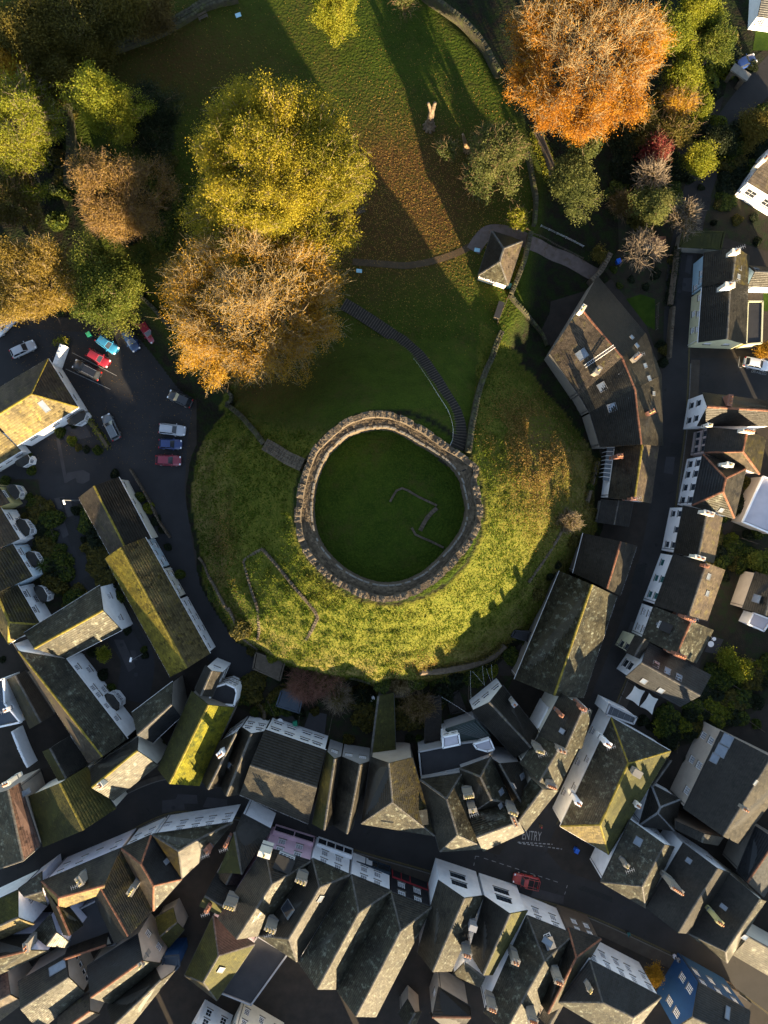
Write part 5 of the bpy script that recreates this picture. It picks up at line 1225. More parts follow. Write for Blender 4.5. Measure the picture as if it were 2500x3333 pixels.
B(40, 'narrow house with long bright tan slope at the bottom edge', [(890, 1592), (1290, 1275), (1452, 1300), (1095, 1748)], 6.4, 9., ((985, 1700), (1345, 1322)), wall='tan', roof='slate_lichen', roofs=('slate_dark', 'slate_lichen'), sky=((1, 1360, 1385, .9, .9),))
FLAT(40, 'small blue painted flat roof with square hatch', [(1355, 1190), (1480, 1180), (1490, 1260), (1450, 1305), (1350, 1300)], 5., 'navy', 'felt_blue', par=.15, parm='felt_blue')
B(40, 'dark slate house in the deep shade of the back court', [(560, 1110), (900, 985), (940, 1080), (580, 1190)], 5., 6.8, None, wall='cream', roof='slate_dark', rc='ridge_red')
B(40, 'old brown house with patchwork roof at the lower left corner', [(-150, 1360), (60, 1320), (200, 1560), (-60, 1760)], 5.4, 7., None, wall='tan', roof='tile_brown', roofs=('clay', 'tile_brown'))
B(40, 'dark pink slated house between the broad lichened roof and the sunlit ridge', [(480, 1660), (740, 1480), (830, 1660), (560, 1860)], 5.6, 7.4, None, wall='tan', roof='tile_brown', rc='ridge_red')
B(40, 'mossy flat pitched store in the lane behind the sunlit hip', [(1290, 860), (1440, 780), (1530, 960), (1400, 1110)], 3.6, 4.6, None, wall='stone', roof='moss_dark')
# ticket hut in the bailey
P_ = G(T(12, 960, 470))
B(12, 'hipped slate roofed ticket hut with leaf speckled roof by the gravel path', [(1150, 318), (1030, 685), (785, 600), (900, 236)], BZ + 2.9, BZ + 5.4, ((995, 378), (960, 490)), 'hh', 'cream', 'slate_lichen', ('tile_brown', 'slate_dark', 'slate_lichen', 'slate_dark'), z0=BZ, win=((1, 3, (BZ + 1.5,), 1.5, 1., 'long'),), name='ticket_hut', cat='hut', rc='ridge_grey')
# ------------------------------------------------------------------ unseen houses added south and east of the frame to shade the town
def row(lab, pts, walls, roofs_):
    for i, (cx, cy, L_, D_, a, h) in enumerate(pts):
        c = Vector((cx, cy)); u = Vector((math.cos(a), math.sin(a))); v = Vector((-u.y, u.x))
        E = [c - u * L_ / 2 + v * D_ / 2, c + u * L_ / 2 + v * D_ / 2, c + u * L_ / 2 - v * D_ / 2, c - u * L_ / 2 - v * D_ / 2]
        px = []
        for p in E:
            k = F / (H - h); q = (1250 + p.x * k, 1666.5 - p.y * k)
            px.append(((q[0] - X0[0]) / K, (q[1] - Y0[0]) / K))
        B(0, lab[i % len(lab)], px, h, h + 2.8, None, 'gg', walls[i % len(walls)], roofs_[i % len(roofs_)], win=((0, 3, (2., 4.6), .9, 1.3), (2, 3, (2., 4.6), .9, 1.3)), group='unseen houses added for shade')
row(['slate roofed house added out of view to shade the town'],
    [(-52, -99, 13, 8, .15, 7), (-36, -101, 12, 8, -.1, 7.5), (-20, -100, 13, 9, .1, 7), (-4, -104, 12, 8, -.2, 7.5), (11, -102, 12, 9, .2, 7), (27, -103, 13, 8, .1, 7.5), (43, -105, 12, 8, -.1, 7), (59, -103, 12, 9, .2, 7),
     (74, -82, 9, 13, .1, 7), (76, -64, 9, 12, .2, 7), (78, -46, 9, 12, .1, 7), (72, -28, 9, 11, .2, 6.5), (88, -95, 12, 9, .2, 7)], ['white', 'cream', 'tan', 'stone'], ['slate', 'slate_dark', 'slate_lichen'])

# ------------------------------------------------------------------ bow windows and dormers
def bay(label, t0, p, a, b, w=2.4, h=2.6, z0=0., col_='w_white'):
    """half octagon bow window; p = roof centre pixel, a->b = the wall it stands on"""
    A, B_ = W(T(t0, *a), h), W(T(t0, *b), h); d = (B_ - A).normalized(); c = W(T(t0, *p), h); n = Vector((d.y, -d.x, 0))
    if n.dot(-c.to_2d().to_3d()) < 0: n = -n
    t = thing('bow_window', label, 'bow window', (c.x, c.y, z0)); c.z = 0
    pts = [(-w / 2, -.5), (-w / 2, .15), (-w * .26, .72), (w * .26, .72), (w / 2, .15), (w / 2, -.5)]
    P = [c + d * x + n * y for x, y in pts]
    m_ = MB(); m_.prism([(q.x, q.y) for q in P], z0, z0 + .9); m_.build('plinth', MT[col_], t)
    m_ = MB(); m_.prism([((q - c) * 1.05 + c)[:2] for q in P], z0 + h - .35, z0 + h); m_.build('head', MT[col_], t)
    m_ = MB(); top = c + n * -.45; vs = [((q - c) * 1.1 + c) + Vector((0, 0, z0 + h)) for q in P] + [top - d * w * .25 + Vector((0, 0, z0 + h + .6)), top + d * w * .25 + Vector((0, 0, z0 + h + .6))]
    m_.add(vs, [(0, 1, 6), (1, 2, 6), (2, 3, 7, 6), (3, 4, 7), (4, 5, 7)]); m_.build('bay_roof', MT['r_slate_dark'], t)
    for i in range(1, 4):
        q0, q1 = P[i], P[i + 1]; mid = (q0 + q1) / 2; nn = (mid - c).normalized(); e_ = (q1 - q0); nn = Vector((e_.y, -e_.x, 0)).normalized()
        if nn.dot(mid - c) < 0: nn = -nn
        place_window(t, ORG[t], (mid.x, mid.y, z0 + 1.58), nn, round(e_.length - .06, 2), 1.3, 'grid', sill=False)
bay('white bow window of the house beside the parking yard', 20, (640, 105), (650, 15), (410, 165), 3.0)
bay('white bow window of the low wing with the mossy roof', 20, (190, 462), (175, 375), (0, 480), 2.2)
bay('cream bow window of the yellow rendered cottage', 20, (112, 712), (-40, 640), (75, 812), 2.4, col_='w_cream')
bay('white bow window of the first white terraced cottage', 20, (195, 1010), (5, 850), (165, 1110), 2.8)
bay('white bow window of the sky blue cottage', 20, (270, 1275), (105, 1150), (270, 1420), 2.6)
bay('white bow window of the end terrace cottage', 20, (340, 1565), (145, 1490), (337, 1822), 2.8)
bay('tall white bow window of the long house in the close', 30, (935, 775), (548, 420), (1060, 1085), 3.0, 3.0)
def dormer(label, t0, p, z, ang_to, w=1.8, dp=1.8, h=1.2, roof_='r_slate_dark', style='wide'):
    c = W(T(t0, *p), z + h); q = W(T(t0, *ang_to), z + h); n = (q - c); n.z = 0; n.normalize(); d = Vector((n.y, -n.x, 0)); ang = math.atan2(d.y, d.x)
    t = thing('dormer', label, 'dormer', (c.x, c.y, z))
    cc = c - n * dp / 2; m_ = MB(); m_.box((cc.x, cc.y, z + h / 2 - .3), (w, dp, h + .6), ang); m_.build('cheeks', MT['w_grey'], t)
    m_ = MB(); m_.box((cc.x, cc.y, z + h + .06), (w + .25, dp + .3, .14), ang); m_.build('dormer_roof', MT[roof_], t)
    place_window(t, ORG[t], (c.x + n.x * .03, c.y + n.y * .03, z + h * .5), n, round(w - .15, 2), round(h - .15, 2), style, sill=False)
dormer('wide white framed dormer above the pink facade', 41, (785, 365), 8.6, (840, 230), 2.6, 2.0, 1.1)
dormer('round topped white dormer on the house with small sashes', 42, (1362, 1030), 8.2, (1330, 940), 1.2, 1.6, 1.1, 'lead', 'case')
dormer('small white dormer on the house with brick chimney rows', 33, (770, 140), 6.9, (700, 110), 1.2, 1.6, 1.0)
dormer('sunny stone dormer on the mossy hipped house, western', 42, (30, 60), 7.6, (20, 150), 1.6, 2., 1.1, 'r_slate_lichen', 'case')
dormer('sunny stone dormer on the mossy hipped house, eastern', 42, (320, 80), 7.6, (330, 170), 1.6, 2., 1.1, 'r_slate_lichen', 'case')
# ------------------------------------------------------------------ vegetation
def tree(label, px, h, r, rz, leaf, twig='twig_gold', ntip=300, nleaf=9000, ls=.2, sig=.55, ntw=4, zg=None, name='tree', cat='tree', group=None, lobes=9, seed=None, tw_len=(.5, 1.3), bark='bark', rxy=1.0, flat=-.35, tb=0., tw_r=.016, lobk=13., bald=0.):
    g = np.random.default_rng(seed if seed is not None else int(px[0] * 7 + px[1]))
    if zg is None:
        w = W(px, h * .5); zg = float(terrain(w.x, w.y, False))
    zc = zg + h - rz
    c = np.array(W(px, zc)); 
    root = thing(name, label, cat, (c[0], c[1], zg), group)
    d = g.normal(size=(ntip * 2, 3)); d /= np.linalg.norm(d, axis=1)[:, None]
    d = d[d[:, 2] > flat][:ntip]; n = len(d)
    lo = g.normal(size=(lobes, 3)); lo /= np.linalg.norm(lo, axis=1)[:, None]
    bump = np.exp(lobk * (d @ lo.T - 1)).max(1)
    rr = (.50 + .58 * bump) * (.6 + .4 * g.uniform(size=n) ** .45)
    P = c + d * rr[:, None] * np.array([r * rxy, r, rz])
    fork = np.array([c[0], c[1], zg + max(.25 * h, h - 2 * rz - .5)])
    n1 = max(4, n // 45); n2 = max(8, n // 7)
    i1 = g.choice(n, n1, False); i2 = g.choice(n, n2, False)
    N1 = fork + (P[i1] - fork) * g.uniform(.38, .55, (n1, 1)); N2 = fork + (P[i2] - fork) * g.uniform(.66, .86, (n2, 1))
    def near(A, B_): return np.argmin(((A[:, None] - B_[None]) ** 2).sum(-1), 1)
    e2 = near(N2, N1); et = near(P, N2)
    k = h / 16
    A = [np.array([[c[0], c[1], zg - .3]])]; Bq = [fork[None]]; ra = [np.array([.42 * k])]; rb = [np.array([.30 * k])]
    def link(S, E, r0, r1):
        m = (S + E) / 2 + g.normal(0, .10, S.shape) * np.linalg.norm(E - S, axis=1)[:, None]
        A.extend([S, m]); Bq.extend([m, E]); q = len(S)
        ra.extend([np.full(q, r0), np.full(q, (r0 + r1) / 2)]); rb.extend([np.full(q, (r0 + r1) / 2), np.full(q, r1)])
    link(np.repeat(fork[None], n1, 0), N1, .20 * k, .12 * k)
    link(N1[e2], N2, .10 * k, .055 * k)
    link(N2[et], P, .045 * k, .02)
    m1 = 1 + 2 * n1
    A_, B_, ra_, rb_ = map(np.concatenate, (A, Bq, ra, rb))
    tubes_np('trunk', A_[:m1], B_[:m1], ra_[:m1], rb_[:m1], 7, MT[bark], root)
    limbs = tubes_np('branches', A_[m1:], B_[m1:], ra_[m1:], rb_[m1:], 3, MT[twig], root, g.uniform(0, 1, (len(A_) - m1) * 3))
    if ntw:
        T0 = np.repeat(P, ntw, 0); od = np.repeat(d, ntw, 0)
        v = od * .8 + g.normal(0, .62, T0.shape); v[:, 2] += .25; v /= np.linalg.norm(v, axis=1)[:, None]
        ln = g.uniform(*tw_len, (len(T0), 1)); back = np.repeat(N2[et] - P, ntw, 0) * g.uniform(0, .7, (len(T0), 1))
        s0 = T0 + back; e0 = s0 + v * ln
        v2 = v + g.normal(0, .5, v.shape); e1 = e0 + v2 * ln * .6; v3 = v + g.normal(0, .5, v.shape); e2_ = e0 + v3 * ln * .5
        tubes_np('twigs', np.concatenate([s0, e0, e0]), np.concatenate([e0, e1, e2_]), np.full(3 * len(s0), tw_r), np.full(3 * len(s0), tw_r * .55), 3, MT[twig], root, g.uniform(0, 1, 9 * len(s0)))['kind'] = 'stuff'
    nleaf = int(nleaf * 1.3); ls = ls * .97
    if nleaf:
        wt = np.clip(1 - bald * np.clip((d[:, 2] - .15) * 1.6, 0, 1), .04, 1) * (.4 + g.uniform(0, 1, n)); j = g.choice(n, nleaf, p=wt / wt.sum())
        Q = P[j] + g.normal(0, sig, (nleaf, 3)) + (N2[et[j]] - P[j]) * (g.uniform(0, 1, (nleaf, 1)) ** 2.2) * .9
        tc = g.uniform(0, 1, n1)[e2[et[j]]] * .26 + g.uniform(0, 1, n2)[et[j]] * .26 + g.uniform(0, 1, n)[j] * .22 + g.uniform(0, 1, nleaf) * .34 + tb - .04
        cards('crown', Q, g.uniform(.7, 1.25, nleaf) * ls, np.clip(tc, 0, 1), MT['l_' + leaf], root, 0)['kind'] = 'stuff'
    return root
# the great trees on the lawn edge
tree('huge yellow green sycamore on the lawn behind the golden beech', D(592, 388), 23, 13.6, 8.5, 'yellow', 'twig_gold', 1200, 170000, .125, .55, 1, name='sycamore_tree', tb=.06, lobes=40, seed=11)
tree('huge half bare golden beech with pale spreading twigs above the steps', D(550, 655), 20, 13.4, 7.6, 'gold', 'twig_gold', 1300, 100000, .115, .5, 4, name='beech_tree', bald=.8, tb=.1, lobes=36, seed=12, tw_len=(.6, 1.6))
tree('broad blazing orange beech with bare upper twigs at the north east wall', D(1262, 118), 20, 12.2, 8.0, 'orange', 'twig_gold', 1200, 120000, .115, .5, 4, name='beech_tree', bald=.85, lobes=36, seed=13, tw_len=(.6, 1.6))
tree('round russet brown tree with fine twigs west of the sycamore', D(252, 440), 16.5, 9.1, 6., 'tan', 'twig_brown', 600, 48000, .12, .5, 4, lobes=12, seed=14)
tree('glossy green tree overhanging the parked cars', D(236, 612), 14, 8.3, 5.5, 'green', 'twig_brown', 560, 46000, .14, .5, 0, lobes=12, seed=15, tb=.12)
tree('tan gold maple beside the glossy green tree over the parking yard', D(68, 612), 15, 9.6, 6., 'goldtan', 'twig_gold', 600, 50000, .125, .5, 2, lobes=12, seed=16)
tree('yellow green ash with pale open branches at the west frame edge', D(28, 285), 18, 9.8, 7., 'lime', 'twig_pale', 500, 52000, .13, .5, 2, lobes=10, seed=17)
tree('dull green tree low beneath the pale branched ash', D(28, 432), 12, 6., 4.5, 'olive', 'twig_brown', 300, 20000, .14, .5, 2, seed=18)
tree('bright yellow green tree with tufted top against the west lawn wall', D(230, 230), 17, 6.6, 6., 'lime', 'twig_brown', 320, 30000, .13, .45, 0, seed=19)
tree('dark evergreen standing east of the tufted bright tree', D(325, 262), 12, 6.2, 5.5, 'dark', 'twig_brown', 320, 22000, .14, .5, 0, seed=20)
for i, (x, y, h, r, lf) in enumerate(((55, 70, 13, 6.5, 'olive'), (150, 45, 12.5, 6.5, 'olive'), (250, 30, 11, 6., 'olive'), (105, 165, 10, 5.5, 'olive'), (205, 120, 9, 5., 'olive'), (10, 150, 11, 5., 'gold'), (320, 30, 8, 4.5, 'brush'), (150, 185, 9, 4., 'olive'))):
    lab = ('golden olive tree glowing in the dim wood beyond the west wall' if lf == 'gold' else 'bare brushy tree in the dim wood near the lawn bench' if lf == 'brush' else 'dim olive tree in the shaded wood beyond the west lawn wall')
    tree(lab, D(x, y), h, r, 4.5, lf, 'twig_brown', 260, 17000, .16, .55, 0, group='trees of the shaded wood', seed=30 + i)
tree('bright lime conifer standing alone on the sunlit lawn', D(718, 22), 9.5, 4.6, 4.5, 'lime', 'twig_brown', 420, 36000, .13, .38, 0, name='conifer_tree', lobes=14, seed=40, flat=-.8, tb=.1)
tree('small grey green oak by the curving wall at the top frame edge', D(876, 2), 5, 2.2, 2., 'oak', 'twig_brown', 90, 3500, .15, .3, 2, seed=41)
tree('spreading evergreen oak with open centre beside the pale dead trunk', D(1072, 322), 8.5, 7.0, 2.8, 'oak', 'twig_brown', 320, 24000, .125, .42, 1, name='oak_tree', lobes=6, seed=42)
tree('low lobe of evergreen oak reaching over the lawn', D(1035, 385), 6., 4.2, 2.0, 'oak', 'twig_brown', 130, 5200, .16, .35, 1, name='oak_tree', seed=43)
tree('small oak sapling clump west of the spreading evergreen oak', D(962, 322), 4, 1.7, 1.4, 'oak', 'twig_brown', 50, 1800, .15, .3, 1, name='oak_tree', seed=44)
tree('grey green pine leaning over the wall above the gravel path', D(1235, 385), 9.5, 7.2, 3.0, 'oak', 'twig_pale', 300, 22000, .125, .42, 0, name='pine_tree', lobes=6, seed=45, rxy=.8)
tree('dark green bush of the pine top under the orange beech', D(1262, 318), 8.5, 3.6, 2.6, 'oak', 'twig_brown', 100, 4500, .16, .35, 0, name='pine_tree', seed=46)
tree('small sunlit yellow shrub beside the ticket hut path', D(1120, 475), 4, 1.9, 1.6, 'lime', 'twig_brown', 60, 2400, .15, .3, 1, name='shrub', cat='shrub', seed=47, tb=.1)
tree('small green shrub against the brick coloured wall by the path', D(1293, 550), 3, 1.6, 1.3, 'olive', 'twig_brown', 50, 1600, .14, .3, 0, name='shrub', cat='shrub', seed=48)
east = ((1455, 85, 13, 4.6, 5., 'lime', 'yellow green poplar leaning beside the orange beech', 0), (1505, 15, 13, 4.6, 5., 'lime', 'lime green tree at the top frame edge near the lane', 0), (1478, 165, 11, 3.8, 4., 'lime', 'yellow green tree below the leaning poplar', 0),
        (1465, 215, 9, 2.8, 3., 'gold', 'thin golden brown tree south of the poplars', 4), (1548, 100, 10, 3.6, 4., 'green', 'dark green tree beside the lane gate pier', 0), (1530, 40, 9, 3.4, 4., 'green', 'green hedge tree along the top lane wall', 0),
        (1395, 280, 8, 3.6, 3.5, 'olive', 'shaded olive tree just south of the orange beech', 1), (1462, 285, 8, 3., 3., 'olive', 'sunny olive tree on the wooded bank by the lane', 1), (1420, 330, 8, 2.6, 3., 'red', 'crimson leaved maple on the wooded bank', 2),
        (1512, 345, 7.5, 2.8, 3., 'lime', 'bright yellow green tree beside the steep lane', 0), (1412, 440, 8, 4.2, 3., 'oak', 'broad olive pine above the bare walnut', 0), (1515, 225, 6, 2.2, 2.4, 'lime', 'small yellow bush at the bend of the lane', 0),
        (1635, 275, 7, 3.4, 3., 'olive', 'olive tree in the garden across the lane', 0), (1350, 300, 6, 3., 2.6, 'dark', 'dark shrub mass beneath the orange beech', 0), (1560, 300, 5, 2.6, 2.2, 'dark', 'dark hedge shrub along the lane wall', 0), (1340, 440, 4, 2., 2., 'brush', 'russet bracken clump on the red path bank', 2))
for i, (x, y, h, r, rz, lf, lab, tw) in enumerate(east):
    tree(lab, D(x, y), h, r, rz, lf, 'twig_brown', int(40 * r), int(3200 * r), .13, .42, tw, seed=60 + i, zg=None, tb=.06)
tree('bare walnut with pale tangled branches in the garden by the curved roofs', D(1388, 535), 7, 4., 2.6, 'brush', 'twig_pale', 110, 0, .15, .3, 4, seed=80, tw_r=.03)
tree('half bare apple tree with rusty leaves above the garden shed', D(1478, 470), 6.5, 3.2, 2.2, 'brush', 'twig_pale', 100, 1400, .12, .4, 4, seed=81, tw_r=.028)
tree('bare silver twigged tree below the crimson maple', D(1408, 378), 8, 2.6, 2.2, 'brush', 'twig_pale', 80, 250, .14, .3, 5, seed=82, tw_r=.028)
# scrub at the foot of the mound
tree('reddish leafless bush at the south foot of the mound', D(655, 1478), 4.5, 3.3, 2.2, 'brush', 'twig_red', 150, 500, .12, .35, 9, seed=90, name='bush', cat='bush', zg=1.)
tree('rusty bush with olive leaves next to the reddish leafless bush', D(705, 1468), 4.5, 2.6, 2.2, 'olive', 'twig_red', 120, 2600, .14, .35, 7, seed=91, name='bush', cat='bush', zg=1.5)
tree('pale thorny bush behind the white walled back garden', D(728, 1505), 4, 2.4, 1.9, 'olive', 'twig_pale', 110, 1800, .14, .35, 6, seed=92, name='bush', cat='bush', zg=1.)
tree('dark rust coloured shrub among the garden sheds below the mound', D(905, 1525), 4, 2.8, 1.8, 'brush', 'twig_brown', 110, 3200, .14, .35, 3, seed=93, name='bush', cat='bush', zg=.5)
tree('pale round fluffy shrub on the east slope of the mound', D(1224, 1127), 3, 2.2, 1.6, 'brush', 'twig_pale', 200, 3400, .11, .28, 5, seed=94, name='shrub', cat='shrub', tw_len=(.3, .7), tb=.2)
tree('ragged straw coloured shrub overhanging the gardens below the mound', D(870, 1470), 2.6, 2.4, 1.4, 'brush', 'twig_gold', 110, 3000, .13, .35, 4, seed=95, name='shrub', cat='shrub')
tree('small evergreen tree in the sunlit corner garden east', D(1640, 1212), 5, 2.4, 2.4, 'green', 'twig_brown', 90, 4200, .15, .35, 0, seed=96, tb=.15)
tree('yellow flowering garden shrub behind the purple slate house', D(1600, 1440), 4, 2.3, 1.8, 'lime', 'twig_brown', 90, 3200, .15, .35, 0, seed=97, name='shrub', cat='shrub')
tree('tall sunlit garden shrub by the pale garden wall', D(1570, 1420), 4, 2., 1.8, 'lime', 'twig_brown', 80, 2400, .15, .35, 0, seed=98, name='shrub', cat='shrub')
tree('young green tree in the cobbled close', T(30, 858, 378), 3.6, 1.3, 1.3, 'lime', 'twig_brown', 50, 1800, .13, .25, 0, seed=99, zg=0.)
tree('orange leaved climber on the white three storey house', T(43, 715, 1330), 5, 1.8, 2.4, 'gold', 'twig_brown', 70, 2600, .13, .3, 0, seed=100, zg=0., name='climber', cat='climber')
tree('golden climber on the pale yellow house by the disabled bay', T(13, 1625, 1225), 3.6, 1.5, 1.6, 'gold', 'twig_brown', 60, 2000, .13, .3, 0, seed=101, zg=0., name='climber', cat='climber')
# spiky garden palm
cp = W(T(20, 360, 1330), 2.4); palm = thing('cabbage_palm', 'spiky green palm in front of the sky blue cottage', 'palm', (cp.x, cp.y, 0))
m_ = MB(); m_.tube((cp.x, cp.y, 0), (cp.x, cp.y, 2.4), .14, .1, 7); m_.build('trunk', MT['bark'], palm)
fb = MB(); fb.add([(0, -.05, 0), (.7, -.07, .35), (1.5, 0, .05), (.7, .07, .35), (0, .05, 0)], [(0, 1, 3, 4), (1, 2, 3)], .3); fme = fb.mesh('frond', MT['l_green'])
for i in range(38):
    o = mk('frond', fme, palm, Vector((cp.x, cp.y, 2.4)) - ORG[palm]); o.rotation_euler = (rng.uniform(-.4, .4), rng.uniform(-1.1, .4), i * 2.4)
# garden shrubs in the shade
shr = [(20, x, y) for x, y in ((240, 420), (270, 545), (40, 620), (180, 740), (250, 760), (200, 920), (300, 960), (400, 1120), (440, 1090), (480, 1240), (530, 1300), (430, 1420), (540, 1450), (560, 1560), (630, 1560), (640, 880), (690, 1020), (700, 1120), (760, 1190), (830, 1310), (880, 1350), (940, 1500), (960, 570), (650, 350), (600, 300), (720, 370), (820, 380), (510, 220), (620, 150), (1170, 760), (1230, 850), (1290, 960), (1350, 1040), (1400, 1180), (1500, 1400))] + \
      [(30, x, y) for x, y in ((1060, 180), (1200, 340), (1210, 390), (850, 560), (930, 660), (780, 370), (1320, 1130), (30, 420), (40, 210))] + \
      [(31, x, y) for x, y in ((440, 600), (410, 690), (470, 770), (520, 850), (600, 830), (680, 760), (560, 640), (700, 920), (900, 880), (1020, 850), (1400, 760), (1300, 1080), (620, 930))] + \
      [(32, x, y) for x, y in ((470, 680), (560, 650), (270, 800), (300, 950), (290, 1080), (210, 1080), (620, 640))] + \
      [(33, x, y) for x, y in ((880, 960), (960, 900), (1060, 880), (1150, 860), (1240, 930), (1180, 960), (900, 1060), (1050, 1240), (980, 1280), (1280, 560), (1340, 440), (1420, 430), (1500, 480), (1560, 950), (1600, 640), (1480, 760), (1220, 760), (620, 930), (690, 980))] + \
      [(13, x, y) for x, y in ((420, 690), (520, 640), (640, 700), (720, 600), (860, 480), (880, 580), (850, 680), (840, 780), (770, 1180), (800, 1230), (780, 1330), (1000, 200), (1200, 170), (1400, 150), (1540, 120), (1560, 330), (380, 560))] + \
      [(3, x, y) for x, y in ((640, 1000), (760, 1180), (900, 1150), (1000, 1500), (1100, 1560), (860, 1400), (480, 1300), (420, 1140), (1440, 640), (1520, 560), (1400, 1350), (1300, 1500), (1480, 1100), (1380, 1150), (1250, 1700))] + \
      [(23, x, y) for x, y in ((1480, 1080), (1360, 1100), (1400, 1180), (1320, 1120), (1290, 1420), (170, 680), (200, 600), (230, 470), (180, 780), (240, 900), (1480, 640))] + \
      [(22, x, y) for x, y in ((1560, 1120), (1440, 1330), (1380, 1420), (1260, 1560))]
_sh = {}
def shrub_proto(k):
    if k in _sh: return _sh[k]
    g = np.random.default_rng(500 + k)
    n = 800
    d = g.normal(size=(n, 3)); d /= np.linalg.norm(d, axis=1)[:, None]; d[:, 2] = np.abs(d[:, 2])
    lo = g.normal(size=(5, 3)); lo /= np.linalg.norm(lo, axis=1)[:, None]
    rr = (.6 + .45 * np.exp(5 * (d @ lo.T - 1)).max(1)) * g.uniform(.6, 1., n) ** .4
    Q = d * rr[:, None] * np.array([1, 1, .95])
    lf = ['green', 'dark', 'olive', 'dark', 'green', 'lime'][k]
    o = cards('foliage', Q, g.uniform(.7, 1.3, n) * .13, np.clip(g.uniform(0, .75, n), 0, 1), MT['l_' + lf], None, .4)
    me = o.data; bpy.data.objects.remove(o)
    s = MB()
    for i in range(6):
        a = i * 1.05; s.tube((0, 0, 0), (math.cos(a) * .45, math.sin(a) * .45, .6), .04, .015, 4)
    _sh[k] = (me, s.mesh('stems', MT['bark']))
    return _sh[k]
SL = {0: 'green garden shrub in the shaded town gardens', 1: 'dark evergreen garden shrub in the shade', 2: 'olive leaved garden shrub in the shade', 3: 'dense dark shrub with flat leaves in a town garden', 4: 'leafy mid green shrub in a town garden', 5: 'yellow green shrub in a town garden'}
for i, p in enumerate(shr):
    k = int(rng.choice([0, 1, 2, 3, 4, 5], p=[.2, .25, .15, .2, .15, .05]))
    f_, s_ = shrub_proto(k); g_ = G(T(*p)); sc_ = rng.uniform(.7, 1.35)
    root = thing('garden_shrub', SL[k], 'shrub', g_, 'garden shrubs in the town, kind %d' % k)
    root.scale = (sc_, sc_, sc_ * rng.uniform(.8, 1.3)); root.rotation_euler.z = rng.uniform(0, 6)
    mk('stems', s_, root); mk('foliage', f_, root)
def hedge(label, px, w, h, leaf, dens=120, name='hedge', zoff=0.):
    P = smooth([G(p)[:2] for p in px], 5); seg = np.linalg.norm(np.diff(P, axis=0), axis=1); s = np.concatenate([[0], np.cumsum(seg)])
    n = int(s[-1] * dens); u = rng.uniform(0, s[-1], n)
    x = np.interp(u, s, P[:, 0]); y = np.interp(u, s, P[:, 1])
    hv = h * (.75 + .25 * np.sin(u * 1.3) * np.sin(u * .7 + 1)); a = rng.uniform(0, math.pi, n)
    x = x + np.cos(a) * w / 2 * rng.uniform(.5, 1.1, n); y = y + rng.normal(0, w / 4, n)
    z = terrain(x, y, False) + np.sin(a) * hv * rng.uniform(.6, 1.05, n)
    g0 = G(px[0]); root = thing(name, label, 'hedge', g0)
    cards('foliage', np.stack([x, y, z], 1), rng.uniform(.08, .17, n), rng.uniform(0, 1, n), MT['l_' + leaf], root, .5)['kind'] = 'stuff'
    m_ = MB()
    for i in range(len(P) - 1):
        a_, b_ = Vector((*P[i], float(terrain(*P[i], False)))), Vector((*P[i + 1], float(terrain(*P[i + 1], False))))
        m_.tube(a_ + Vector((0, 0, h * .4)), b_ + Vector((0, 0, h * .4)), w * .3, w * .3, 6)
    m_.build('stems', MT['bark'], root)
hedge('clipped yellow green hedge beside the grey estate car', [T(20, 700, 50), T(20, 770, 150), T(20, 850, 260), T(20, 905, 350)], 1.1, 1.4, 'lime')
hedge('dense dark hedge along the street garden opposite the blue walled house', [T(13, 890, 380), T(13, 870, 550), T(13, 850, 700), T(13, 830, 860)], 1.7, 2., 'dark')
hedge('bright ivy strip on the bank between the two lawn walls', [T(2, 1260, 1120), T(2, 1320, 1250), T(2, 1370, 1380), T(2, 1390, 1470)], 3., .6, 'lime', 500, 'ivy_bank')
hedge('ivy growing over the tall wall beside the castle steps', [T(12, 965, 1080), T(12, 945, 1180), T(12, 905, 1290)], .6, 1.1, 'lime', 160)
hedge('ragged hedge on the lower east edge of the mound', [T(23, 240, 470), T(23, 190, 650), T(23, 150, 800)], 1.4, 1.2, 'olive')
hedge('clipped green hedges round the white walled back garden', [T(31, 380, 740), T(31, 520, 770), T(31, 600, 850), T(31, 600, 940)], 1.0, 1.3, 'olive')
hedge('low hedge at the mound foot beside the back gardens', [T(32, 300, 520), T(32, 550, 500), T(32, 850, 420), T(32, 1000, 300)], 2., 1., 'olive', 240)
hedge('green creeper on the wall below the glossy tree', [T(10, 470, 1170), T(10, 560, 1150)], 1.3, 1.4, 'lime', 300)
# rough grass of the mound, lawn grass edges and fallen leaves
n = 330000
x = rng.uniform(-34, 37, n); y = rng.uniform(-31, 34, n)
r0_, t0_, th0 = motte_t(x, y); z = terrain(x, y)
bf = bumps(x * 1.6 + 9, y * 1.6); bl = vnoise(x, y, .16)
keepm = (t0_ > .01) & (t0_ < .985) & (z > .3)
keepm &= rng.uniform(0, 1, n) < np.clip(.62 + .22 * bf, .35, 1)
dst = np.min(np.hypot(x[:, None] - SC[None, ::3, 0], y[:, None] - SC[None, ::3, 1]), axis=1); keepm &= dst > 1.15; keepm &= ~((y + .25 * x > 9.5 + rng.normal(0, 1., n)) & (x < 12 + .12 * y) & (x > -24.5))
x, y, z, t0_, bn, bl = x[keepm], y[keepm], z[keepm], t0_[keepm], bf[keepm], bl[keepm]; n = len(x)
hh = rng.uniform(.12, .32, n) * (.85 + .25 * bn) * np.where(y > 12, .5, 1.); a = rng.uniform(0, 6.28, n); wv = rng.uniform(.04, .09, n)
base = np.stack([x, y, z - .04], 1); dx = np.stack([np.cos(a) * wv, np.sin(a) * wv, 0 * a], 1)
lean = np.stack([rng.normal(0, .16, n), rng.normal(0, .16, n), hh], 1)
V = np.stack([base - dx, base + dx, base + lean + dx * .5, base + lean - dx * .3], 1)
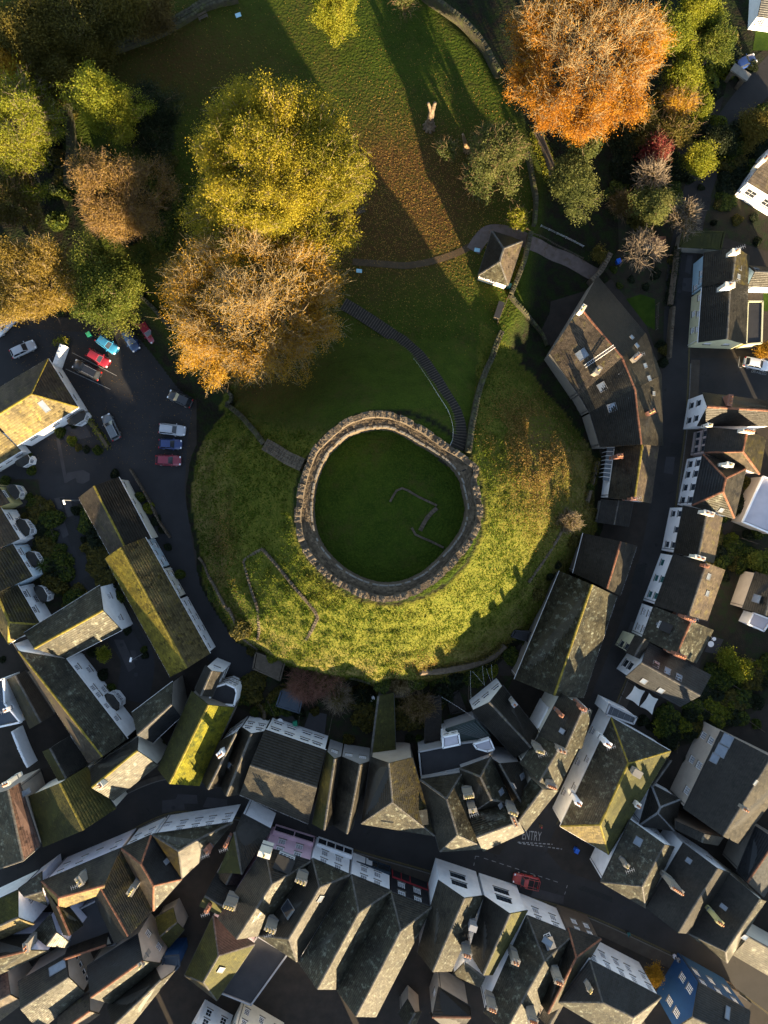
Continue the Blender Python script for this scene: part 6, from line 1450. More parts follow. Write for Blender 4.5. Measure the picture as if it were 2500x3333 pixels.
tint = np.clip(.34 + .05 * bn + .22 * bl + rng.normal(0, .12, n) + .42 * np.clip((t0_ - .25) * 1.4, 0, 1) * (y < 10) * sstep(0, 12, x) - .16 * (y > 12), 0, 1)  # north side blades tinted darker, deepening the shade by colour
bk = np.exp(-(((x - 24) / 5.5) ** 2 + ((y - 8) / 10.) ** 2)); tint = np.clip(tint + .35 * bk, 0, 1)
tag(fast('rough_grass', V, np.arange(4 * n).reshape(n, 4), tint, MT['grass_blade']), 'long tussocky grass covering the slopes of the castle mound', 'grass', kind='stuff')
n = 30000
x = np.concatenate([rng.normal(lit_.x, 10, 2 * n // 3), rng.uniform(-45, 30, n // 3)]); y = np.concatenate([rng.normal(lit_.y - 4, 9, 2 * n // 3), rng.uniform(28, 84, n // 3)])
ok = (poly_sd(x, y, BP) > .5); x, y = x[ok], y[ok]; z = terrain(x, y) + .03
P = np.stack([x, y, z], 1)
nr = cards('fallen_leaves', P, rng.uniform(.05, .11, len(P)), rng.uniform(0, 1, len(P)), MT['fallen'], None, 3.)
tag(nr, 'scattered brown and yellow fallen leaves on the castle lawn', 'leaves', kind='stuff')
n = 2200
x = rng.uniform(-62, -32, n); y = rng.uniform(8, 34, n); P = np.stack([x, y, np.full(n, .05)], 1)
P = P[poly_sd(x, y, BP) < -6]
tag(cards('fallen_leaves', P, rng.uniform(.04, .08, len(P)), rng.uniform(0, 1, len(P)), MT['fallen'], None, 3.), 'sparse fallen leaves blown over the car park', 'leaves', kind='stuff')
# dead trunks
def snag(label, base, mid, hm, tops, r, m='deadwood', name='dead_tree'):
    b0 = G(base); t = thing(name, label, 'dead tree', b0); m_ = MB()
    def limb(a, e, ra, rb, k=5):
        last, lr = a, ra
        for i in range(1, k + 1):
            f = i / k; q = lerp(a, e, f) + Vector((rng.normal(0, .05), rng.normal(0, .05), 0)) * (f < 1); nr_ = ra + (rb - ra) * f
            m_.tube(last, q, lr, nr_, 11); last, lr = q, nr_
    md = W(mid, b0.z + hm); limb(b0 - Vector((0, 0, .3)), md, r, r * .62)
    for px, h, rr in tops: limb(md - (md - b0).normalized() * .3, W(px, b0.z + h), rr * 1.25, rr * .7, 4)
    for i in range(9):
        a_ = i * .7; m_.tube(b0 + Vector((0, 0, .9)), b0 + Vector((math.cos(a_) * r * 1.4, math.sin(a_) * r * 1.4, -.05)), r * .6, r * .3, 7)
    m_.build('trunk', MT[m], t, True)
snag('pale forked dead tree trunk standing on the lawn', T(2, 375, 1055), T(2, 395, 930), 4.0, [(T(2, 368, 855), 5.8, .26), (T(2, 425, 855), 5.8, .34)], .72)
snag('grey dead trunk beside the spreading evergreen oak', T(2, 690, 1250), T(2, 672, 1180), 2.6, [(T(2, 655, 1115), 4.2, .26)], .42, 'twig_brown')
# bracken and brambles on the east flank, scrub along the foot of the mound
n = 16000
x = np.concatenate([rng.normal(23.5, 3.6, n // 2), rng.normal(20, 3., n // 4), rng.normal(-25, 1.8, n // 8), rng.normal(8, 4, n // 8)]); y = np.concatenate([rng.normal(9, 6.5, n // 2), rng.normal(13, 3, n // 4), rng.normal(-6, 5, n // 8), rng.normal(-24.5, 1.6, n // 8)])
r0_, t0_, th0 = motte_t(x, y); ok = (t0_ > .08) & (t0_ < .97) & (vnoise(x, y, .5) > -.25); x, y = x[ok], y[ok]
P = np.stack([x, y, terrain(x, y) + rng.uniform(.05, .55, len(x))], 1)
tag(cards('bracken', P, rng.uniform(.06, .15, len(P)), np.clip(rng.normal(.45, .25, len(P)), 0, 1), MT['l_tan'], None, 0), 'rusty brown bracken and brambles on the east flank of the mound', 'bracken', kind='stuff')
fr = [(1250 + 2312 * (MC[0] + r_q * math.cos(a_)) / 117, 1666.5 - 2312 * (MC[1] + r_q * math.sin(a_)) / 117) for a_, r_q in [(R(a_), float(np.interp(R(a_), _fa, _fr)) - .3) for a_ in range(205, 352, 7)]]
for i, p in enumerate(fr):
    k = int(rng.choice([0, 2, 4, 5])); f_, s_ = shrub_proto(k); g_ = G((p[0] + rng.normal(0, 12), p[1] + rng.normal(0, 12))); sc_ = rng.uniform(.9, 1.8)
    root = thing('scrub_bush', {0: 'green scrub bush on the lower bank of the mound', 2: 'olive scrub bush on the lower bank of the mound', 4: 'leafy scrub bush on the lower bank of the mound', 5: 'yellow green scrub bush on the lower bank of the mound'}[k], 'bush', g_, 'scrub along the foot of the mound, kind %d' % k)
    root.scale = (sc_ * 1.2, sc_, sc_ * .8); root.rotation_euler.z = rng.uniform(0, 6)
    mk('stems', s_, root); mk('foliage', f_, root)

# undergrowth that fills the woods between the trees
def undergrowth(poly, n, zones, lab, grp):
    P = np.array([D(*p) for p in poly]); lo, hi = P.min(0), P.max(0); c = 0
    while c < n:
        q = rng.uniform(lo, hi)
        if poly_sd(np.array([q[0]]), np.array([q[1]]), P)[0] < 0: continue
        c += 1; k = int(rng.choice(zones)); f_, s_ = shrub_proto(k); g_ = G(q); sc_ = rng.uniform(1.5, 2.8)
        root = thing('undergrowth_bush', lab[k], 'bush', g_, grp + ', kind %d' % k); root.scale = (sc_, sc_, sc_ * rng.uniform(.6, 1.1)); root.rotation_euler.z = rng.uniform(0, 6)
        mk('stems', s_, root); mk('foliage', f_, root)
LB = {0: 'green bush in the undergrowth of the wooded east bank', 1: 'dark bush in the undergrowth of the wooded east bank', 2: 'olive bush in the undergrowth of the wooded east bank', 4: 'leafy bush in the undergrowth of the wooded east bank', 5: 'yellow green bush in the undergrowth of the wooded east bank'}
undergrowth([(1330, 270), (1430, 200), (1560, 90), (1600, 130), (1540, 200), (1555, 290), (1490, 420), (1440, 500), (1350, 480), (1320, 380)], 58, [0, 1, 1, 2, 2, 4, 5], LB, 'undergrowth on the east bank')
LC = {k: v.replace('wooded east bank', 'west wood') for k, v in LB.items()}
undergrowth([(0, 0), (250, 0), (330, 20), (220, 110), (150, 200), (140, 330), (150, 480), (110, 500), (90, 420), (120, 300), (60, 210), (0, 200)], 46, [1, 2, 2, 4, 0], LC, 'undergrowth in the west wood')
LD = {k: v.replace('of the wooded east bank', 'under the great trees of the lawn edge') for k, v in LB.items()}
undergrowth([(160, 330), (400, 330), (395, 470), (340, 560), (330, 640), (300, 640), (300, 520), (200, 520)], 26, [1, 1, 2, 4], LD, 'undergrowth below the great trees')
LE = {k: v.replace('in the undergrowth of the wooded east bank', 'in the gardens across the lane') for k, v in LB.items()}
undergrowth([(1600, 240), (1659, 220), (1659, 320), (1590, 420), (1560, 470), (1540, 400), (1575, 300)], 22, [0, 1, 2, 4], LE, 'bushes in the gardens across the lane')

LF = {k: v.replace('in the undergrowth of the wooded east bank', 'in the crowded gardens behind the castle street houses') for k, v in LB.items()}
undergrowth([(1520, 1040), (1659, 1080), (1659, 1230), (1560, 1260), (1500, 1180)], 16, [0, 1, 2, 4], LF, 'bushes behind the castle street houses')
undergrowth([(1490, 1500), (1560, 1410), (1659, 1380), (1659, 1560), (1570, 1560), (1500, 1580), (1440, 1620), (1420, 1560)], 44, [0, 1, 1, 2, 4, 5], LF, 'bushes behind the castle street houses')
LG = {k: v.replace('in the undergrowth of the wooded east bank', 'in the front gardens of the west lane') for k, v in LB.items()}
undergrowth([(70, 1060), (95, 1060), (150, 1230), (190, 1330), (140, 1330), (100, 1210)], 22, [0, 1, 2, 4], LG, 'bushes in the west lane gardens')
undergrowth([(175, 1130), (195, 1120), (270, 1310), (245, 1330)], 12, [0, 1, 2], LG, 'bushes in the west lane gardens')
LH = {k: v.replace('in the undergrowth of the wooded east bank', 'in the back gardens under the mound') for k, v in LB.items()}
undergrowth([(510, 1480), (620, 1440), (800, 1490), (980, 1450), (1060, 1430), (1000, 1500), (900, 1560), (790, 1560), (700, 1540), (560, 1530)], 34, [0, 1, 2, 4], LH, 'bushes in the back gardens')
# ------------------------------------------------------------------ vehicles
def carpaint(n, c):
    m = mat('car_' + n, two(tuple(x * .95 for x in c), c), 2., .28, spec=.6)
    m.node_tree.nodes['Principled BSDF'].inputs['Coat Weight'].default_value = .5
for n, c in dict(white=(.62, .64, .68), silver=(.36, .38, .42), blue=(.03, .20, .38), navy=(.012, .035, .10), red=(.26, .012, .022), black=(.012, .012, .014), grey=(.10, .115, .13), darkblue=(.01, .03, .13), crimson=(.20, .01, .03), brightred=(.33, .03, .025)).items(): carpaint(n, c)
def car(label, px, head, color, L=4.2, Wd=1.75, kind='hatch', zg=0.03, group='parked cars'):
    """head = pixel the bonnet points to"""
    c = W(px, .7); h_ = W(head, .7); ang = math.atan2(h_.y - c.y, h_.x - c.x)
    t = thing('parked_car' if kind not in ('van', 'pickup') else ('parked_van' if kind == 'van' else 'parked_pickup'), label, 'car' if kind not in ('van', 'pickup') else kind, (c.x, c.y, zg), group)
    t.rotation_euler.z = ang
    pm = MT['car_' + color]; hl, w = L / 2, Wd / 2
    bz = {'hatch': .92, 'estate': .95, 'suv': 1.05, 'van': 1.05, 'pickup': 1.0}[kind]; rz = {'hatch': 1.46, 'estate': 1.48, 'suv': 1.72, 'van': 1.95, 'pickup': 1.75}[kind]
    st = [(-hl, .80, .62), (-hl + .10, .90, .86), (-hl + .45, .97, 1.), (-.2 * hl, 1., 1.), (.35 * hl, 1., .985), (.55 * hl, .99, .95), (.80 * hl, .95, .86), (.93 * hl, .86, .74), (hl, .70, .55)]
    m_ = MB(); rings = []
    for x, fw, fz in st:
        a, z = w * fw, bz * fz
        rings.append([(x, -a * .92, .26), (x, -a, .5), (x, -a * .99, z * .80), (x, -a * .90, z * .97), (x, -a * .5, z + .015), (x, 0, z + .03), (x, a * .5, z + .015), (x, a * .90, z * .97), (x, a * .99, z * .80), (x, a, .5), (x, a * .92, .26)])
    n = len(rings[0]); vs = [p for r in rings for p in r]
    fs = [(i * n + j, (i + 1) * n + j, (i + 1) * n + j + 1, i * n + j + 1) for i in range(len(rings) - 1) for j in range(n - 1)]
    fs = [f[::-1] for f in fs] + [tuple(range(n)), tuple(range(len(vs) - 1, len(vs) - n - 1, -1))]
    m_.add(vs, fs); o = mk('body', m_.mesh('body', pm, None, True), t)
    # cabin
    xb0, xb1 = {'hatch': (-.93, .42), 'estate': (-.95, .40), 'suv': (-.95, .45), 'van': (-.97, .62), 'pickup': (-.15, .45)}[kind]
    xr0, xr1 = {'hatch': (-.70, .06), 'estate': (-.83, .06), 'suv': (-.80, .10), 'van': (-.94, .36), 'pickup': (-.08, .20)}[kind]
    B4 = [(xb0 * hl, -.86 * w), (xb1 * hl, -.82 * w), (xb1 * hl, .82 * w), (xb0 * hl, .86 * w)]; R4 = [(xr0 * hl, -.68 * w), (xr1 * hl, -.66 * w), (xr1 * hl, .66 * w), (xr0 * hl, .68 * w)]
    zb = bz - .03
    m_ = MB(); m_.add([(x, y, zb) for x, y in B4] + [(x, y, rz - .05) for x, y in R4], [(0, 1, 5, 4), (1, 2, 6, 5), (2, 3, 7, 6), (3, 0, 4, 7)]); mk('pillars', m_.mesh('pillars', pm), t)
    m_ = MB(); k = 5; vs = []
    for i in range(k + 1):
        for j in range(k + 1):
            u, v = i / k, j / k; x = lerp(R4[0][0] - .02, R4[1][0] + .02, u); yy = lerp(-.69 * w, .69 * w, v)
            vs.append((x, yy, rz - .05 + .06 * (1 - (2 * v - 1) ** 2) * .8 + .02 * (1 - (2 * u - 1) ** 2)))
    m_.add(vs, [(i * (k + 1) + j, (i + 1) * (k + 1) + j, (i + 1) * (k + 1) + j + 1, i * (k + 1) + j + 1) for i in range(k) for j in range(k)])
    mk('roof', m_.mesh('roof', pm, None, True), t)
    def panel(nm, i, j, a0, a1, b0=.10, b1=.9):
        q = [Vector((*B4[i], zb)), Vector((*B4[j], zb)), Vector((*R4[j], rz - .05)), Vector((*R4[i], rz - .05))]
        f = lambda u, v: lerp(lerp(q[0], q[1], u), lerp(q[3], q[2], u), v)
        p = [f(a0, b0), f(a1, b0), f(a1, b1), f(a0, b1)]
        nn = (p[1] - p[0]).cross(p[3] - p[0]).normalized()
        if nn.dot((p[0] + p[2]) / 2 - Vector((0, 0, 1.))) < 0: nn = -nn
        m2 = MB(); m2.add([v + nn * .012 for v in p], [(0, 1, 2, 3)]); mk(nm, m2.mesh(nm, MT['glass']), t)
    panel('windscreen', 1, 2, .06, .94)
    if kind not in ('van',): panel('rear_window', 3, 0, .10, .90)
    for i, j in ((0, 1), (2, 3)):
        lo_, hi_ = ((.06, .48), (.52, .94))
        if kind == 'van': (panel('side_window', i, j, .72, .95, .35, .85) if i == 0 else panel('side_window', i, j, .05, .28, .35, .85))
        else:
            panel('side_window', i, j, *lo_); panel('side_window', i, j, *hi_)
    for sx in (-.62, .62):
        for sy in (-1, 1):
            y = sy * (w - .10); m2 = MB(); m2.tube((sx * hl, y - .11, .31), (sx * hl, y + .11, .31), .31, .31, 12); o = mk('wheel', m2.mesh('wheel', MT['rubber'], None), t)
            m2 = MB(); m2.tube((sx * hl, y + sy * .10, .31), (sx * hl, y + sy * .13, .31), .2, .18, 10); mk('rim', m2.mesh('rim', MT['metal']), o)
    for sy in (-1, 1):
        m2 = MB(); m2.box((.92 * hl, sy * w * .66, bz * .70), (.22, .30, .15)); mk('headlight', m2.mesh('headlight', MT['lamp_glass']), t)
        m2 = MB(); m2.box((-hl + .07, sy * w * .74, bz * .78), (.14, .24, .2)); mk('tail_light', m2.mesh('tail_light', MT['red_lens']), t)
        m2 = MB(); m2.box((.33 * hl, sy * (w + .07), bz + .02), (.12, .2, .13)); mk('mirror', m2.mesh('mirror', pm), t)
    if kind == 'pickup':
        m2 = MB(); m2.box((-.55 * hl, 0, bz - .02), (.72 * hl, w * 1.5, .12)); mk('cargo_bed', m2.mesh('cargo_bed', MT['rubber']), t)
        m2 = MB()
        for sy in (-1, 1): m2.tube((-hl + .1, sy * w * .85, rz), (.1 * hl, sy * w * .85, rz), .04, .04, 6)
        for x in (-hl + .12, -.5 * hl, 0.): m2.tube((x, -w * .85, rz), (x, w * .85, rz), .035, .035, 6)
        for sy in (-1, 1): m2.tube((-hl + .12, sy * w * .85, bz), (-hl + .12, sy * w * .85, rz), .035, .035, 6)
        mk('ladder_rack', m2.mesh('ladder_rack', pm), t)
    if kind in ('suv', 'estate'):
        m2 = MB()
        for sy in (-1, 1): m2.tube((xr0 * hl, sy * w * .60, rz + .04), (xr1 * hl, sy * w * .60, rz + .04), .022, .022, 5)
        mk('roof_rails', m2.mesh('roof_rails', MT['metal']), t)
    return t
t1 = lambda x, y: T(10, x, y)
car('white van with dark side window beside the tan maple', t1(45, 1005), t1(-60, 1110), 'white', 4.8, 1.9, 'van')
car('silver hatchback parked beside a garden gate in the west yard', t1(190, 1215), t1(330, 1150), 'silver', 4.3, 1.75)
car('bright blue hatchback under the glossy green tree', t1(890, 1175), t1(1000, 1255), 'blue', 4.0, 1.7)
car('dark navy hatchback between the bright blue car and the crimson one', t1(1085, 1140), t1(1140, 1230), 'navy', 4.0, 1.7)
car('crimson red hatchback at the leafy end of the parking row', t1(1228, 1070), t1(1290, 1160), 'crimson', 4.0, 1.7)
car('red saloon with sunlit bonnet inside the painted bay', t1(815, 1290), t1(920, 1350), 'red', 4.1, 1.7)
car('long black people carrier with glazed roof in the painted bay', t1(722, 1388), t1(590, 1320), 'black', 4.9, 1.9, 'suv')
car('black hatchback near the grassy foot of the mound', t1(1495, 1628), t1(1390, 1580), 'black', 4.2, 1.75)
t2 = lambda x, y: T(20, x, y)
car('grey estate car beside the clipped hedge', t2(922, 178), t2(865, 60), 'grey', 4.5, 1.8, 'estate')
car('silver estate car facing the mound', t2(1430, 200), t2(1560, 215), 'silver', 4.4, 1.8, 'estate')
car('dark blue hatchback parked between silver estate and red hatchback', t2(1415, 320), t2(1540, 325), 'darkblue', 3.8, 1.7)
car('dark red hatchback with pale headlamps facing the mound', t2(1398, 455), t2(1530, 460), 'crimson', 4.2, 1.75)
car('white car in the disabled bay by the pale yellow house', T(13, 1568, 1338), T(13, 1700, 1365), 'white', 4.3, 1.8)
car('blue convertible style car parked by the stone gate arch', T(3, 1460, 520), T(3, 1570, 470), 'darkblue', 4.3, 1.8)
car('red pickup with roof rack parked in the street bay', T(42, 1180, 552), T(42, 1060, 525), 'brightred', 4.3, 1.8, 'pickup')
# ------------------------------------------------------------------ street furniture and small things
def lamp(label, head, foot, h=6.):
    b = W(foot, 0); q = W(head, h); t = thing('street_lamp', label, 'street lamp', b)
    m_ = MB(); m_.tube(b, (b.x, b.y, h - .2), .09, .06, 8); m_.build('post', MT['metal'], t)
    m_ = MB(); m_.tube((b.x, b.y, h - .2), q, .04, .04, 6); m_.build('arm', MT['metal'], t)
    a = math.atan2(q.y - b.y, q.x - b.x); m_ = MB(); m_.box((q.x, q.y, h), (.75, .32, .16), a, .5, .8); o = m_.build('lamp_head', MT['white_paint'], t)
    m_ = MB(); m_.box((q.x, q.y, h - .1), (.55, .24, .05), a); m_.build('lens', MT['lamp_glass'], o)
lamp('white headed street lamp at the low cottage range', T(20, 530, 802), T(20, 660, 790))
lamp('white headed street lamp in the cobbled close', T(30, 1085, 428), T(30, 1190, 375))
def bench(label, px, ang, zg=None, m='wood'):
    g_ = G(px); t = thing('bench', label, 'bench', g_); t.rotation_euler.z = ang
    for i in range(4):
        m_ = MB(); m_.box((0, -.18 + i * .13, .45), (1.6, .1, .04)); mk('seat_slat', m_.mesh('seat_slat', MT[m]), t)
    for i in range(3):
        m_ = MB(); m_.box((0, .36, .6 + i * .14), (1.6, .04, .1)); mk('back_slat', m_.mesh('back_slat', MT[m]), t)
    for sx in (-.7, .7):
        for y, hh_ in ((-.2, .45), (.34, .95)):
            m_ = MB(); m_.box((sx, y, hh_ / 2), (.07, .07, hh_)); mk('leg', m_.mesh('leg', MT[m]), t)
bench('wooden bench below the rubble wall at the top of the lawn', T(1, 98, 155), R(25))
bench('grey wooden bench on the leafy lawn beside the sycamore', T(11, 1400, 85), R(25))
bench('dark wooden bench against the north east wall inside the keep', T(22, 490, 470), R(-35), m='wood_dark')
bench('small wooden bench by the inner keep wall near the stair well', T(22, 240, 290), R(-30), m='wood_dark')
# bench seats in the keep stand on the court level: G() already follows the terrain
def panel(label, px, ang):
    g_ = G(px); t = thing('information_panel', label, 'sign', g_); t.rotation_euler.z = ang
    for s in (-.35, .35):
        m_ = MB(); m_.box((s, 0, .4), (.06, .06, .8)); mk('leg', m_.mesh('leg', MT['wood_dark']), t)
    m_ = MB(); m_.add([(-.45, -.25, .75), (.45, -.25, .75), (.45, .25, 1.), (-.45, .25, 1.), (-.45, -.25, .71), (.45, -.25, .71), (.45, .25, .96), (-.45, .25, .96)], [(0, 1, 2, 3), (7, 6, 5, 4), (0, 4, 5, 1), (1, 5, 6, 2), (2, 6, 7, 3), (3, 7, 4, 0)]); mk('board', m_.mesh('board', MT['panel_blue']), t)
panel('small blue information panel on the shaded lawn below the bench', T(1, 393, 155), R(20))
panel('small blue information panel at the bottom of the castle steps', T(11, 1390, 580), R(-5))
panel('small blue information panel beside the ticket hut', T(12, 768, 408), R(-10))
# display case shed by the wall
g_ = G(T(12, 945, 910)); t = thing('notice_shelter', 'narrow grey shelter box standing by the thin fence below the hut', 'shelter', g_); t.rotation_euler.z = R(72)
m_ = MB(); m_.box((0, 0, .7), (2.5, .75, 1.4)); mk('box', m_.mesh('box', MT['wood']), t)
m_ = MB(); m_.box((0, 0, 1.47), (2.7, .95, .12)); mk('roof', m_.mesh('roof', MT['felt']), t)
def fence(label, px, h=1.1, m='wood', step=1.6):
    P = smooth([G(p)[:2] for p in px], 6); seg = np.linalg.norm(np.diff(P, axis=0), axis=1); s = np.concatenate([[0], np.cumsum(seg)])
    t = thing('fence', label, 'fence', G(px[0])); n = max(2, int(s[-1] / step)); last = None
    for i in range(n + 1):
        u = s[-1] * i / n; x, y = np.interp(u, s, P[:, 0]), np.interp(u, s, P[:, 1]); p = Vector((x, y, float(terrain(x, y, False))))
        m_ = MB(); m_.box((p.x, p.y, p.z + h / 2), (.09, .09, h)); m_.build('post', MT[m], t)
        if last is not None:
            for f in (.4, .85):
                m_ = MB(); m_.tube(last + Vector((0, 0, h * f)), p + Vector((0, 0, h * f)), .03, .03, 5); m_.build('rail', MT[m], t)
        last = p
fence('thin wooden fence between the hut wall and the steps wall', [T(12, 1030, 785), T(12, 985, 890), T(12, 940, 1000)])
fence('low wooden fence along the gravel path to the lane', [T(12, 1215, 260), T(12, 1400, 340), T(12, 1650, 470)], .7)
fence('wire fence on the slope above the gravel path', [T(12, 1300, 200), T(12, 1450, 270), T(12, 1650, 370)], .8, 'metal')
for i, (t0_, pts) in enumerate(((33, ((1010, 760), (1250, 920))), (33, ((1250, 560), (1400, 660))), (33, ((1420, 880), (1600, 1010))), (33, ((900, 1000), (880, 1180))), (33, ((1380, 500), (1520, 420))), (23, ((1250, 1240), (1420, 1270))), (23, ((1420, 1100), (1560, 1150))), (31, ((1180, 830), (1130, 1080))), (31, ((900, 880), (880, 1020))), (31, ((640, 760), (700, 900))), (32, ((700, 560), (700, 760))), (20, ((360, 830), (470, 1080))), (20, ((480, 1200), (620, 1420))), (13, ((730, 850), (720, 1060))))):
    fence(('board fence behind the purple slate house', 'fence between the sunlit garden shrubs', 'fence by the dark garden beds on the east side', 'fence along the glazed court', 'fence below the pale garden wall', 'fence behind the shuttered house', 'fence behind the red brown slated house', 'fence dividing the paved back gardens', 'short fence in the paved back garden', 'fence beside the corrugated shed', 'fence by the bunting posts', 'picket fence along the west lane beds', 'picket fence below the spiky palm', 'garden fence along the narrow grass strip')[i], [T(t0_, *p) for p in pts], 1.3, 'wood')
for t0_, pts in ((31, ((980, 850), (1120, 880), (1100, 1060), (920, 1020))), (33, ((1190, 230), (1290, 260), (1230, 380), (1130, 360))), (33, ((1200, 640), (1380, 690), (1330, 760), (1170, 700))), (31, ((720, 880), (860, 900), (860, 980), (660, 950))), (33, ((790, 830), (900, 860), (830, 1000), (740, 960))), (20, ((480, 210), (690, 120), (760, 260), (560, 300))), (20, ((210, 1110), (330, 1080), (340, 1160), (230, 1180))), (20, ((100, 800), (240, 770), (250, 830), (130, 850)))):
    sheet('patio', [T(t0_, *p) for p in pts], .03, 'patch')
for t0_, pts in ((33, ((1290, 450), (1440, 520), (1380, 640), (1250, 580))), (13, ((480, 800), (600, 760), (720, 800), (720, 1060), (640, 1010))), (33, ((810, 960), (900, 1000), (850, 1150), (770, 1100))), (3, ((1560, 240), (1700, 260), (1700, 420), (1530, 420))), (13, ((1620, 720), (1800, 720), (1800, 900), (1620, 900)))):
    sheet('garden_lawn', [T(t0_, *p) for p in pts], .014, 'lawn_patch')
# bins and containers
def bin_(label, px, m, ang=0., zg=None):
    g_ = G(px) if zg is None else W(px, zg); t = thing('wheelie_bin', label, 'bin', g_); t.rotation_euler.z = ang
    m_ = MB(); m_.box((0, 0, .5), (.58, .6, .95), 0, .5, 1.12); mk('body', m_.mesh('body', MT[m]), t)
    m_ = MB(); m_.box((0, .02, 1.02), (.7, .78, .1)); mk('lid', m_.mesh('lid', MT[m]), t)
    for s in (-.24, .24):
        m_ = MB(); m_.tube((s - .03, .3, .1), (s + .03, .3, .1), .1, .1, 8); mk('wheel', m_.mesh('wheel', MT['rubber']), t)
bin_('bright blue wheelie bin at the street junction', T(43, 58, 285), 'blue_plastic', R(-25), 0.13)
bin_('green wheelie bin under the glossy tree by the blue hatchback', T(10, 755, 1105), 'green_plastic', R(30))
bin_('dark teal bin beside the ticket hut', T(12, 1030, 700), 'teal', R(70))
bin_('blue garden bin behind the brick coloured wall', T(13, 405, 500), 'blue_plastic', R(20))
bin_('small teal bin in the white walled back garden', T(31, 862, 945), 'green_plastic', R(10))
# stone gate arch by the lane
g_ = W(T(3, 1360, 690), 0); t = thing('stone_gate', 'stone gate pier with dark arched opening beside the lane', 'gate', g_); t.rotation_euler.z = R(-35)
for s in (-1, 1):
    m_ = MB(); m_.box((s * 1.05, 0, 1.2), (.7, 1.1, 2.4)); mk('pier', m_.mesh('pier', MT['stone']), t)
m_ = MB()
for i in range(8):
    a0, a1 = math.pi * i / 8, math.pi * (i + 1) / 8
    p = [(.7 * math.cos(a), 1.7 + .7 * math.sin(a)) for a in (a0, a1)]; q = [(1.4 * math.cos(a), max(1.7, min(2.7, 1.7 + 1.2 * math.sin(a)))) for a in (a0, a1)]
    vs = [(x, y, z) for y in (-.5, .5) for x, z in (p[0], p[1], q[1], q[0])]
    m_.add(vs, [(0, 1, 2, 3), (7, 6, 5, 4), (0, 4, 5, 1), (1, 5, 6, 2), (2, 6, 7, 3), (3, 7, 4, 0)])
mk('arch', m_.mesh('arch', MT['stone']), t)
m_ = MB(); m_.box((0, 0, 2.85), (3.2, 1.3, .3)); mk('cornice', m_.mesh('cornice', MT['coping']), t)
# shade sails over the yard
for i, (cx, cy) in enumerate(((565, 725), (675, 785))):
    pts = [(545, 638), (645, 690), (578, 808), (482, 752)] if i == 0 else [(665, 700), (755, 757), (690, 878), (598, 822)]
    P = [W(T(33, *p), 2.8) for p in pts]; c = sum(P, Vector()) / 4
    t = thing('shade_sail', ('white four cornered shade sail nearest the street side of the yard', 'white four cornered shade sail over the garden side of the yard')[i], 'sail', (c.x, c.y, 0))
    k = 8; vs = []
    for a in range(k + 1):
        for b_ in range(k + 1):
            u, v = a / k, b_ / k; p = lerp(lerp(P[0], P[1], u), lerp(P[3], P[2], u), v)
            pinch = 1 - .16 * (1 - (2 * u - 1) ** 2) * (abs(2 * v - 1)) - .16 * (1 - (2 * v - 1) ** 2) * (abs(2 * u - 1))
            p = c + (p - c) * pinch; p.z = 2.8 + .35 * ((2 * u - 1) * (2 * v - 1)); vs.append(p)
    m_ = MB(); m_.add(vs, [(a * (k + 1) + b_, (a + 1) * (k + 1) + b_, (a + 1) * (k + 1) + b_ + 1, a * (k + 1) + b_ + 1) for a in range(k) for b_ in range(k)]); m_.build('cloth', MT['canvas'], t, True)
    for j, p in enumerate(P):
        s = 1 if j in (0, 2) else -1
        m_ = MB(); m_.tube((p.x, p.y, 0), (p.x, p.y, 2.85 + (.3 if j in (0, 2) else -.3)), .05, .05, 6); m_.build('post', MT['wood_dark'], t)
# shop fronts on the high street
def shopfront(label, t0, a, b, zt, m, glass_parts=3, depth=.55, proud=.05):
    """fascia, pilasters and display windows in front of a facade; a, b = tile pixels of the facade foot"""
    A, B_ = W(T(t0, *a), 0), W(T(t0, *b), 0); d = (B_ - A); L = d.length; d.normalize(); n = Vector((-d.y, d.x, 0))
    if n.dot(Vector((0, 1, 0))) < 0: n = -n
    t = thing('shopfront', label, 'shopfront', A); ang = math.atan2(d.y, d.x); c = (A + B_) / 2 + n * depth / 2
    m_ = MB(); m_.box((c.x, c.y, .25), (L, depth, .5), ang); m_.build('stall_riser', MT[m], t)
    m_ = MB(); m_.box((c.x, c.y, zt - .2), (L + .1, depth + .25, .4), ang); m_.build('fascia', MT[m], t)
    for i in range(glass_parts + 1):
        p = lerp(A, B_, i / glass_parts) + n * depth / 2; m_ = MB(); m_.box((p.x, p.y, zt / 2), (.16, depth + .08, zt - .3), ang); m_.build('pilaster', MT[m], t)
        if i < glass_parts:
            p = lerp(A, B_, (i + .5) / glass_parts) + n * (depth - .06); m_ = MB(); m_.box((p.x, p.y, zt / 2 + .05), (L / glass_parts - .16, .03, zt - .95), ang); m_.build('display_window', MT['glass'], t)
    return t
shopfront('pale pink framed shopfront under the lilac pink house', 41, (690, 115), (1010, 215), 2.9, 'w_pink', 2, .7)
shopfront('white framed shopfront with three display windows', 41, (1050, 200), (1330, 300), 2.9, 'w_white', 4, .35)
shopfront('white shopfront with dark brown fascia board', 41, (1340, 340), (1640, 440), 2.8, 'frame_dark', 3, .3)
shopfront('crimson shopfront with ochre posts under the black house', 42, (60, 480), (350, 590), 2.8, 'w_red', 4, .5)
shopfront('dark blue low shopfront below the first white gables', 42, (1165, 720), (1490, 830), 2.6, 'w_navy', 3, .35)
shopfront('dark timber shopfront under the deep blue house', 43, (985, 1250), (1340, 1430), 2.6, 'w_brown', 4, .6)
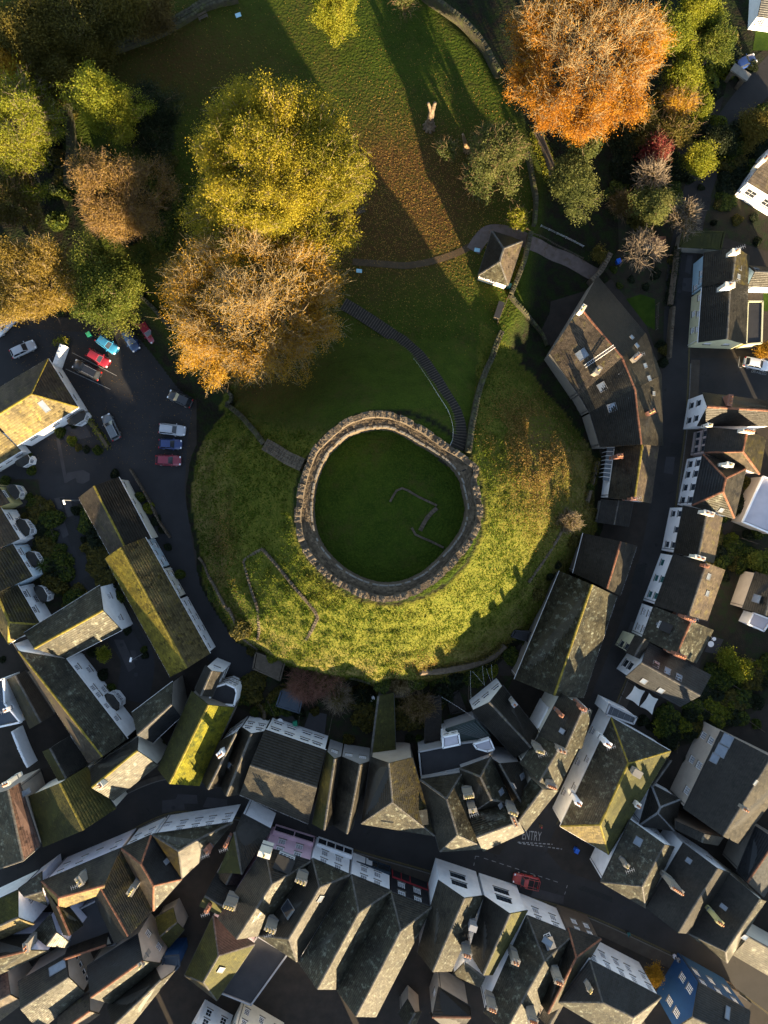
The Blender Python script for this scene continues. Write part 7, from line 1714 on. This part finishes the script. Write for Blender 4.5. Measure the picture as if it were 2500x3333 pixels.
# bunting strings
def bunting(label, a, b, za, zb):
    A, B_ = W(a, za), W(b, zb); t = thing('bunting', label, 'bunting', A); n = 14; last = A
    m_ = MB()
    for i in range(1, n + 1):
        f = i / n; p = lerp(A, B_, f); p.z -= .6 * 4 * f * (1 - f); m_.tube(last, p, .012, .012, 4); last = p
    m_.build('cord', MT['white_paint'], t)
    for i in range(n):
        f = (i + .5) / n; p = lerp(A, B_, f); p.z -= .6 * 4 * f * (1 - f); d = (B_ - A).normalized() * .14
        m_ = MB(); m_.add([p - d, p + d, p - Vector((0, 0, .3))], [(0, 1, 2)]); m_.build('pennant', MT[('white_paint', 'panel_blue', 'car_brightred')[i % 3]], t)
for i, (a, b) in enumerate((((720, 520), (725, 770)), ((735, 525), (835, 640)), ((820, 480), (835, 640)), ((850, 500), (890, 610)), ((895, 470), (905, 600)), ((455, 725), (745, 910)))):
    bunting(('bunting string dropping straight to the white wall', 'bunting string slanting to the middle of the white wall', 'short bunting string above the wall lamp', 'bunting string near the garden steps', 'bunting string nearest the long hall', 'long bunting string across the dark sheds')[i], T(32, *a), T(32, *b), 2.5, 5.)
# sheds and garden furniture
def shed(label, t0, e, h, m='wood_dark', top='felt'):
    FLAT(t0, label, e, h, 'stone', top, par=.02, name='garden_shed', cat='shed', parm=top, seams=10)
shed('grey boarded shed roof at the foot of the mound beside the lane', 31, [(530, 370), (770, 450), (730, 600), (505, 500)], 2.4, top='wood')
shed('dark timber garden shed below the mound', 32, [(350, 760), (470, 730), (475, 1115), (340, 1120)], 2.6, top='wood_dark')
shed('low dark timber decking roof by the bunting', 32, [(520, 730), (620, 690), (680, 850), (560, 880)], .8, top='wood_dark')
shed('rust brown shed roof under the straw shrub', 32, [(85, 665), (210, 665), (205, 735), (85, 735)], 2.2, top='wood')
shed('blue tinted corrugated shed roof in the white walled garden', 31, [(740, 690), (920, 720), (890, 870), (700, 810)], 2.3, top='felt_blue')
shed('small dark shed beside the long hall', 32, [(1060, 235), (1085, 185), (1220, 200), (1195, 275)], 2.4, top='felt')
shed('dark garden store behind the slate cottage', 23, [(1880, 80), (1700, 60), (1700, 10), (1880, 30)], 2.4)
shed('red roofed garden shed behind the walnut', 13, [(670, 285), (805, 285), (800, 340), (680, 340)], 2.4, top='ridge_red')
shed('mossy garage roof above the blue walled house', 13, [(955, 235), (1300, 240), (1270, 380), (930, 360)], 2.6, top='r_moss_dark')
def table(label, px, r=.55, m='white_paint', zg=0.02):
    c = W(px, zg + .72); t = thing('garden_table', label, 'table', (c.x, c.y, zg))
    m_ = MB(); m_.tube((0, 0, .70), (0, 0, .74), r, r, 14); mk('table_top', m_.mesh('table_top', MT[m]), t)
    m_ = MB(); m_.tube((0, 0, 0), (0, 0, .7), .05, .05, 6); mk('leg', m_.mesh('leg', MT[m]), t)
    for i in range(3):
        a = i * 2.1; m_ = MB(); m_.tube((0, 0, .05), (math.cos(a) * .3, math.sin(a) * .3, .0), .03, .03, 5); mk('foot', m_.mesh('foot', MT[m]), t)
table('white square edged table in the walled back garden', T(31, 730, 940), .5)
table('pale round table on the terrace behind the chimney rows', T(33, 1185, 297), .5)
table('small pale table on the dark deck by the hall', T(33, 1212, 255), .32)
table('white table in the dark corner below the mound', T(31, 1495, 750), .5)
# ------------------------------------------------------------------ manholes, drains and repairs in the tarmac
for C_, lo_, hi_ in ((high, -2.2, 3.), (castle_st, -2., 1.8), (lane, -2., 2.6)):
    for k in range(22):
        i = int(rng.integers(2, len(C_) - 2)); p = off(C_, rng.uniform(lo_, hi_))[i]
        if abs(p[0]) > 60 or abs(p[1]) > 82: continue
        dv_ = C_[i + 1] - C_[i]; a = math.atan2(dv_[1], dv_[0])
        if k % 3 == 0:
            m_ = MB(); m_.tube((0, 0, 0), (0, 0, .012), .34, .34, 12); o = mk('manhole_cover', m_.mesh('manhole_cover', MT['felt']), None, (p[0], p[1], .026))
            tag(o, 'round iron manhole cover set in the street tarmac', 'manhole', 'manhole covers in the streets')
        else:
            l_, w_ = rng.uniform(.8, 3.4), rng.uniform(.4, 1.1); m_ = MB(); c_, s_ = math.cos(a), math.sin(a); z_ = .0228 + .00012 * k
            m_.add([(p[0] + x * c_ - y * s_, p[1] + x * s_ + y * c_, z_) for x, y in ((-l_, -w_), (l_, -w_ * rng.uniform(.7, 1)), (l_ * .9, w_), (-l_ * rng.uniform(.7, 1), w_))], [(0, 1, 2, 3)])
            tag(m_.build('tarmac_patch', MT['patch' if k % 2 else 'rubber']), None, None, None, 'structure')
# ------------------------------------------------------------------ people
def person(label, px, face, coat, legs, hat=None):
    c = W(px, .12); q = W(face, .12); t = thing('person', label, 'person', (c.x, c.y, .02)); t.rotation_euler.z = math.atan2(q.y - c.y, q.x - c.x)
    J = {'pel': (0, 0, .95, .15), 'waist': (0, 0, 1.12, .14), 'chest': (.02, 0, 1.38, .17), 'neck': (.03, 0, 1.52, .06), 'head': (.05, 0, 1.66, .11), 'top': (.05, 0, 1.76, .08),
         'hl': (0, .1, .88, .10), 'kl': (.14, .1, .5, .07), 'al': (.05, .1, .1, .05), 'tl': (.22, .1, .05, .045), 'hr': (0, -.1, .88, .10), 'kr': (-.02, -.1, .5, .07), 'ar': (-.22, -.1, .12, .05), 'tr': (-.06, -.1, .05, .045),
         'sl': (.01, .2, 1.44, .075), 'el': (-.06, .27, 1.16, .055), 'wl': (.08, .28, .92, .04), 'sr': (.01, -.2, 1.44, .075), 'er': (.04, -.27, 1.16, .055), 'wr': (.2, -.26, .95, .04)}
    E_ = 'pel-waist waist-chest chest-neck neck-head head-top pel-hl hl-kl kl-al al-tl pel-hr hr-kr kr-ar ar-tr chest-sl sl-el el-wl chest-sr sr-er er-wr'.split()
    k = list(J); me = bpy.data.meshes.new('body'); me.from_pydata([J[i][:3] for i in k], [tuple(k.index(x) for x in e.split('-')) for e in E_], [])
    o = mk('body', me, t); md = o.modifiers.new('skin', 'SKIN'); o.modifiers.new('sub', 'SUBSURF').levels = 1
    for i, n_ in enumerate(k): me.skin_vertices[0].data[i].radius = (J[n_][3],) * 2
    me.skin_vertices[0].data[0].use_root = True
    me.materials.append(MT[legs])
    # jacket and hair as clothing over the body
    m_ = MB()
    for a, b_, r0q, r1q in (((0, 0, .82), (0, 0, 1.15), .22, .19), ((0, 0, 1.13), (.02, 0, 1.46), .20, .22), ((.01, .2, 1.46), (-.06, .27, 1.16), .1, .085), ((-.06, .27, 1.18), (.07, .28, .98), .08, .06), ((.01, -.2, 1.46), (.04, -.27, 1.16), .1, .085), ((.04, -.27, 1.18), (.18, -.26, 1.0), .08, .06)): m_.tube(a, b_, r0q, r1q, 10)
    mk('coat', m_.mesh('coat', MT[coat], None, True), t)
    m_ = MB(); m_.tube((.03, 0, 1.64), (.02, 0, 1.82), .135, .07, 10); mk('hair', m_.mesh('hair', MT[hat or 'bark'], None, True), t)
person('walker in a pale coat on the footway beside the deep blue house', T(43, 862, 1150), T(43, 800, 1110), 'w_lilac', 'w_black')
person('walker in a grey coat just behind the pale coated one', T(43, 895, 1180), T(43, 830, 1140), 'w_grey', 'w_black')
person('lone walker in a dark green jacket on the footway by the brown house', T(43, 485, 970), T(43, 560, 1010), 'teal', 'w_black')
person('walker in a red hat crossing the side street at the junction', T(42, 1292, 78), T(42, 1330, 200), 'w_brown', 'w_black', 'car_brightred')
bpy.context.view_layer.update()
